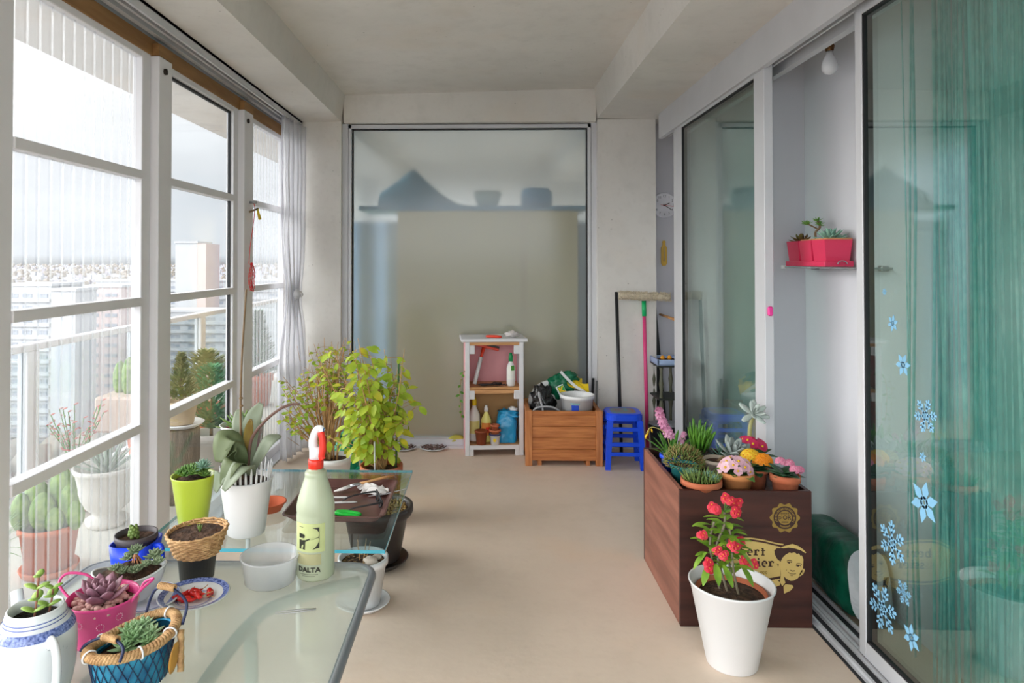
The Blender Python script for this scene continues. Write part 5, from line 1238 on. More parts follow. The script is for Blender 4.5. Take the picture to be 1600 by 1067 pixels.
# --- plate with chillies
pp_ = tz(303, 938); ch = thing('plate', 'small white plate with blue rim holding dried red chillies', 'plate', pp_)
g = M(); g.lathe([(.002, 0), (.036, 0), (.040, .003), (.0655, .0125), (.0668, .0135), (.065, .0145), (.040, .006), (.034, .0035), (.002, .003)], 48); g.build('dish', m_ceram, ch)
g = M(); g.lathe([(.054, .0113), (.0645, .0151)], 48, cap=False); g.build('blue_band', m_blue_pt, ch)
g = M()
for r_ in (.030, .033): g.lathe([(r_, .0034), (r_ + .0008, .0037), (r_ + .0016, .0034)], 48, cap=False)
g.build('blue_line', m_blue_gl, ch)
m_chil = pm('dried_chilli_skin', 'c9191a', .22, .25, 60, bump=.4, bscale=90, col2='de2c22')
lbl = ['dried red chilli with a curved stalk at the back of the pile on the plate', 'long dried red chilli lying across the middle of the plate', 'dried red chilli at the plate side nearest the wicker sleeve pot', 'dried red chilli on the plate side next to the blue basket', 'fat dried red chilli at the front of the pile on the plate', 'crumpled dried red chilli in the centre of the pile', 'short dried red chilli separate from the pile, near the tub']
for k, (x, y, a, ln) in enumerate(((-.006, .017, .7, .030), (.006, .002, -.1, .036), (-.017, .004, 1.2, .028), (-.024, -.010, .2, .026), (-.006, -.016, .25, .034), (.010, -.009, -.35, .033), (.026, .010, -1.0, .028))):
    c = thing('chilli', lbl[k], 'chilli', pp_ + Vector((x, y, .0042 + (.004 if k in (1, 5) else 0))), a, 'dried chillies on the blue-rimmed plate')
    g = M(); n_ = 9; g.tube([(-ln / 2 + ln * i / n_, .003 * math.sin(i * .6), .0055 + .0012 * math.sin(i * 1.7)) for i in range(n_ + 1)], [max(.0008, .0062 * math.sin(PI * min(1, i / n_ * .8 + .18)) * (1 + .18 * math.sin(i * 2.1 + k))) for i in range(n_ + 1)], 8); g.build('pod', m_chil, c)
    g = M(); g.tube(smooth_path([(ln / 2 - .001, 0, .0055), (ln / 2 + .006, .001, .007), (ln / 2 + .012, .004, .009)], 3), .0008, 5); g.build('stalk', m_twig, c)
# --- tub, spray bottle, tweezers
pt = tz(422, 907); g = M(); g.lathe([(.002, 0), (.048, 0), (.0515, .003), (.0580, .050), (.0600, .052), (.0600, .055), (.0570, .055), (.0505, .005), (.002, .003)], 48)
m_tub = glassy('frosted_tub_plastic', (.90, .92, .93), 1.4, .15, haze=.5, hazecol=(.90, .91, .93), hz_trans=.55)
tag(g.build('plastic_tub', m_tub, loc=pt), 'empty round frosted plastic tub beside the big spray bottle', 'tub')
pt = tz(493, 897); sb = thing('spray_bottle', 'tall translucent trigger spray bottle printed DALTA on the near table', 'bottle', pt)
m_bot = pm('translucent_bottle', 'c3cdb0', .3, .04, 6, trans=.30, spec=.4, col2='ccd4b8'); m_liq = pm('green_print_area', 'b8c187', .4, .10, 18)
br = .0395
g = M(); g.lathe([(.002, 0), (br - .004, 0), (br, .004), (br, .128), (br - .0008, .132), (br, .136), (br, .148), (br * .93, .162), (br * .74, .186), (br * .62, .201), (br * .57, .206), (.0225, .207), (.0232, .211), (.0225, .216), (.0205, .218), (.0148, .220), (.0143, .228), (.002, .228)], 40); g.build('body', m_bot, sb)
curved_label(br, 0, br, .1, -148, -48, .062, .120, .0006, 20).build('label_print', m_liq, sb)
curved_label(br, 0, br, .1, -138, -60, .036, .058, .0006, 16).build('label_panel', pm('olive_label_panel', 'a3a078', .5, .03), sb)
def on_cyl(g, V, F, ac, zc, r_): g.add([((r_ + v[2]) * math.cos(R(ac) + v[0] / r_), (r_ + v[2]) * math.sin(R(ac) + v[0] / r_), zc + v[1]) for v in V], F)
g = M(); g.sm = False
def flatpoly(poly, ac=-97, zc=.091, dz=.0012):
    # fan of thin strips so that the print follows the curve
    on_cyl(g, [(p[0] * .001, p[1] * .001, dz) for p in poly], [tuple(range(len(poly)))], ac, zc, br)
for poly in ([(-22, 8), (-14, 8), (-9, 7), (-8, 2), (-10, -1), (-22, -1)], [(-22, -4), (-14, -5), (-7, -4), (-7, -10), (-8, -24), (-22, -24)], [(22, 22), (22, 8), (20, 13), (16, 18), (8, 21)], [(22, -20), (8, -23), (14, -18), (19, -11), (22, -4)], [(-7, -4), (0, -1), (10, 1), (22, 3), (22, 1), (10, -2), (0, -4), (-7, -8)], [(-22, 22), (-12, 22), (-12, 21), (-22, 21)], [(22, 8), (22, -4), (21, -4), (20, 2), (21, 8)]): flatpoly(poly)
V, F = text_mesh('DALTA', .0135, .0003, .0004); on_cyl(g, [(v[0] * 1.12, v[1], v[2] + .0012) for v in V], F, -97, .026, br)
for k in range(16): on_cyl(g, [(x * .001, y * .001, .001) for x, y in ((-20 + 2.5 * k, 0), (-18.4 + 2.5 * k, 0), (-18.4 + 2.5 * k, 1.1), (-20 + 2.5 * k, 1.1))], [(0, 1, 2, 3)], -97, .0165, br)
for k in range(11): on_cyl(g, [(x * .001, y * .001, .001) for x, y in ((-14 + 2.5 * k, 0), (-12.4 + 2.5 * k, 0), (-12.4 + 2.5 * k, 1.0), (-14 + 2.5 * k, 1.0))], [(0, 1, 2, 3)], -97, .0130, br)
g.build('print', pm('black_print', '2b2c22', .4), sb)
g = M(); g.lathe([(.0135, .222), (.0158, .224), (.0162, .240), (.0140, .243)], 30, wob=lambda a, z: .03 * math.cos(a * 20)); g.build('collar', m_red, sb)
g = M(); g.lathe([(.0138, .242), (.0135, .262), (.0105, .268)], 20, sx=1.0, sy=.85); g.tube(smooth_path([(-.004, 0, .258), (-.006, 0, .280), (-.000, 0, .300), (.009, 0, .306), (.014, 0, .300)], 5), [.0095] * 6 + [.0085] * 8 + [.0075] * 7, 10); g.build('sprayer_head', m_wplast, sb)
g = M(); g.tube(smooth_path([(.011, -.004, .300), (.015, -.005, .284), (.016, -.006, .266), (.013, -.006, .250), (.016, -.006, .243)], 4), .0058, 8, flat=1.3); g.build('trigger', m_red, sb)
g = M(); g.tube([(.010, 0, .303), (.018, 0, .302)], .0065, 10); g.build('nozzle', pm('blue_nozzle', '2a4f86', .4), sb)
a, b = tz(430, 960), tz(494, 953); tw_ = thing('tweezers', 'steel tweezers lying on the frosted table in front of the tub', 'tweezers', (a + b) / 2, math.atan2(b.y - a.y, b.x - a.x)); hl_ = (b - a).length / 2
for s_ in (-1, 1):
    g = M(); V = []; n_ = 8
    for i in range(n_ + 1): t = i / n_; y = s_ * (.0035 * math.sin(PI * min(1, (1 - t) * .75 + .0)) * (1 if t < .95 else .2) + .0008); w = .0028 - .0018 * (1 - t) if t < .5 else .0026; V.append((-hl_ + 2 * hl_ * t, y, w))
    P = [(v[0], v[1], .0022) for v in V]; g.tube(P, [v[2] * .8 for v in V], 6, flat=.5); g.build('arm', m_steel, tw_)

# ================================================================ CLEAR GLASS TABLE
def gz(px, py): return at_z(px, py, GZ_)
# --- lime pot
lp = pot('lime_pot', 'lime green tapered pot with small green rosettes on the glass table corner', (-1.062, 2.475, GZ_), .050, .0765, .172, pm('lime_glaze', 'b4c83a', .3, .03, 6, coat=.3), cat='planter', prof=[(.002, 0), (.048, 0), (.051, .004), (.074, .160), (.0775, .168), (.0765, .173), (.072, .170), (.048, .01), (.002, .008)], soil=.018, dome=.01)
m_lpr = leafm('lime_pot_rosette', '55803c', '7ba24e', .5, .1)
for k in range(15):
    g = M(); a = k * GA; q = .05 * math.sqrt((k + .5) / 15); rosette(g, (q * math.cos(a), q * math.sin(a), .172 + .022 * (1 - q / .05) + RN.uniform(0, .014)), 15, .031, .0135, .005, 85, 8, rnd=RN, inner=.45, seg=3, k=5, axis=(q * math.cos(a) * 8, q * math.sin(a) * 8, 1)); g.build('rosette', m_lpr, lp)
g = M(); rosette(g, (.04, -.01, .205), 30, .042, .011, .004, 88, -5, rnd=RN, inner=.6, seg=3, k=5); g.build('agave_head', m_blue_g, lp)
# --- orchid
oc = thing('orchid', 'orchid with broad drooping leaves in a glossy white tapered pot', 'orchid', (-.835, 2.385, GZ_))
g = M(); g.lathe([(.002, 0), (.060, 0), (.064, .004), (.088, .180), (.0905, .188), (.089, .192), (.085, .188), (.060, .01), (.002, .008)], 44); g.build('outer_pot', m_wplast, oc)
g = M()
for k in range(30): a = 2 * PI * k / 30; g.fat((.078 * math.cos(a), .078 * math.sin(a), .150), (math.cos(a) * .12, math.sin(a) * .12, 1), (math.cos(a), math.sin(a), 0), .082 + .012 * (k % 2), .0085, .0035, 0, 4, 6, lambda t: 1 if t < .8 else .45)
g.lathe([(.074, .14), (.0785, .160), (.0795, .176), (.0775, .176), (.072, .14)], 36, cap=False); g.build('slotted_inner_pot', m_wplast, oc)
soil_disc(.074, .178, 9, dome=.008, amp=.012).build('bark', pm('orchid_bark', '3a2a22', .9, .3, 60, bump=1), oc)
m_orl = leafm('orchid_leaf', '66744e', '7f8c66', .4, .15, 6); m_orp = leafm('orchid_leaf_pale', '8d9a80', 'a3ad96', .4, .15, 6)
orig = Vector((-.835, 2.385, GZ_))
cB = Vector((-.012, -.01, .188))
def w2(px, py, dy): return at_y(px, py, orig.y + dy) - orig
# broad leaves given by the pixel of tip, offset in depth, width
def strap(tip, mid, w, mat, root=cB, n=9, fold=.18, up=None):
    pts = smooth_path([root, mid, tip], n); g = M(); V = []; m_ = len(pts)
    for i, p_ in enumerate(pts):
        d = (pts[min(i + 1, m_ - 1)] - pts[max(i - 1, 0)]).normalized(); t = i / (m_ - 1); v_ = Vector(up or (0, -.5, .8)); sd = d.cross(v_).normalized(); nn = sd.cross(d)
        q = w / 2 * max(.03, math.sin(PI * (t * .88 + .08)) ** .65)
        for s_, hz in ((-1, fold), (-.5, fold * .35), (0, 0), (.5, fold * .35), (1, fold)): V.append(p_ + sd * q * s_ + nn * q * hz)
    F = [(i * 5 + k, i * 5 + k + 1, (i + 1) * 5 + k + 1, (i + 1) * 5 + k) for i in range(m_ - 1) for k in range(4)]
    g.add(V, F); o = g.build('leaf', mat, oc); md_ = o.modifiers.new('thickness', 'SOLIDIFY'); md_.thickness = .0025; return o
strap(w2(341, 722, -.10), w2(356, 684, -.07), .085, m_orl, cB + Vector((0, 0, .03)))
strap(w2(352, 714, -.06), w2(370, 698, -.06), .05, m_orl, cB + Vector((.01, 0, .03)))
strap(w2(347, 758, -.14), w2(365, 722, -.12), .07, m_orl, cB + Vector((.02, -.02, .02)))
strap(w2(349, 766, -.16), w2(378, 728, -.13), .065, m_orp, cB + Vector((.04, -.02, .02)))
strap(w2(336, 768, -.12), w2(348, 740, -.12), .06, m_orp, cB + Vector((-.03, -.03, .0)))
strap(w2(408, 630, .02), w2(392, 668, .02), .062, m_orp, cB + Vector((.01, .02, .01)), up=(0, -1, .1))
strap(w2(372, 640, .05), w2(374, 672, .03), .05, m_orp, cB + Vector((0, .03, .02)), up=(0, -1, .1))
strap(w2(392, 655, -.03), w2(388, 680, -.02), .032, leafm('bronze_leaf', '7a5a2a', '8a7a38', .4, .2), cB + Vector((.01, 0, .02)), up=(0, -1, .1))
strap(w2(438, 680, .03), w2(418, 692, -.01), .052, m_orp, cB + Vector((.03, 0, .02)))
g = M(); P = smooth_path([cB + Vector((-.0, .0, 0)), w2(376, 650, .02), w2(378, 560, .03), w2(385, 452, .04)], 8); g.tube(P, [.0048 - .0016 * i / (len(P) - 1) for i in range(len(P))], 8)
for px, py in ((377, 634), (376.5, 622)): c = w2(px, py, .025); g.ball(c, .0075, 7, 5, 1, 1, .7)
g.build('flower_spike', m_stem, oc)
g = M(); P = smooth_path([cB + Vector((.02, .0, 0)), w2(392, 690, -.02), w2(412, 660, -.03), w2(436, 640, -.03), w2(455, 632, -.02), w2(468, 631, -.02)], 7); g.tube(P, [.0062 - .0025 * i / (len(P) - 1) for i in range(len(P))], 8); g.build('cut_spike', pm('brown_cut_stem', '6d5148', .6, .15), oc)
# bamboo cane lying out of the pot's far side
# --- pink pot in clear glass with agave-like succulent
pg = pot('pink_pot', 'pink pot in a clear glass holder with pointed green succulent leaves behind the orchid', (-1.035, 2.90, GZ_), .058, .080, .235, pm('rose_pink_pot', 'd36a86', .4, .04, 8), cat='planter', rim=.02, soil=.016)
g = M(); g.lathe([(.070, .0), (.0885, .250), (.0905, .250), (.072, -.0)], 36, cap=False); g.build('glass_holder', glassy('clear_holder_glass', (.9, .93, .94), 1.4, haze=.10), pg)
g = M(); g.lathe([(.0815, .236), (.0915, .248), (.0915, .256), (.0885, .256), (.081, .240)], 36, cap=False); g.build('white_rim', m_wplast, pg)
g = M(); rosette(g, (0, 0, .235), 34, .125, .026, .011, 86, 14, rnd=RN, inner=.45, seg=5, bend=-.12, prof=lambda t: max(.05, (1 - t) ** .6 * (.7 + .6 * min(1, t * 3)))); g.build('leaves', leafm('pointed_succulent', '6f9448', '93b463', .4, .15), pg)
# --- terracotta saucers
pt = gz(418, 800); g = M(); g.lathe([(.002, 0), (.046, 0), (.063, .030), (.066, .030), (.066, .034), (.060, .034), (.045, .006), (.002, .005)], 36); tag(g.build('plant_saucer', pm('orange_terracotta', 'c9633f', .7, .08, 14), loc=(-.823, 2.60, GZ_)), 'orange terracotta saucer on the glass table behind the white pot', 'saucer')
# --- tray and what lies in it
a, b, c, d = gz(434, 824), gz(597, 829), gz(623, 758), gz(486, 757)
tx_, tw2 = (a.x + b.x) / 2 * .5 + (c.x + d.x) / 2 * .5, .185; ty_a, ty_b = a.y + .03, c.y - .02
tr_ = thing('serving_tray', 'brown plastic tray holding glasses, brush and green tool on the glass table', 'tray', ((a.x + b.x) / 2, (ty_a + ty_b) / 2, GZ_)); hxT, hyT = (b.x - a.x) / 2 - .004, (ty_b - ty_a) / 2
m_tray = pm('brown_tray_plastic', '5a3a36', .35, .08, 10, col2='6b4842')
g = M(); n_ = len(rrect(0, 0, 1, 1, .1)); lay = []
for sc_, z in ((.86, .0), (.865, .002), (1.0, .027), (1.02, .028), (1.02, .031), (.99, .031), (.855, .006)): lay.append([(x, y, z) for x, y in rrect(-hxT * sc_, -hyT * sc_, hxT * sc_, hyT * sc_, .03 * sc_)])
V = [p for q in lay for p in q]; F = [(j * n_ + k, j * n_ + (k + 1) % n_, (j + 1) * n_ + (k + 1) % n_, (j + 1) * n_ + k) for j in range(len(lay) - 1) for k in range(n_)]
F += [tuple(range(n_))[::-1], tuple((len(lay) - 1) * n_ + k for k in range(n_))]; g.add(V, F); g.build('tray', m_tray, tr_, smooth=False)
ZT = GZ_ + .0065
def tt(px, py, dz=.006): p = at_z(px, py, ZT + dz); return Vector((p.x, p.y, ZT))
p = tt(584, 767); nk = M(); nk.grid(lambda u, v: (-.052 + .104 * u + .012 * math.sin(v * 5), -.05 + .10 * v + .01 * math.sin(u * 6), .004 + .022 * abs(mnoise.noise(Vector((u * 3.2, v * 3.2, 2)))) + .014 * math.sin(PI * u) * abs(math.sin(v * 6))), 22, 18)
o = nk.build('paper_napkin', pm('white_tissue', 'e4e0de', .9, .02, 20), loc=p + Vector((-.004, 0, .004)), rz=.15); md_ = o.modifiers.new('thickness', 'SOLIDIFY'); md_.thickness = .0012; tag(o, 'crumpled white paper napkin in the brown tray', 'napkin')
a, b = tt(522, 769), tt(616, 755); a.z += .012; b.z += .036; d = (b - a); pb_ = thing('paintbrush', 'flat paintbrush with pale bristles and wooden handle lying on the napkin', 'brush', a, math.atan2(d.y, d.x)); Lb = math.hypot(d.x, d.y); sl = d.z / Lb
g = M(); g.tube([(Lb * .42, 0, .004 + sl * Lb * .42), (Lb * .55, 0, .004 + sl * Lb * .55), (Lb * .8, 0, .004 + sl * Lb * .8), (Lb, 0, .004 + sl * Lb)], [.009, .007, .0085, .006], 8, flat=.6); g.build('handle', m_bare, pb_)
g = M(); g.tube([(Lb * .26, 0, .003 + sl * Lb * .26), (Lb * .43, 0, .004 + sl * Lb * .42)], [.013, .011], 8, flat=.45); g.build('ferrule', m_steel, pb_)
g = M(); g.tube([(0, 0, -.002), (Lb * .12, 0, .001), (Lb * .27, 0, .003 + sl * Lb * .26)], [.004, .013, .013], 8, flat=.4); g.build('bristles', pm('white_bristles', 'dcd9d6', .8, .08, 90), pb_)
# spectacles
sp0 = tt(592, 786); gl2 = thing('eyeglasses', 'black-framed eyeglasses with round lenses lying open in the brown tray', 'glasses', sp0, R(-72))
for k, s_ in enumerate((-1, 1)):
    c = Vector((s_ * .034, 0, .0245)); ring = [c + Vector((.025 * math.cos(q), .003 * math.cos(q * 2), .020 * math.sin(q))) for q in [2 * PI * i / 22 for i in range(22)]]
    g = M(); g.tube(ring, .0034, 6, closed=True); rm = g.build('rim', m_black, gl2)
    g = M(); g.sm = False; g.add(ring, [tuple(range(22))]); g.build('lens', glassy('spectacle_lens', (.94, .95, .95), 1.4), rm)
    g = M(); g.tube(smooth_path([(s_ * .060, 0, .030), (s_ * .066, -.012, .030), (s_ * .068, -.060, .026), (s_ * .064, -.105, .020), (s_ * .058, -.135, .008)], 5), [.0062] * 8 + [.0054] * 6 + [.0042] * 7, 7, flat=.55); g.build('temple', m_black, gl2)
g = M(); g.tube(smooth_path([(-.010, 0, .026), (0, .002, .031), (.010, 0, .026)], 4), .0028, 6); g.build('bridge', m_black, gl2)
p = tt(544, 804); gc = thing('garden_snips', 'bright green plastic-handled tool lying closed at the tray edge', 'tool', p, R(-16))
for s_ in (-1, 1):
    g = M(); g.tube(smooth_path([(-.055, s_ * .004, .009), (-.02, s_ * .013, .010), (.02, s_ * .012, .010), (.05, s_ * .006, .009)], 5), [.004] + [.0085] * 12 + [.0085, .008, .004], 8, flat=.9); g.build('handle', pm('vivid_green_plastic', '17c43d', .3, .05), gc)
for k, (px, py, rz_, lab) in enumerate(((524, 775, .02, 'white plastic plant marker in the tray beside the brush bristles'), (536, 783, .10, 'white plastic plant marker in the tray under the glasses'))):
    p = tt(px, py); g = M(); g.prism([(-.05, -.008), (.04, -.008), (.055, 0), (.04, .008), (-.05, .008)], .0008, .0026); tag(g.build('plant_marker', m_wplast, loc=p, rz=rz_), lab, 'marker', 'plant markers in the brown tray')
p = tt(603, 775); g = M(); g.tube([(-.07, .0, .005), (.0, .01, .012), (.085, .02, .031)], [.004, .006, .002], 6, flat=.4); tag(g.build('plastic_knife', m_tub, loc=p), 'clear plastic knife sticking out over the tray edge', 'knife')
# ================================================================ DARK BOX: pots on its inner floor
PF = .4800
bx_in = [c for c in bx.children if c.name.startswith('inner_floor')][0]; bx_in.location.z = .1272
m_kal = leafm('glossy_dark_leaf', '234a2c', '33603a', .3, .1); m_prim = leafm('primula_leaf', '4a7a35', '5f9440', .5, .25)
def cluster_flowers(g, c, rx, ry, rz, n, r, petals, rnd, w=.9, cr=.22):
    for i in range(n):
        z = 1 - (i + .5) / n * 1.05; a = i * GA; s_ = math.sqrt(max(0, 1 - z * z)); d = Vector((s_ * math.cos(a), s_ * math.sin(a), max(z, .05)))
        flower(g, Vector(c) + Vector((d.x * rx, d.y * ry, d.z * rz)), d + Vector((0, -.25, .2)), r * rnd.uniform(.85, 1.1), petals, 0, 1, .25, w, rnd.random() * 6, cr)
def skirt(g, c, n, ln, w, el0, el1, rnd, bend=.6, th=None):
    for i in range(n):
        az = i * GA; el = R(el0 + (el1 - el0) * i / n)
        if th: g.fat(c, rot_dir(az, el), rot_dir(az, el + PI / 2), ln * rnd.uniform(.8, 1.1), w, th, bend, 5, 6)
        else: g.leaf(c, rot_dir(az, el), rot_dir(az, el + PI / 2), ln * rnd.uniform(.8, 1.1), w, bend, .2, 5)
# shallow bowl of mixed sedums
b1 = pot('succulent_bowl', 'shallow terracotta bowl of mixed sedums at the front corner of the dark box', (.850, 2.715, PF), .045, .074, .066, m_terra, cat='potted plant', rim=.02, soil=.010, dome=.008)
g = M()
for i in range(150):
    a = i * GA; q = .062 * math.sqrt((i + .5) / 150); p_ = Vector((q * math.cos(a), q * math.sin(a), .058)); d = Vector((p_.x * 9 + RN.uniform(-.4, .4), p_.y * 9 + RN.uniform(-.4, .4), 1)); g.fat(p_, d, (1, 0, 0), RN.uniform(.025, .05), .0055, .0045, RN.uniform(-.3, .4), 3, 5)
g.build('sedum', leafm('sedum_mix', '5f7d3c', '8a9a52', .5, .1), b1)
for (x, y, s_) in ((.045, -.020, 1), (.04, .03, 1), (-.02, .045, 1.15)): g = M(); rosette(g, (x, y, .07), 18, .034 * s_, .020 * s_, .006, 80, 8, rnd=RN, inner=.45, seg=3, k=5); g.build('rosette', m_blue_g, b1)
# pale pink primula
b2 = pot('primula', 'pale pink primula in an orange terracotta pot at the front of the dark box', (.998, 2.742, PF), .045, .061, .088, pm('light_terracotta', 'c9844f', .7, .06, 14), cat='potted plant', rim=.022, soil=.012)
g = M(); skirt(g, (0, 0, .082), 11, .085, .05, 35, 2, RN, .5); g.build('leaves', m_prim, b2)
g = M(); cluster_flowers(g, (-.008, -.010, .098), .058, .048, .045, 20, .021, 5, RN, 1.05, .25); g.build('flowers', [m_palepink, m_yelp], b2)
# orange and yellow kalanchoe
b3 = pot('kalanchoe', 'yellow and orange kalanchoe in the dark box between the primulas', (1.098, 2.815, PF), .036, .047, .08, m_terra, cat='potted plant', soil=.012)
g = M(); skirt(g, (0, 0, .075), 16, .085, .045, 40, 0, RN, .4, .004); g.build('leaves', m_kal, b3)
for (x, y, z, mt, nm) in ((-.018, .0, .122, m_yelp, 'yellow flowers'), (.020, -.028, .112, m_orap, 'orange flowers')):
    g = M(); cluster_flowers(g, (x, y, z), .036, .034, .032, 46, .0105, 5, RN, 1.0, .3); g.build('flower_head', [mt, m_orap], b3, label=nm)
# rose kalanchoe
b4 = pot('kalanchoe', 'rose pink kalanchoe in a weathered terracotta pot at the box corner', (1.175, 2.715, PF), .042, .052, .088, m_terra, cat='potted plant', rim=.026, soil=.012)
g = M(); skirt(g, (0, 0, .084), 15, .075, .042, 40, 0, RN, .4, .004); g.build('leaves', m_kal, b4)
for (x, y, z) in ((-.008, .02, .128), (.022, .012, .122), (.030, -.022, .108), (.048, -.014, .104)): g = M(); cluster_flowers(g, (x, y, z), .017, .017, .016, 18, .0085, 5, RN, 1.0, .3); g.build('flower_head', [m_pinkf, m_palepink], b4)
# bushy sedum
b5 = pot('sedum', 'bushy green and brown sedum spilling over a teal pot in the dark box', (.832, 2.885, PF), .045, .056, .075, pm('teal_pot', '2f7f80', .35, .08), cat='potted plant', soil=.01)
g = M()
for i in range(520):
    a = i * GA; t = (i + .5) / 520; el = math.acos(1 - t * 1.05); d = Vector((math.sin(el) * math.cos(a), math.sin(el) * math.sin(a), math.cos(el))); p_ = Vector((0, 0, .072)) + Vector((d.x * .07, d.y * .075, d.z * .065)); g.cur = 0 if RN.random() < .6 else 1; g.fat(p_, d + Vector((RN.uniform(-.5, .5), RN.uniform(-.5, .5), RN.uniform(0, .6))), (1, .2, 0), RN.uniform(.014, .028), .0052, .0045, 0, 2, 5)
g.build('foliage', [leafm('sedum_green', '5d7436', '7b8a45', .5, .1), leafm('sedum_tips', '8a7346', 'a08a58', .5, .1)], b5)
# pink hyacinth
b6 = pot('hyacinth', 'pink hyacinth leaning in the back corner of the dark box', (.822, 3.045, PF), .036, .046, .07, m_blue, cat='potted plant', soil=.01)
g = M()
for i in range(13): az = i * GA; g.fat((.012 * math.cos(az), .012 * math.sin(az), .06), rot_dir(az, R(72 - 42 * i / 13)), rot_dir(az, R(162 - 42 * i / 13)), RN.uniform(.10, .13), .020, .005, .35, 6, 6, lambda t: max(.1, min(1, (1 - t) * 2.2) ** .6))
g.build('leaves', m_gmd, b6)
for P, n, r_ in (([(0, 0, .06), (.0, 0, .13), (-.012, 0, .16), (-.04, 0, .215), (-.055, 0, .265)], 46, .026), ([(.025, 0, .06), (.035, 0, .11), (.045, 0, .125), (.055, 0, .15), (.058, 0, .16)], 14, .016)):
    sp_ = smooth_path(P, 6); g = M(); g.tube(sp_, .0045, 7); o = g.build('flower_stem', m_gmd, b6)
    g = M(); k0 = int(len(sp_) * .42)
    for i in range(n):
        t = i / n; q = k0 + t * (len(sp_) - 1 - k0); c = sp_[int(q)]; az = i * GA; d = rot_dir(az, R(10 + 50 * t)); flower(g, c + d * r_ * .62 * (1 - .3 * t), d, r_ * .72, 6, 0, 1, .1, .55, RN.random() * 6, .14)
    g.build('florets', [leafm('hyacinth_petal', 'd98ab5', 'e8b0cd', .5, .3), m_palepink], o)
g = M(); P = smooth_path([(.0, .0, .06), (-.02, -.01, .15), (-.06, -.015, .185), (-.095, -.02, .19), (-.112, -.02, .165)], 5); g.tube(P, .0022, 5); o = g.build('arching_stalk', leafm('pale_stalk', 'a3a05a', 'b8b06a', .5, .1), b6)
g = M()
for i in range(7): c = P[-1 - i * 1] + Vector((RN.uniform(-.008, .008), RN.uniform(-.01, .01), -.006)); g.fat(c, (RN.uniform(-.4, .4), 0, -1), (1, 0, 0), .018, .009, .008, 0, 3, 6)
g.build('yellow_buds', m_yelp, o)
# grey echeveria in beige pot
b7 = pot('echeveria', 'large grey echeveria sprawling out of a beige pot in the middle of the dark box', (.972, 2.89, PF), .048, .058, .095, pm('beige_pot', 'b3a798', .6, .06), cat='potted plant', soil=.012)
g = M(); rosette(g, (.062, -.008, .118), 19, .105, .042, .010, 82, 8, axis=(.3, -.35, 1), rnd=RN, inner=.42, seg=6, bend=-.35, prof=lambda t: max(.05, math.sin(PI * min(1, t ** 1.3 * .82 + .12)) ** .8)); g.build('rosette', m_grey_g, b7)
g = M(); g.tube(smooth_path([(0, 0, .08), (.03, 0, .10), (.062, -.008, .112)], 4), .010, 8); g.build('stem', m_stem, b7)
# finger jade
b8 = pot('finger_jade', 'upright bright green finger jade at the back of the dark box', (.962, 3.085, PF), .042, .052, .075, m_black, cat='potted plant', soil=.01)
g = M()
for i in range(75):
    a = i * GA; t = i / 75; c = Vector((.035 * math.sqrt(t) * math.cos(a), .035 * math.sqrt(t) * math.sin(a), .07 + .06 * RN.random())); g.fat(c, Vector((c.x * 12, c.y * 12, 1.1)), (1, 0, 0), RN.uniform(.06, .085), .012, .009, -.25, 4, 6, lambda t: max(.35, math.sin(PI * (t * .6 + .3))))
g.build('foliage', leafm('jade_bright', '4e8a2c', '74ab3e', .4, .12), b8)
# small aloe
b9 = pot('aloe', 'small blue-green aloe between the finger jade and the red primula', (1.058, 3.02, PF), .032, .040, .07, m_terra, cat='potted plant', soil=.01)
g = M()
for cx, cy in ((0, 0), (.025, .02), (-.03, -.01)): rosette(g, (cx, cy, .075), 13, .085, .013, .007, 82, 25, rnd=RN, inner=.5, seg=5, prof=lambda t: max(.06, 1 - t ** 1.4))
g.build('leaves', leafm('aloe_leaf', '3f6f5c', '6b9280', .45, .08), b9)
# magenta primula
b10 = pot('primula', 'magenta primula with yellow eyes behind the orange kalanchoe', (1.158, 2.965, PF), .042, .053, .08, m_terra, cat='potted plant', soil=.01)
g = M(); skirt(g, (0, 0, .076), 10, .085, .05, 40, 5, RN, .45); g.build('leaves', m_gdk, b10)
g = M()
for i in range(11): a = i * GA; q = .046 * math.sqrt((i + .3) / 11); c = Vector((q * math.cos(a) - .005, q * math.sin(a), .142 + RN.uniform(-.01, .014))); flower(g, c, Vector((q * math.cos(a) * 14, q * math.sin(a) * 14 - .5, 1)), .023, 5, 0, 1, .12, 1.05, RN.random() * 6, .24)
g.build('flowers', [m_magenta, m_yelp], b10)
g = M()
for i in range(6): a = i * 1.05; g.tube([(0, 0, .075), (.02 * math.cos(a), .02 * math.sin(a), .135)], .002, 5)
g.build('stalks', m_gmd, b10)
# tall silvery echeveria
b11 = pot('tall_succulent', 'tall silvery succulent rosette on a bare stem at the back of the dark box', (1.196, 3.115, PF), .030, .036, .07, m_terra, cat='potted plant', soil=.01)
g = M(); g.tube(smooth_path([(0, 0, .06), (-.005, 0, .12), (.0, 0, .18), (.012, -.005, .232)], 5), [.010] * 10 + [.008] * 6, 8); g.build('stem', pm('pale_yellow_stem', 'a8a46a', .6, .15, 40), b11)
g = M(); rosette(g, (.012, -.008, .238), 15, .075, .030, .009, 84, -12, axis=(.05, -.75, .7), rnd=RN, inner=.5, seg=5, prof=lambda t: max(.12, math.sin(PI * min(1, t ** 1.2 * .8 + .1)) ** .7)); g.build('rosette', m_silver_g, b11)
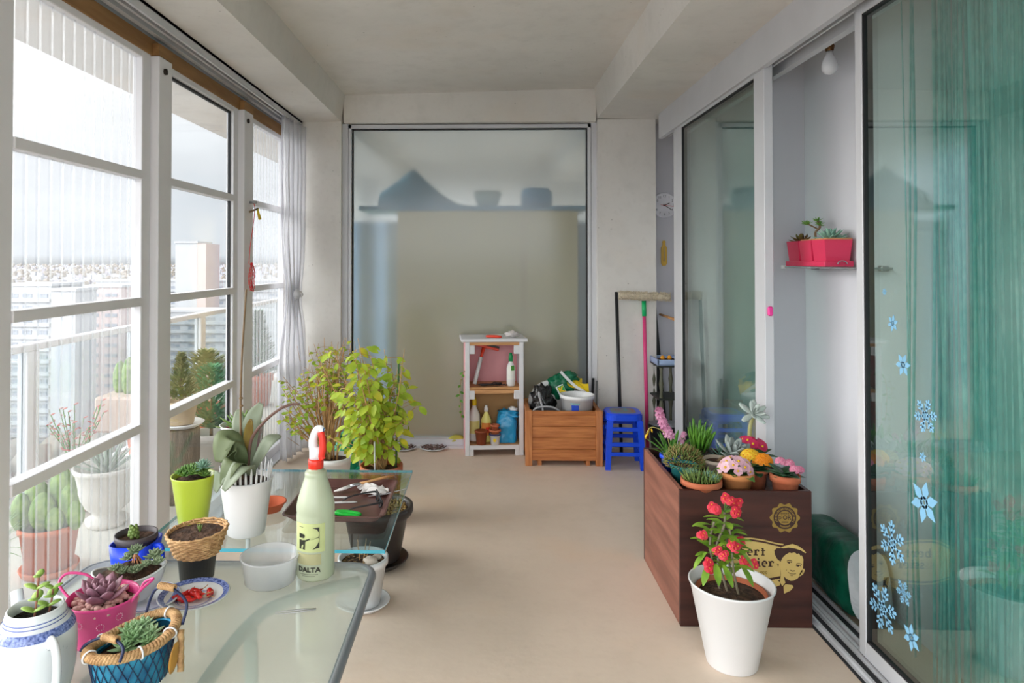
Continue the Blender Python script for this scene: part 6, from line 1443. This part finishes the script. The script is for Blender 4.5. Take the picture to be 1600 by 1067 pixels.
# ================================================================ WHITE BIN with crown-of-thorns
wbp = Vector((.862, 2.425, 0)); wb = thing('flower_pot', 'tall white tapered pot of red-flowered plant in front of the dark box', 'potted plant', wbp)
g = M(); g.lathe([(.002, 0), (.083, 0), (.0855, .004), (.1385, .272), (.1435, .276), (.144, .281), (.1405, .283), (.1365, .278), (.084, .01), (.002, .008)], 52); g.build('outer_pot', pm('white_bin', 'dededf', .35, .015, 4), wb)
g = M(); g.lathe([(.002, .02), (.075, .02), (.112, .238), (.118, .24), (.118, .252), (.110, .252), (.108, .23), (.002, .22)], 40); g.build('inner_pot', m_terra, wb)
soil_disc(.109, .236, 12, dome=.012, amp=.008).build('soil', m_soil, wb)
def wp(px, py, dy): return at_y(px, py, wbp.y + dy) - wbp
stems = [[(-.01, 0, .23), wp(1120, 860, 0), wp(1132, 820, .0), wp(1132, 800, 0)], [(-.03, .02, .23), wp(1112, 870, .02), wp(1110, 840, .02), wp(1116, 815, .02)], [(.02, -.02, .23), wp(1146, 890, -.03), wp(1143, 850, -.02), wp(1140, 826, 0)], [(.02, .03, .23), wp(1138, 870, .04), wp(1136, 838, .04)]]
lv = M()
for P in stems:
    sp_ = smooth_path(P, 8); g = M(); g.tube(sp_, .0042, 7); 
    for i in range(40): c = sp_[int(RN.random() * (len(sp_) - 1))]; g.tube([c, c + rot_dir(RN.random() * 6.28, .3) * .010], [.0009, .0002], 4)
    g.build('stem', pm('thorny_stem', '7d7460', .7, .15, 40), wb)
    for i in range(17):
        c = sp_[int((.30 + .70 * i / 17) * (len(sp_) - 1))]; az = i * GA + P[0][0] * 40; lv.leaf(c, rot_dir(az, R(22)), rot_dir(az, R(112)), RN.uniform(.055, .085), RN.uniform(.020, .028), RN.uniform(.4, 1.1), .12, 5, lambda t: max(.05, math.sin(PI * min(1, t ** 1.15 * .9 + .05)) ** .8))
for px, py, dy, az in ((1108, 905, -.06, 4.0), (1118, 902, -.08, 4.6), (1130, 905, -.08, 5.0), (1154, 880, -.05, 5.6), (1104, 885, -.04, 3.4), (1158, 905, -.04, 5.2)): lv.leaf(wp(px, py - 22, dy + .03), rot_dir(az, R(-35)), rot_dir(az, R(55)), .075, .026, .5, .12, 5)
lv.build('leaves', leafm('lime_leaf', '6fa032', '9cc444', .4, .3), wb)
for px, py, dy, n in ((1113, 792, .0, 9), (1119, 796, -.01, 6), (1134, 778, .01, 8), (1142, 783, .0, 6), (1149, 800, -.02, 9), (1153, 785, .01, 5), (1097, 835, -.02, 6), (1144, 851, -.05, 7), (1150, 856, -.05, 5), (1121, 860, -.05, 6), (1131, 867, -.06, 5), (1107, 880, -.05, 7), (1110, 888, -.05, 5), (1163, 876, -.03, 8), (1176, 880, -.02, 6), (1156, 845, .02, 6)):
    c = wp(px, py, dy); g = M()
    for i in range(n): a = i * GA; q = .012 * math.sqrt(i / n); flower(g, c + Vector((q * math.cos(a), RN.uniform(-.006, .0), q * math.sin(a))), (math.cos(a) * .5, -1, math.sin(a) * .5 + .4), .0112, 4, 0, 1, .2, 1.25, RN.random() * 6, .28)
    near = min((p for P in stems for p in smooth_path(P, 6)), key=lambda p: (p - c).length); g.cur = 2; g.tube(smooth_path([near, near.lerp(c, .5) + Vector((0, 0, .008)), c], 3), .0014, 5)
    g.build('flower_cluster', [m_redp, pm('flower_eye', 'd98a2a', .5), m_gmd], wb)
# ================================================================ niche planter: three succulents
for (y, z, nm) in ((.31, .118, 'r'), (.20, .124, 'j'), (.07, .124, 'b')):
    g = M()
    if nm == 'r': rosette(g, (-.01, y + .02, z), 16, .07, .028, .007, 82, 5, rnd=RN, inner=.45, seg=5, bend=-.2); g.build('bronze_rosette', leafm('bronze_green', '6f7a3a', '8a5f3a', .45, .1, 20), pp)
    elif nm == 'b': rosette(g, (.0, y, z), 34, .082, .022, .008, 86, 4, rnd=RN, inner=.45, seg=5, bend=-.15); g.build('blue_rosette', leafm('blue_rosette_leaf', '7fae9c', '9cc4b0', .5, .1), pp)
    else:
        P = smooth_path([(.0, y, z - .01), (-.005, y, z + .03), (.006, y - .02, z + .055), (.0, y - .01, z + .085)], 5); g.tube(P, .005, 7); P2 = smooth_path([P[8], P[8] + Vector((-.02, .05, .025)), P[8] + Vector((-.02, .08, .03))], 4); g.tube(P2, .0035, 6); g.build('twisted_stem', m_stem, pp)
        g = M()
        for c in (P[-1], P2[-1], P2[5], P[12]): rosette(g, c, 9, .032, .015, .004, 70, -5, rnd=RN, inner=.5, seg=3, k=5)
        g.build('jade_leaves', leafm('bright_jade', '5f9a3a', '86b850', .4, .15), pp)
# ================================================================ FLOOR PLANTS by the facade
def P2(px, py, y): return at_y(px, py, y)
def bush(base, tips, mat_l, mat_s, parent, per=12, ln=(.04, .06), w=.5, rnd=None, droop=.5, r0=.005, clump=.10, twig=True, start=.35):
    """stems from one base to the given tips; leaves hang along the outer part of each"""
    g = M(); lf = M()
    for tp in tips:
        tp = Vector(tp); mid = base.lerp(tp, .5) + Vector((rnd.uniform(-.04, .04), rnd.uniform(-.04, .04), .03)); sp_ = smooth_path([base + Vector((rnd.uniform(-.02, .02), rnd.uniform(-.02, .02), 0)), mid, tp], 6); n_ = len(sp_)
        g.tube(sp_, [r0 * (1 - .75 * i / (n_ - 1)) for i in range(n_)], 5)
        for i in range(per):
            t = start + (1 - start) * (i + rnd.random()) / per; c = sp_[min(n_ - 1, int(t * (n_ - 1)))]; az = rnd.uniform(0, 2 * PI); e_ = rot_dir(az, rnd.uniform(-.2, .7)) * rnd.uniform(.02, clump)
            c2 = c + e_
            if twig: g.tube([c, c2], [.0013, .0009], 4)
            l = rnd.uniform(*ln); d = (e_.normalized() + Vector((0, 0, -droop * rnd.uniform(.3, 1.6)))).normalized()
            lf.cur = 0 if rnd.random() < .72 else 1
            lf.leaf(c2, d, Vector((rnd.uniform(-.6, .6), -.6, 1)), l, l * w, rnd.uniform(0, .8), .15, 4)
    g.build('branches', mat_s, parent); return lf.build('leaves', mat_l, parent)
rb = random.Random(21)
YA = 3.70
pa = pot('pepper_plant', 'bushy yellow-green pepper plant with broad leaves in a terracotta pot', (P2(596, 720, YA).x, YA, 0), .088, .112, .30, m_terra, cat='potted plant', rim=.04, soil=.03)
pal = pa.location.copy(); bs = Vector((0, 0, .27)); tips = []
for k in range(40):
    px = rb.gauss(560, 38); py = rb.uniform(522, 640) if k < 28 else rb.uniform(640, 700)
    px = max(496, min(628, px)); tips.append(P2(px, py + abs(px - 568) * .25, YA + rb.uniform(-.16, .16)) - pal)
tips += [P2(652, 632, YA) - pal, P2(640, 655, YA - .1) - pal, P2(632, 545, YA) - pal, P2(600, 545, YA + .1) - pal, P2(575, 542, YA) - pal]
bush(bs, tips, [leafm('pepper_leaf', '9cc03c', 'cbdc52', .45, .5, 10), m_yg], m_twig, pa, 13, (.045, .075), .55, rb, .8, .005, .085, start=.42)
g = M(); a, b = P2(623, 563, YA + .02) - pal, P2(618, 735, YA - .0) - pal; b.z = .2; g.tube([b, a], .0055, 7); g.build('green_cane', pm('green_cane', '3d6b3d', .5, .1), pa)
g = M(); a = P2(585, 690, YA - .1) - pal; g.tube([Vector((a.x, -.08, .25)), a], .0045, 7); g.build('white_cane', m_wplast, pa)
YB = 4.08
pb2 = pot('shrub', 'sparse shrub with dry orange twigs and small lime leaves beside the curtain', (P2(520, 730, YB).x, YB, 0), .085, .11, .235, m_wplast, cat='potted plant', rim=.03, soil=.025)
pbl = pb2.location.copy(); bs = Vector((-.03, 0, .22)); tips = []
for (cx, cy, n, sp_) in ((452, 600, 7, 14), (450, 640, 5, 14), (505, 535, 8, 16), (540, 540, 7, 14), (480, 575, 6, 16), (515, 580, 7, 18), (470, 672, 3, 12), (548, 600, 5, 16)):
    for k in range(n): tips.append(P2(cx + rb.uniform(-sp_, sp_), cy + rb.uniform(-sp_, sp_), YB + rb.uniform(-.12, .12)) - pbl)
bush(bs, tips, [m_glt, m_yg], m_twig, pb2, 9, (.02, .036), .75, rb, .3, .0055, .05, start=.6)
g = M()
for k in range(150):
    c = P2(rb.gauss(508, 17), rb.uniform(555, 700), YB + rb.uniform(-.1, .06)) - pbl; d = Vector((rb.uniform(-.5, .5), rb.uniform(-.3, .3), rb.uniform(.3, 1))).normalized(); g.tube([c, c + d * rb.uniform(.04, .10)], [.0018, .0008], 4)
for px in (498, 508, 523, 536): g.tube(smooth_path([Vector(((px - 520) * .0015, 0, .21)), P2(px - 3, 650, YB) - pbl, P2(px - 8 + (px - 515) * .6, 590, YB) - pbl], 5), [.007, .0065, .006, .006, .005, .005, .005, .004, .004, .003, .003], 7)
g.build('dry_twigs', pm('orange_twigs', 'b5824e', .7, .2, 30, col2='c99a66'), pb2)
p = P2(538, 690, 4.45); wc = thing('watering_can', 'teal green watering can half hidden behind the shrub', 'watering can', (p.x, 4.45, 0), R(150))
m_wc = pm('teal_green_plastic', '15a07a', .35, .06, 8)
g = M(); g.lathe([(.002, 0), (.085, 0), (.09, .01), (.095, .16), (.085, .20), (.06, .215), (.055, .235), (.048, .235), (.05, .2), (.002, .02)], 30, sx=1.15, sy=.85); g.build('body', m_wc, wc)
g = M(); g.tube(smooth_path([(.095, 0, .05), (.14, 0, .09), (.18, 0, .18), (.215, 0, .25)], 5), [.022] * 5 + [.015] * 6 + [.011] * 5, 10); g.build('spout', m_wc, wc)
g = M(); g.tube(smooth_path([(-.1, 0, .06), (-.15, 0, .10), (-.14, 0, .20), (-.06, 0, .29), (.02, 0, .27), (.05, 0, .215)], 5), .011, 8); g.build('handle', m_wc, wc)
# white pot with stones under the glass table corner
pw = Vector((at_z(570, 950, 0).x - .012, at_z(570, 945, 0).y, 0))
wpot = pot('white_pot', 'white pot on a saucer with stones and dry stalks at the glass table corner', (pw.x, pw.y, .012), .070, .098, .185, m_wplast, cat='potted plant', rim=.026, soil=.020, dome=.006)
g = M(); g.lathe([(.002, 0), (.082, 0), (.108, .020), (.110, .024), (.106, .024), (.080, .008), (.002, .008)], 40, (0, 0, -.012)); g.build('saucer', m_wplast, wpot)
g = M()
for k in range(60): a = k * GA; q = .085 * math.sqrt((k + .5) / 60); g.fat((q * math.cos(a), q * math.sin(a), .166 + RN.uniform(0, .008)), (RN.uniform(-1, 1), RN.uniform(-1, 1), .1), (0, 0, 1), .02, .012, .004, 0, 2, 5)
g.build('bark_chips', pm('bark_chips', '8a6a48', .85, .3, 50, col2='a5875f'), wpot)['kind'] = 'stuff'
for (x, y, r_) in ((.035, -.03, .032), (.055, .012, .020)):
    g = crumple((x, y, .178), r_, r_ * .75, r_ * .6, 14, 9, .25, x * 50, 6); g.build('stone', pm('cream_stone', 'cdbfb0', .8, .1, 20), wpot)
g = M()
for k in range(5): a = k * 1.3; g.tube(smooth_path([(.01 * math.cos(a) - .005, .01 * math.sin(a), .165), (.02 * math.cos(a), .015 * math.sin(a), .20), (.03 * math.cos(a), .03 * math.sin(a), .245)], 4), .0016, 5)
g.build('dry_stalks', m_twig, wpot)
bpx = at_z(612, 893, 0)
bk2 = pot('brown_pot', 'large dark brown plastic pot with chips under the glass table edge', (bpx.x - .085, bpx.y + .10, .02), .105, .165, .25, pm('dark_brown_plastic', '3b3432', .4, .08, 8), cat='potted plant', prof=[(.002, 0), (.105, 0), (.11, .01), (.145, .19), (.165, .205), (.172, .22), (.170, .245), (.160, .25), (.150, .235), (.10, .02), (.002, .015)], soil=None)
g = M(); g.lathe([(.002, 0), (.12, 0), (.145, .022), (.149, .026), (.143, .027), (.118, .006), (.002, .006)], 40, (0, 0, -.02)); g.build('saucer', pm('dark_brown_plastic', '4a3f3c', .4), bk2)
soil_disc(.150, .222, 14, dome=.006).build('soil', m_soil, bk2)
g = M()
for k in range(220): a = k * GA; q = .14 * math.sqrt((k + .5) / 220); g.ball((q * math.cos(a), q * math.sin(a), .229 + RN.uniform(0, .006)), RN.uniform(.005, .009), 5, 4, 1, RN.uniform(.6, 1), .6)
g.build('wood_chips', pm('golden_chips', 'a8803c', .8, .3, 60, col2='cfae6c'), bk2)['kind'] = 'stuff'
g = M()
for k in range(6): a = k * 1.1; g.tube(smooth_path([(.05 * math.cos(a) - .07, .04 * math.sin(a), .22), (.06 * math.cos(a) - .08, .05 * math.sin(a), .245), (.05 * math.cos(a + 1) - .09, .06 * math.sin(a), .40 - .22)], 3), .0014, 5)
# plates with drying seeds at the end
m_seed = pm('dark_seeds', '2c2426', .6, .5, 60, col2='8a6a62')
for k, (px, py, lab) in enumerate(((629, 701, 'dark-seeded white plate on the floor nearer the leafy plant'), (677, 701, 'white plate of dark seeds on the floor, second from the leafy plant'))):
    p = at_z(px, py, 0); o = thing('plate', lab, 'plate', (p.x, p.y, 0), 0, 'plates of drying seeds')
    g = M(); g.lathe([(.002, 0), (.07, 0), (.102, .012), (.104, .015), (.100, .016), (.068, .005), (.002, .005)], 36); g.build('dish', m_ceram, o)
    g = M()
    for i in range(95): a = i * GA; q = .085 * math.sqrt((i + .5) / 95); g.fat((q * math.cos(a), q * math.sin(a), .010 + .004 * q / .08), (math.cos(i * 1.7), math.sin(i * 1.7), .15), (0, 0, 1), .024, .013, .007, 0, 2, 5)
    tag(g.build('seeds', m_seed, loc=(p.x, p.y, .002)), ('dark drying seeds spread on the plate nearer the leafy plant', 'dark drying seeds spread on the second plate')[k], 'seeds', 'drying seeds', 'stuff')
p = at_z(712, 696, 0); o = thing('plate', 'white plate under a yellow-green gourd beside the white shelf', 'plate', (p.x - .004, p.y + .0, .0), 0)
g = M(); g.lathe([(.002, 0), (.06, 0), (.078, .010), (.080, .013), (.076, .014), (.058, .005), (.002, .005)], 36); g.build('dish', m_ceram, o)
g = M(); g.tube(smooth_path([(-.065, -.01, .022), (-.03, -.004, .034), (.01, 0, .042), (.045, .006, .040), (.068, .008, .03)], 5), [.012, .017, .021, .024, .027, .030, .032, .033, .0335, .0335, .033, .0325, .032, .031, .03, .028, .026, .023, .018, .010, .003], 12); tag(g.build('gourd', pm('yellow_green_gourd', 'b7b24a', .5, .12, 20, bump=.3), loc=(p.x - .002, p.y + .0, .006)), 'yellow-green gourd lying on the plate beside the white shelf', 'gourd')
# trailing vine by the shelf
vn = thing('trailing_vine', 'thin trailing vine hanging down the pink side of the white shelf', 'vine', on_shelf(-.235, .02, .60))
v0 = vn.location; P = smooth_path([on_shelf(-.2145, .05, .60) - v0, on_shelf(-.235, .0, .57) - v0, on_shelf(-.250, .0, .46) - v0, on_shelf(-.245, .0, .36) - v0, on_shelf(-.238, .0, .27) - v0], 5)
g = M(); g.tube(P, .0018, 5); g.build('stem', m_twig, vn)
g = M()
for i in range(11): c = P[int((i + .5) / 11 * (len(P) - 1))]; az = i * 2.6; g.leaf(c, rot_dir(az, -.4) + Vector((0, -.3, 0)), (0, -1, .4), .034, .018, .3, .1, 4)
g.build('leaves', m_gmd, vn)
# ================================================================ BALCONY PLANTS, outside the facade
def fl(px, py): return at_z(px, py, 0)
m_bt = pm('balcony_terracotta', 'c56a49', .8, .08, 10); m_wst = pm('white_stone', 'd8d3cc', .8, .05, 8)
c1 = fl(83, 893); c1.x = max(-2.40, min(c1.x, -1.9))
kp = thing('cactus', 'clump of ribbed globe cactuses in a terracotta tub outside the facade', 'cactus', (-1.97, 3.06, 0))
g = M(); g.lathe([(.002, .02), (.095, .02), (.118, .19), (.126, .19), (.126, .215), (.115, .215), (.09, .05), (.002, .03)], 36); g.build('pot', m_bt, kp)
g = M(); g.lathe([(.002, 0), (.11, 0), (.122, .025), (.118, .03), (.10, .02), (.002, .02)], 36); g.build('saucer', m_bt, kp)
soil_disc(.116, .20, 3).build('soil', m_soil, kp)
for i, (x, y, r_, h) in enumerate(((-.06, .0, .055, .26), (.03, .04, .062, .30), (.0, -.05, .055, .20), (.085, .0, .045, .22), (-.09, -.06, .045, .20), (.06, -.06, .04, .13), (.13, -.02, .038, .15), (-.02, .09, .05, .24), (-.10, .06, .04, .18))):
    g = M(); prf = [(r_ * math.sin(PI * min(1, max(.02, t))) ** .6, .19 + h * t * .9) for t in [.03, .12, .25, .4, .55, .7, .82, .92, .98]]; g.lathe(prf, 36, (x, y, 0), wob=lambda a, z: .07 * math.cos(a * 16)); g.build('cactus_head', m_cact, kp)
ag = thing('agave', 'agave in a wide white urn outside behind the cactus', 'potted plant', (-2.02, 3.62, 0))
g = M(); g.lathe([(.002, 0), (.10, 0), (.105, .03), (.07, .05), (.075, .07), (.12, .11), (.145, .20), (.150, .28), (.165, .285), (.168, .31), (.155, .31), (.14, .28), (.002, .26)], 36); g.build('urn', m_wst, ag)
g = M(); rosette(g, (0, 0, .29), 26, .24, .035, .012, 84, 18, rnd=RN, inner=.5, seg=6, prof=lambda t: max(.04, (1 - t ** 2.2) * (.6 + .4 * min(1, t * 4)))); g.build('leaves', leafm('agave_leaf', '7f9080', '9aa898', .5, .08), ag)
rf = thing('red_flowered_plant', 'slender plant with red flower spikes rising behind the urn outside', 'potted plant', (-2.30, 3.80, 0))
g = M(); g.lathe(pot_prof(.07, .09, .18, .03), 28); g.build('pot', m_bt, rf)
g = M(); lf = M()
for k in range(16): a = k * GA; tp = Vector((.14 * math.cos(a), .14 * math.sin(a), .48 + .12 * RN.random())); P = smooth_path([(0, 0, .17), (tp.x * .4, tp.y * .4, .35), tp], 5); g.tube(P, .003, 5); [lf.fat(P[-1 - j], rot_dir(j * 2.1, .4), (0, 0, 1), .03, .012, .01, 0, 2, 5) for j in range(6)]
g.build('stems', m_gmd, rf); lf.build('flowers', leafm('coral_petal', 'd0564e', 'dd7068', .5, .2), rf)
th2 = thing('trough_planter', 'pinkish trough on a terracotta plinth outside with small cactuses', 'planter', (-2.22, 4.32, 0))
g = M(); g.box((-.12, -.12, 0), (.12, .12, .04), .01); g.lathe([(.05, .04), (.045, .2), (.07, .34)], 20); g.build('plinth', m_bt, th2)
g = M(); g.box((-.19, -.16, .34), (.19, .16, .56), .015); g.build('trough', pm('pinkish_stone', 'cdb5a8', .8, .05), th2)
for k in range(4):
    g = M(); r_ = .04; g.lathe([(r_ * .6, .55), (r_, .6), (r_, .68 + .03 * k), (r_ * .6, .74 + .03 * k), (.004, .76 + .03 * k)], 20, (-.12 + .08 * k, .02 * (-1) ** k, 0), wob=lambda a, z: .08 * math.cos(a * 9)); g.build('cactus_head', m_cact, th2)
lf_ = thing('grassy_plant', 'wispy fine-leaved plant in a grey pot outside close to the facade post', 'potted plant', (-2.05, 2.72, 0))
g = M(); g.lathe(pot_prof(.075, .10, .22, .03), 28); g.build('pot', pm('grey_pot', 'a8a29c', .7, .06), lf_)
g = M()
for k in range(130): a = k * GA; g.leaf((.03 * math.cos(a), .03 * math.sin(a), .2), rot_dir(a, R(RN.uniform(30, 85))), (0, 0, 1), RN.uniform(.12, .22), .008, RN.uniform(.2, 1.0), .1, 5)
g.build('leaves', leafm('fine_leaf', '5f8a4a', '7fa364', .5, .3), lf_)
stp = thing('tree_stump', 'grey weathered tree stump outside carrying the cream pot', 'stump', (-1.80, 4.02, 0))
g = M(); g.lathe([(.002, 0), (.125, 0), (.11, .06), (.102, .2), (.104, .40), (.10, .415), (.002, .42)], 36, wob=lambda a, z: .06 * math.sin(a * 3 + z * 4) + .035 * math.sin(a * 11 + z * 3)); g.build('trunk', pm('weathered_bark', '857767', .9, .2, 14, bump=.8, stretch=(4, 4, .6)), stp)
g = M(); g.lathe([(.002, .4205), (.093, .4205), (.002, .421)], 28, wob=lambda a, z: .05 * math.sin(a * 3 + 1.7)); g.build('cut_face', pm('cut_wood', 'b09a7c', .9, .12, 30), stp)
def conifer(name, label, loc, h, r_, mat, potmat, ph, pr_, cone=True, saucer=None, n=900, grp=None):
    o = thing(name, label, 'potted plant', loc, 0, grp)
    g = M(); g.lathe(pot_prof(pr_ * .75, pr_, ph, ph * .2), 28); pt_ = g.build('pot', potmat, o)
    if saucer: g = M(); g.lathe([(.002, -.018), (.10, -.018), (.128, .0), (.132, .006), (.126, .008), (.10, -.006), (.002, -.008)], 36); g.build('saucer', saucer, o)
    g = M(); g.tube([(0, 0, ph * .8), (0, 0, ph + h * .9)], [.012, .003], 6); g.build('trunk', m_stem, o)
    g = M()
    for i in range(n):
        t = RN.random() ** 1.3; a = RN.uniform(0, 2 * PI); rr_ = (r_ * (1 - t) if cone else r_ * math.sqrt(max(0, 1 - (2 * t - 1) ** 2))) * RN.uniform(.35, 1); c = Vector((rr_ * math.cos(a), rr_ * math.sin(a), ph + .02 + h * t)); d = rot_dir(a, R(35)); g.leaf(c, d, (0, 0, 1), r_ * .34, r_ * .14, RN.uniform(-.3, .5), .2, 3)
    g.build('foliage', mat, o); return pt_
m_con = leafm('conifer_green', '86985f', 'aaa374', .6, .2); m_con2 = leafm('deep_shrub_green', '3f7f55', '5a9a68', .6, .2)
pt_ = conifer('conifer', 'small cone-shaped conifer in a cream pot on the stump outside', (-1.80, 4.02, .440), .25, .10, m_con, pm('cream_paper_pot', 'c9b294', .7, .05), .135, .095, True, m_wplast)
g = M()
for k in range(9): on = [(.098 * math.cos(R(-112 + 6 * k + q)), .098 * math.sin(R(-112 + 6 * k + q)), .085 + z) for q, z in ((0, 0), (4, 0), (4, .010), (0, .010))]; g.add(on, [(0, 1, 2, 3)])
g.build('printed_line', m_stem, pt_)
conifer('shrub', 'green shrub in a grey-white square pot outside beyond the stump', (-1.86, 4.62, 0), .42, .15, m_con2, m_wst, .24, .13, False)
conifer('conifer', 'round bushy conifer against the railing post outside', (-2.21, 5.37, 0), .36, .17, m_con, m_wst, .30, .15, False)
conifer('conifer', 'dark spiky shrub outside at the far end of the clear panel', (-2.20, 6.6, 0), .58, .2, leafm('dark_conifer', '4f6f52', '6b8a68', .6, .15), m_bt, .30, .14, True)
tb = thing('planter_tub', 'big rust-red planter box standing outside near the far panel', 'planter', (-2.0, 5.02, 0))
g = M(); a_ = M(); a_.box((-.09, -.11, .03), (.09, .11, .33), .012); a_.build('box', pm('rust_red_board', 'b0634c', .7, .08, 8), tb)
g.box((-.10, -.12, .31), (.10, .12, .345), .01); g.build('rim', pm('rust_red_board', 'b0634c'), tb)
g = M(); [g.box((sx_ * .07 - .015, sy_ * .09 - .015, 0), (sx_ * .07 + .015, sy_ * .09 + .015, .03)) for sx_ in (-1, 1) for sy_ in (-1, 1)]; g.build('feet', m_dark, tb)
# ================================================================ behind the right-hand glass: string curtain; stickers on it
m_str = leafm('teal_string', 'b4f4f6', 'dcfcfc', .45, .5, 30)
g = M(); rs = random.Random(4); y0_, y1_ = .35, at_x(1480, 408, 1.52).y
for k in range(170):
    t = rs.random() ** 1.6; y = y0_ + (y1_ + .30 * (rs.random() < .06) - y0_) * (1 - t); x = 1.50 + rs.uniform(-.025, .055) + .02 * math.sin(y * 30)
    g.tube([(x + rs.uniform(-.01, .01), y + .006 * math.sin(z * 5 + k), z) for z in (2.38, 1.6, .8, .02)], rs.choice((.0025, .0035, .005)), 5)
scu = thing('string_curtain', 'teal string curtain over a sheer panel behind the sliding glass door', 'curtain', (0, 0, 0)); g.build('strings', m_str, scu, kind='stuff')
m_voile = leafm('teal_voile', '7fd2cf', '9be2de', .6, .7, 6)
g = M(); g.grid(lambda u, v: (1.60 + .022 * math.sin(u * 95) + .01 * math.sin(u * 31 + 1), y0_ + (y1_ + .02 - y0_) * u, .03 + 2.34 * v), 160, 4); g.build('sheer_panel', m_voile, scu)
m_fl = pm('pale_blue_sticker', '7fb4d6', .5, .04, 20)
fx = XB - .0095
def flake(px, py, r_px, kind, label, roll=0):
    c = at_x(px, py, fx); s_ = r_px / FPX * c.y * 1.25; g = M(); o, ex, ey = Vector((0, 0, 0)), Vector((0, -1, 0)), Vector((0, 0, 1))
    for k in range(6):
        a = k * PI / 3 + roll; d = Vector((math.cos(a), math.sin(a))); n_ = Vector((-d.y, d.x))
        if kind == 0:
            stroke(g, [d * .05 * s_, d * s_], .13 * s_, o, ex, ey)
            for q, l in ((.42, .30), (.66, .26)):
                for s2 in (-1, 1): b_ = d * q * s_; stroke(g, [b_, b_ + (d * .75 + n_ * s2 * .8) * l * s_], .10 * s_, o, ex, ey)
        else:
            patch(g, [d * .1 * s_ + n_ * .05 * s_, d * .1 * s_ - n_ * .05 * s_, d * .55 * s_ - n_ * .24 * s_, d * s_, d * .55 * s_ + n_ * .24 * s_], o, ex, ey)
    stroke(g, [(.22 * s_ * math.cos(q), .22 * s_ * math.sin(q)) for q in [2 * PI * i / 12 for i in range(12)]], .12 * s_, o, ex, ey, closed=True)
    tag(g.build('snowflake_sticker', m_fl, loc=(c.x, c.y, c.z)), label, 'sticker', 'snowflake stickers on the glass door')
flake(1395, 505, 11, 1, 'small pale snowflake sticker at about head height on the glass door', .3)
flake(1411, 570, 15, 1, 'snowflake sticker second from the top on the glass door', .1)
flake(1446, 650, 22, 0, 'large pale snowflake sticker just above the mirrored flowers', .2)
flake(1382, 456, 5, 1, 'tiniest snowflake sticker, topmost on the glass door', .2)
flake(1442, 714, 7, 1, 'tiny snowflake sticker beside the mirrored orange flowers', .4)
flake(1444, 785, 27, 1, 'big star-like snowflake sticker below the mirrored flowers', .35)
flake(1394, 848, 27, 0, 'big branched snowflake sticker over the mirrored boy portrait', .55)
flake(1412, 926, 15, 0, 'small branched snowflake sticker below the mirrored name plate', .2)
flake(1379, 950, 29, 0, 'biggest bright snowflake sticker low beside the door frame', .25)
flake(1424, 996, 17, 1, 'lowest star-shaped snowflake sticker near the door bottom', .5)
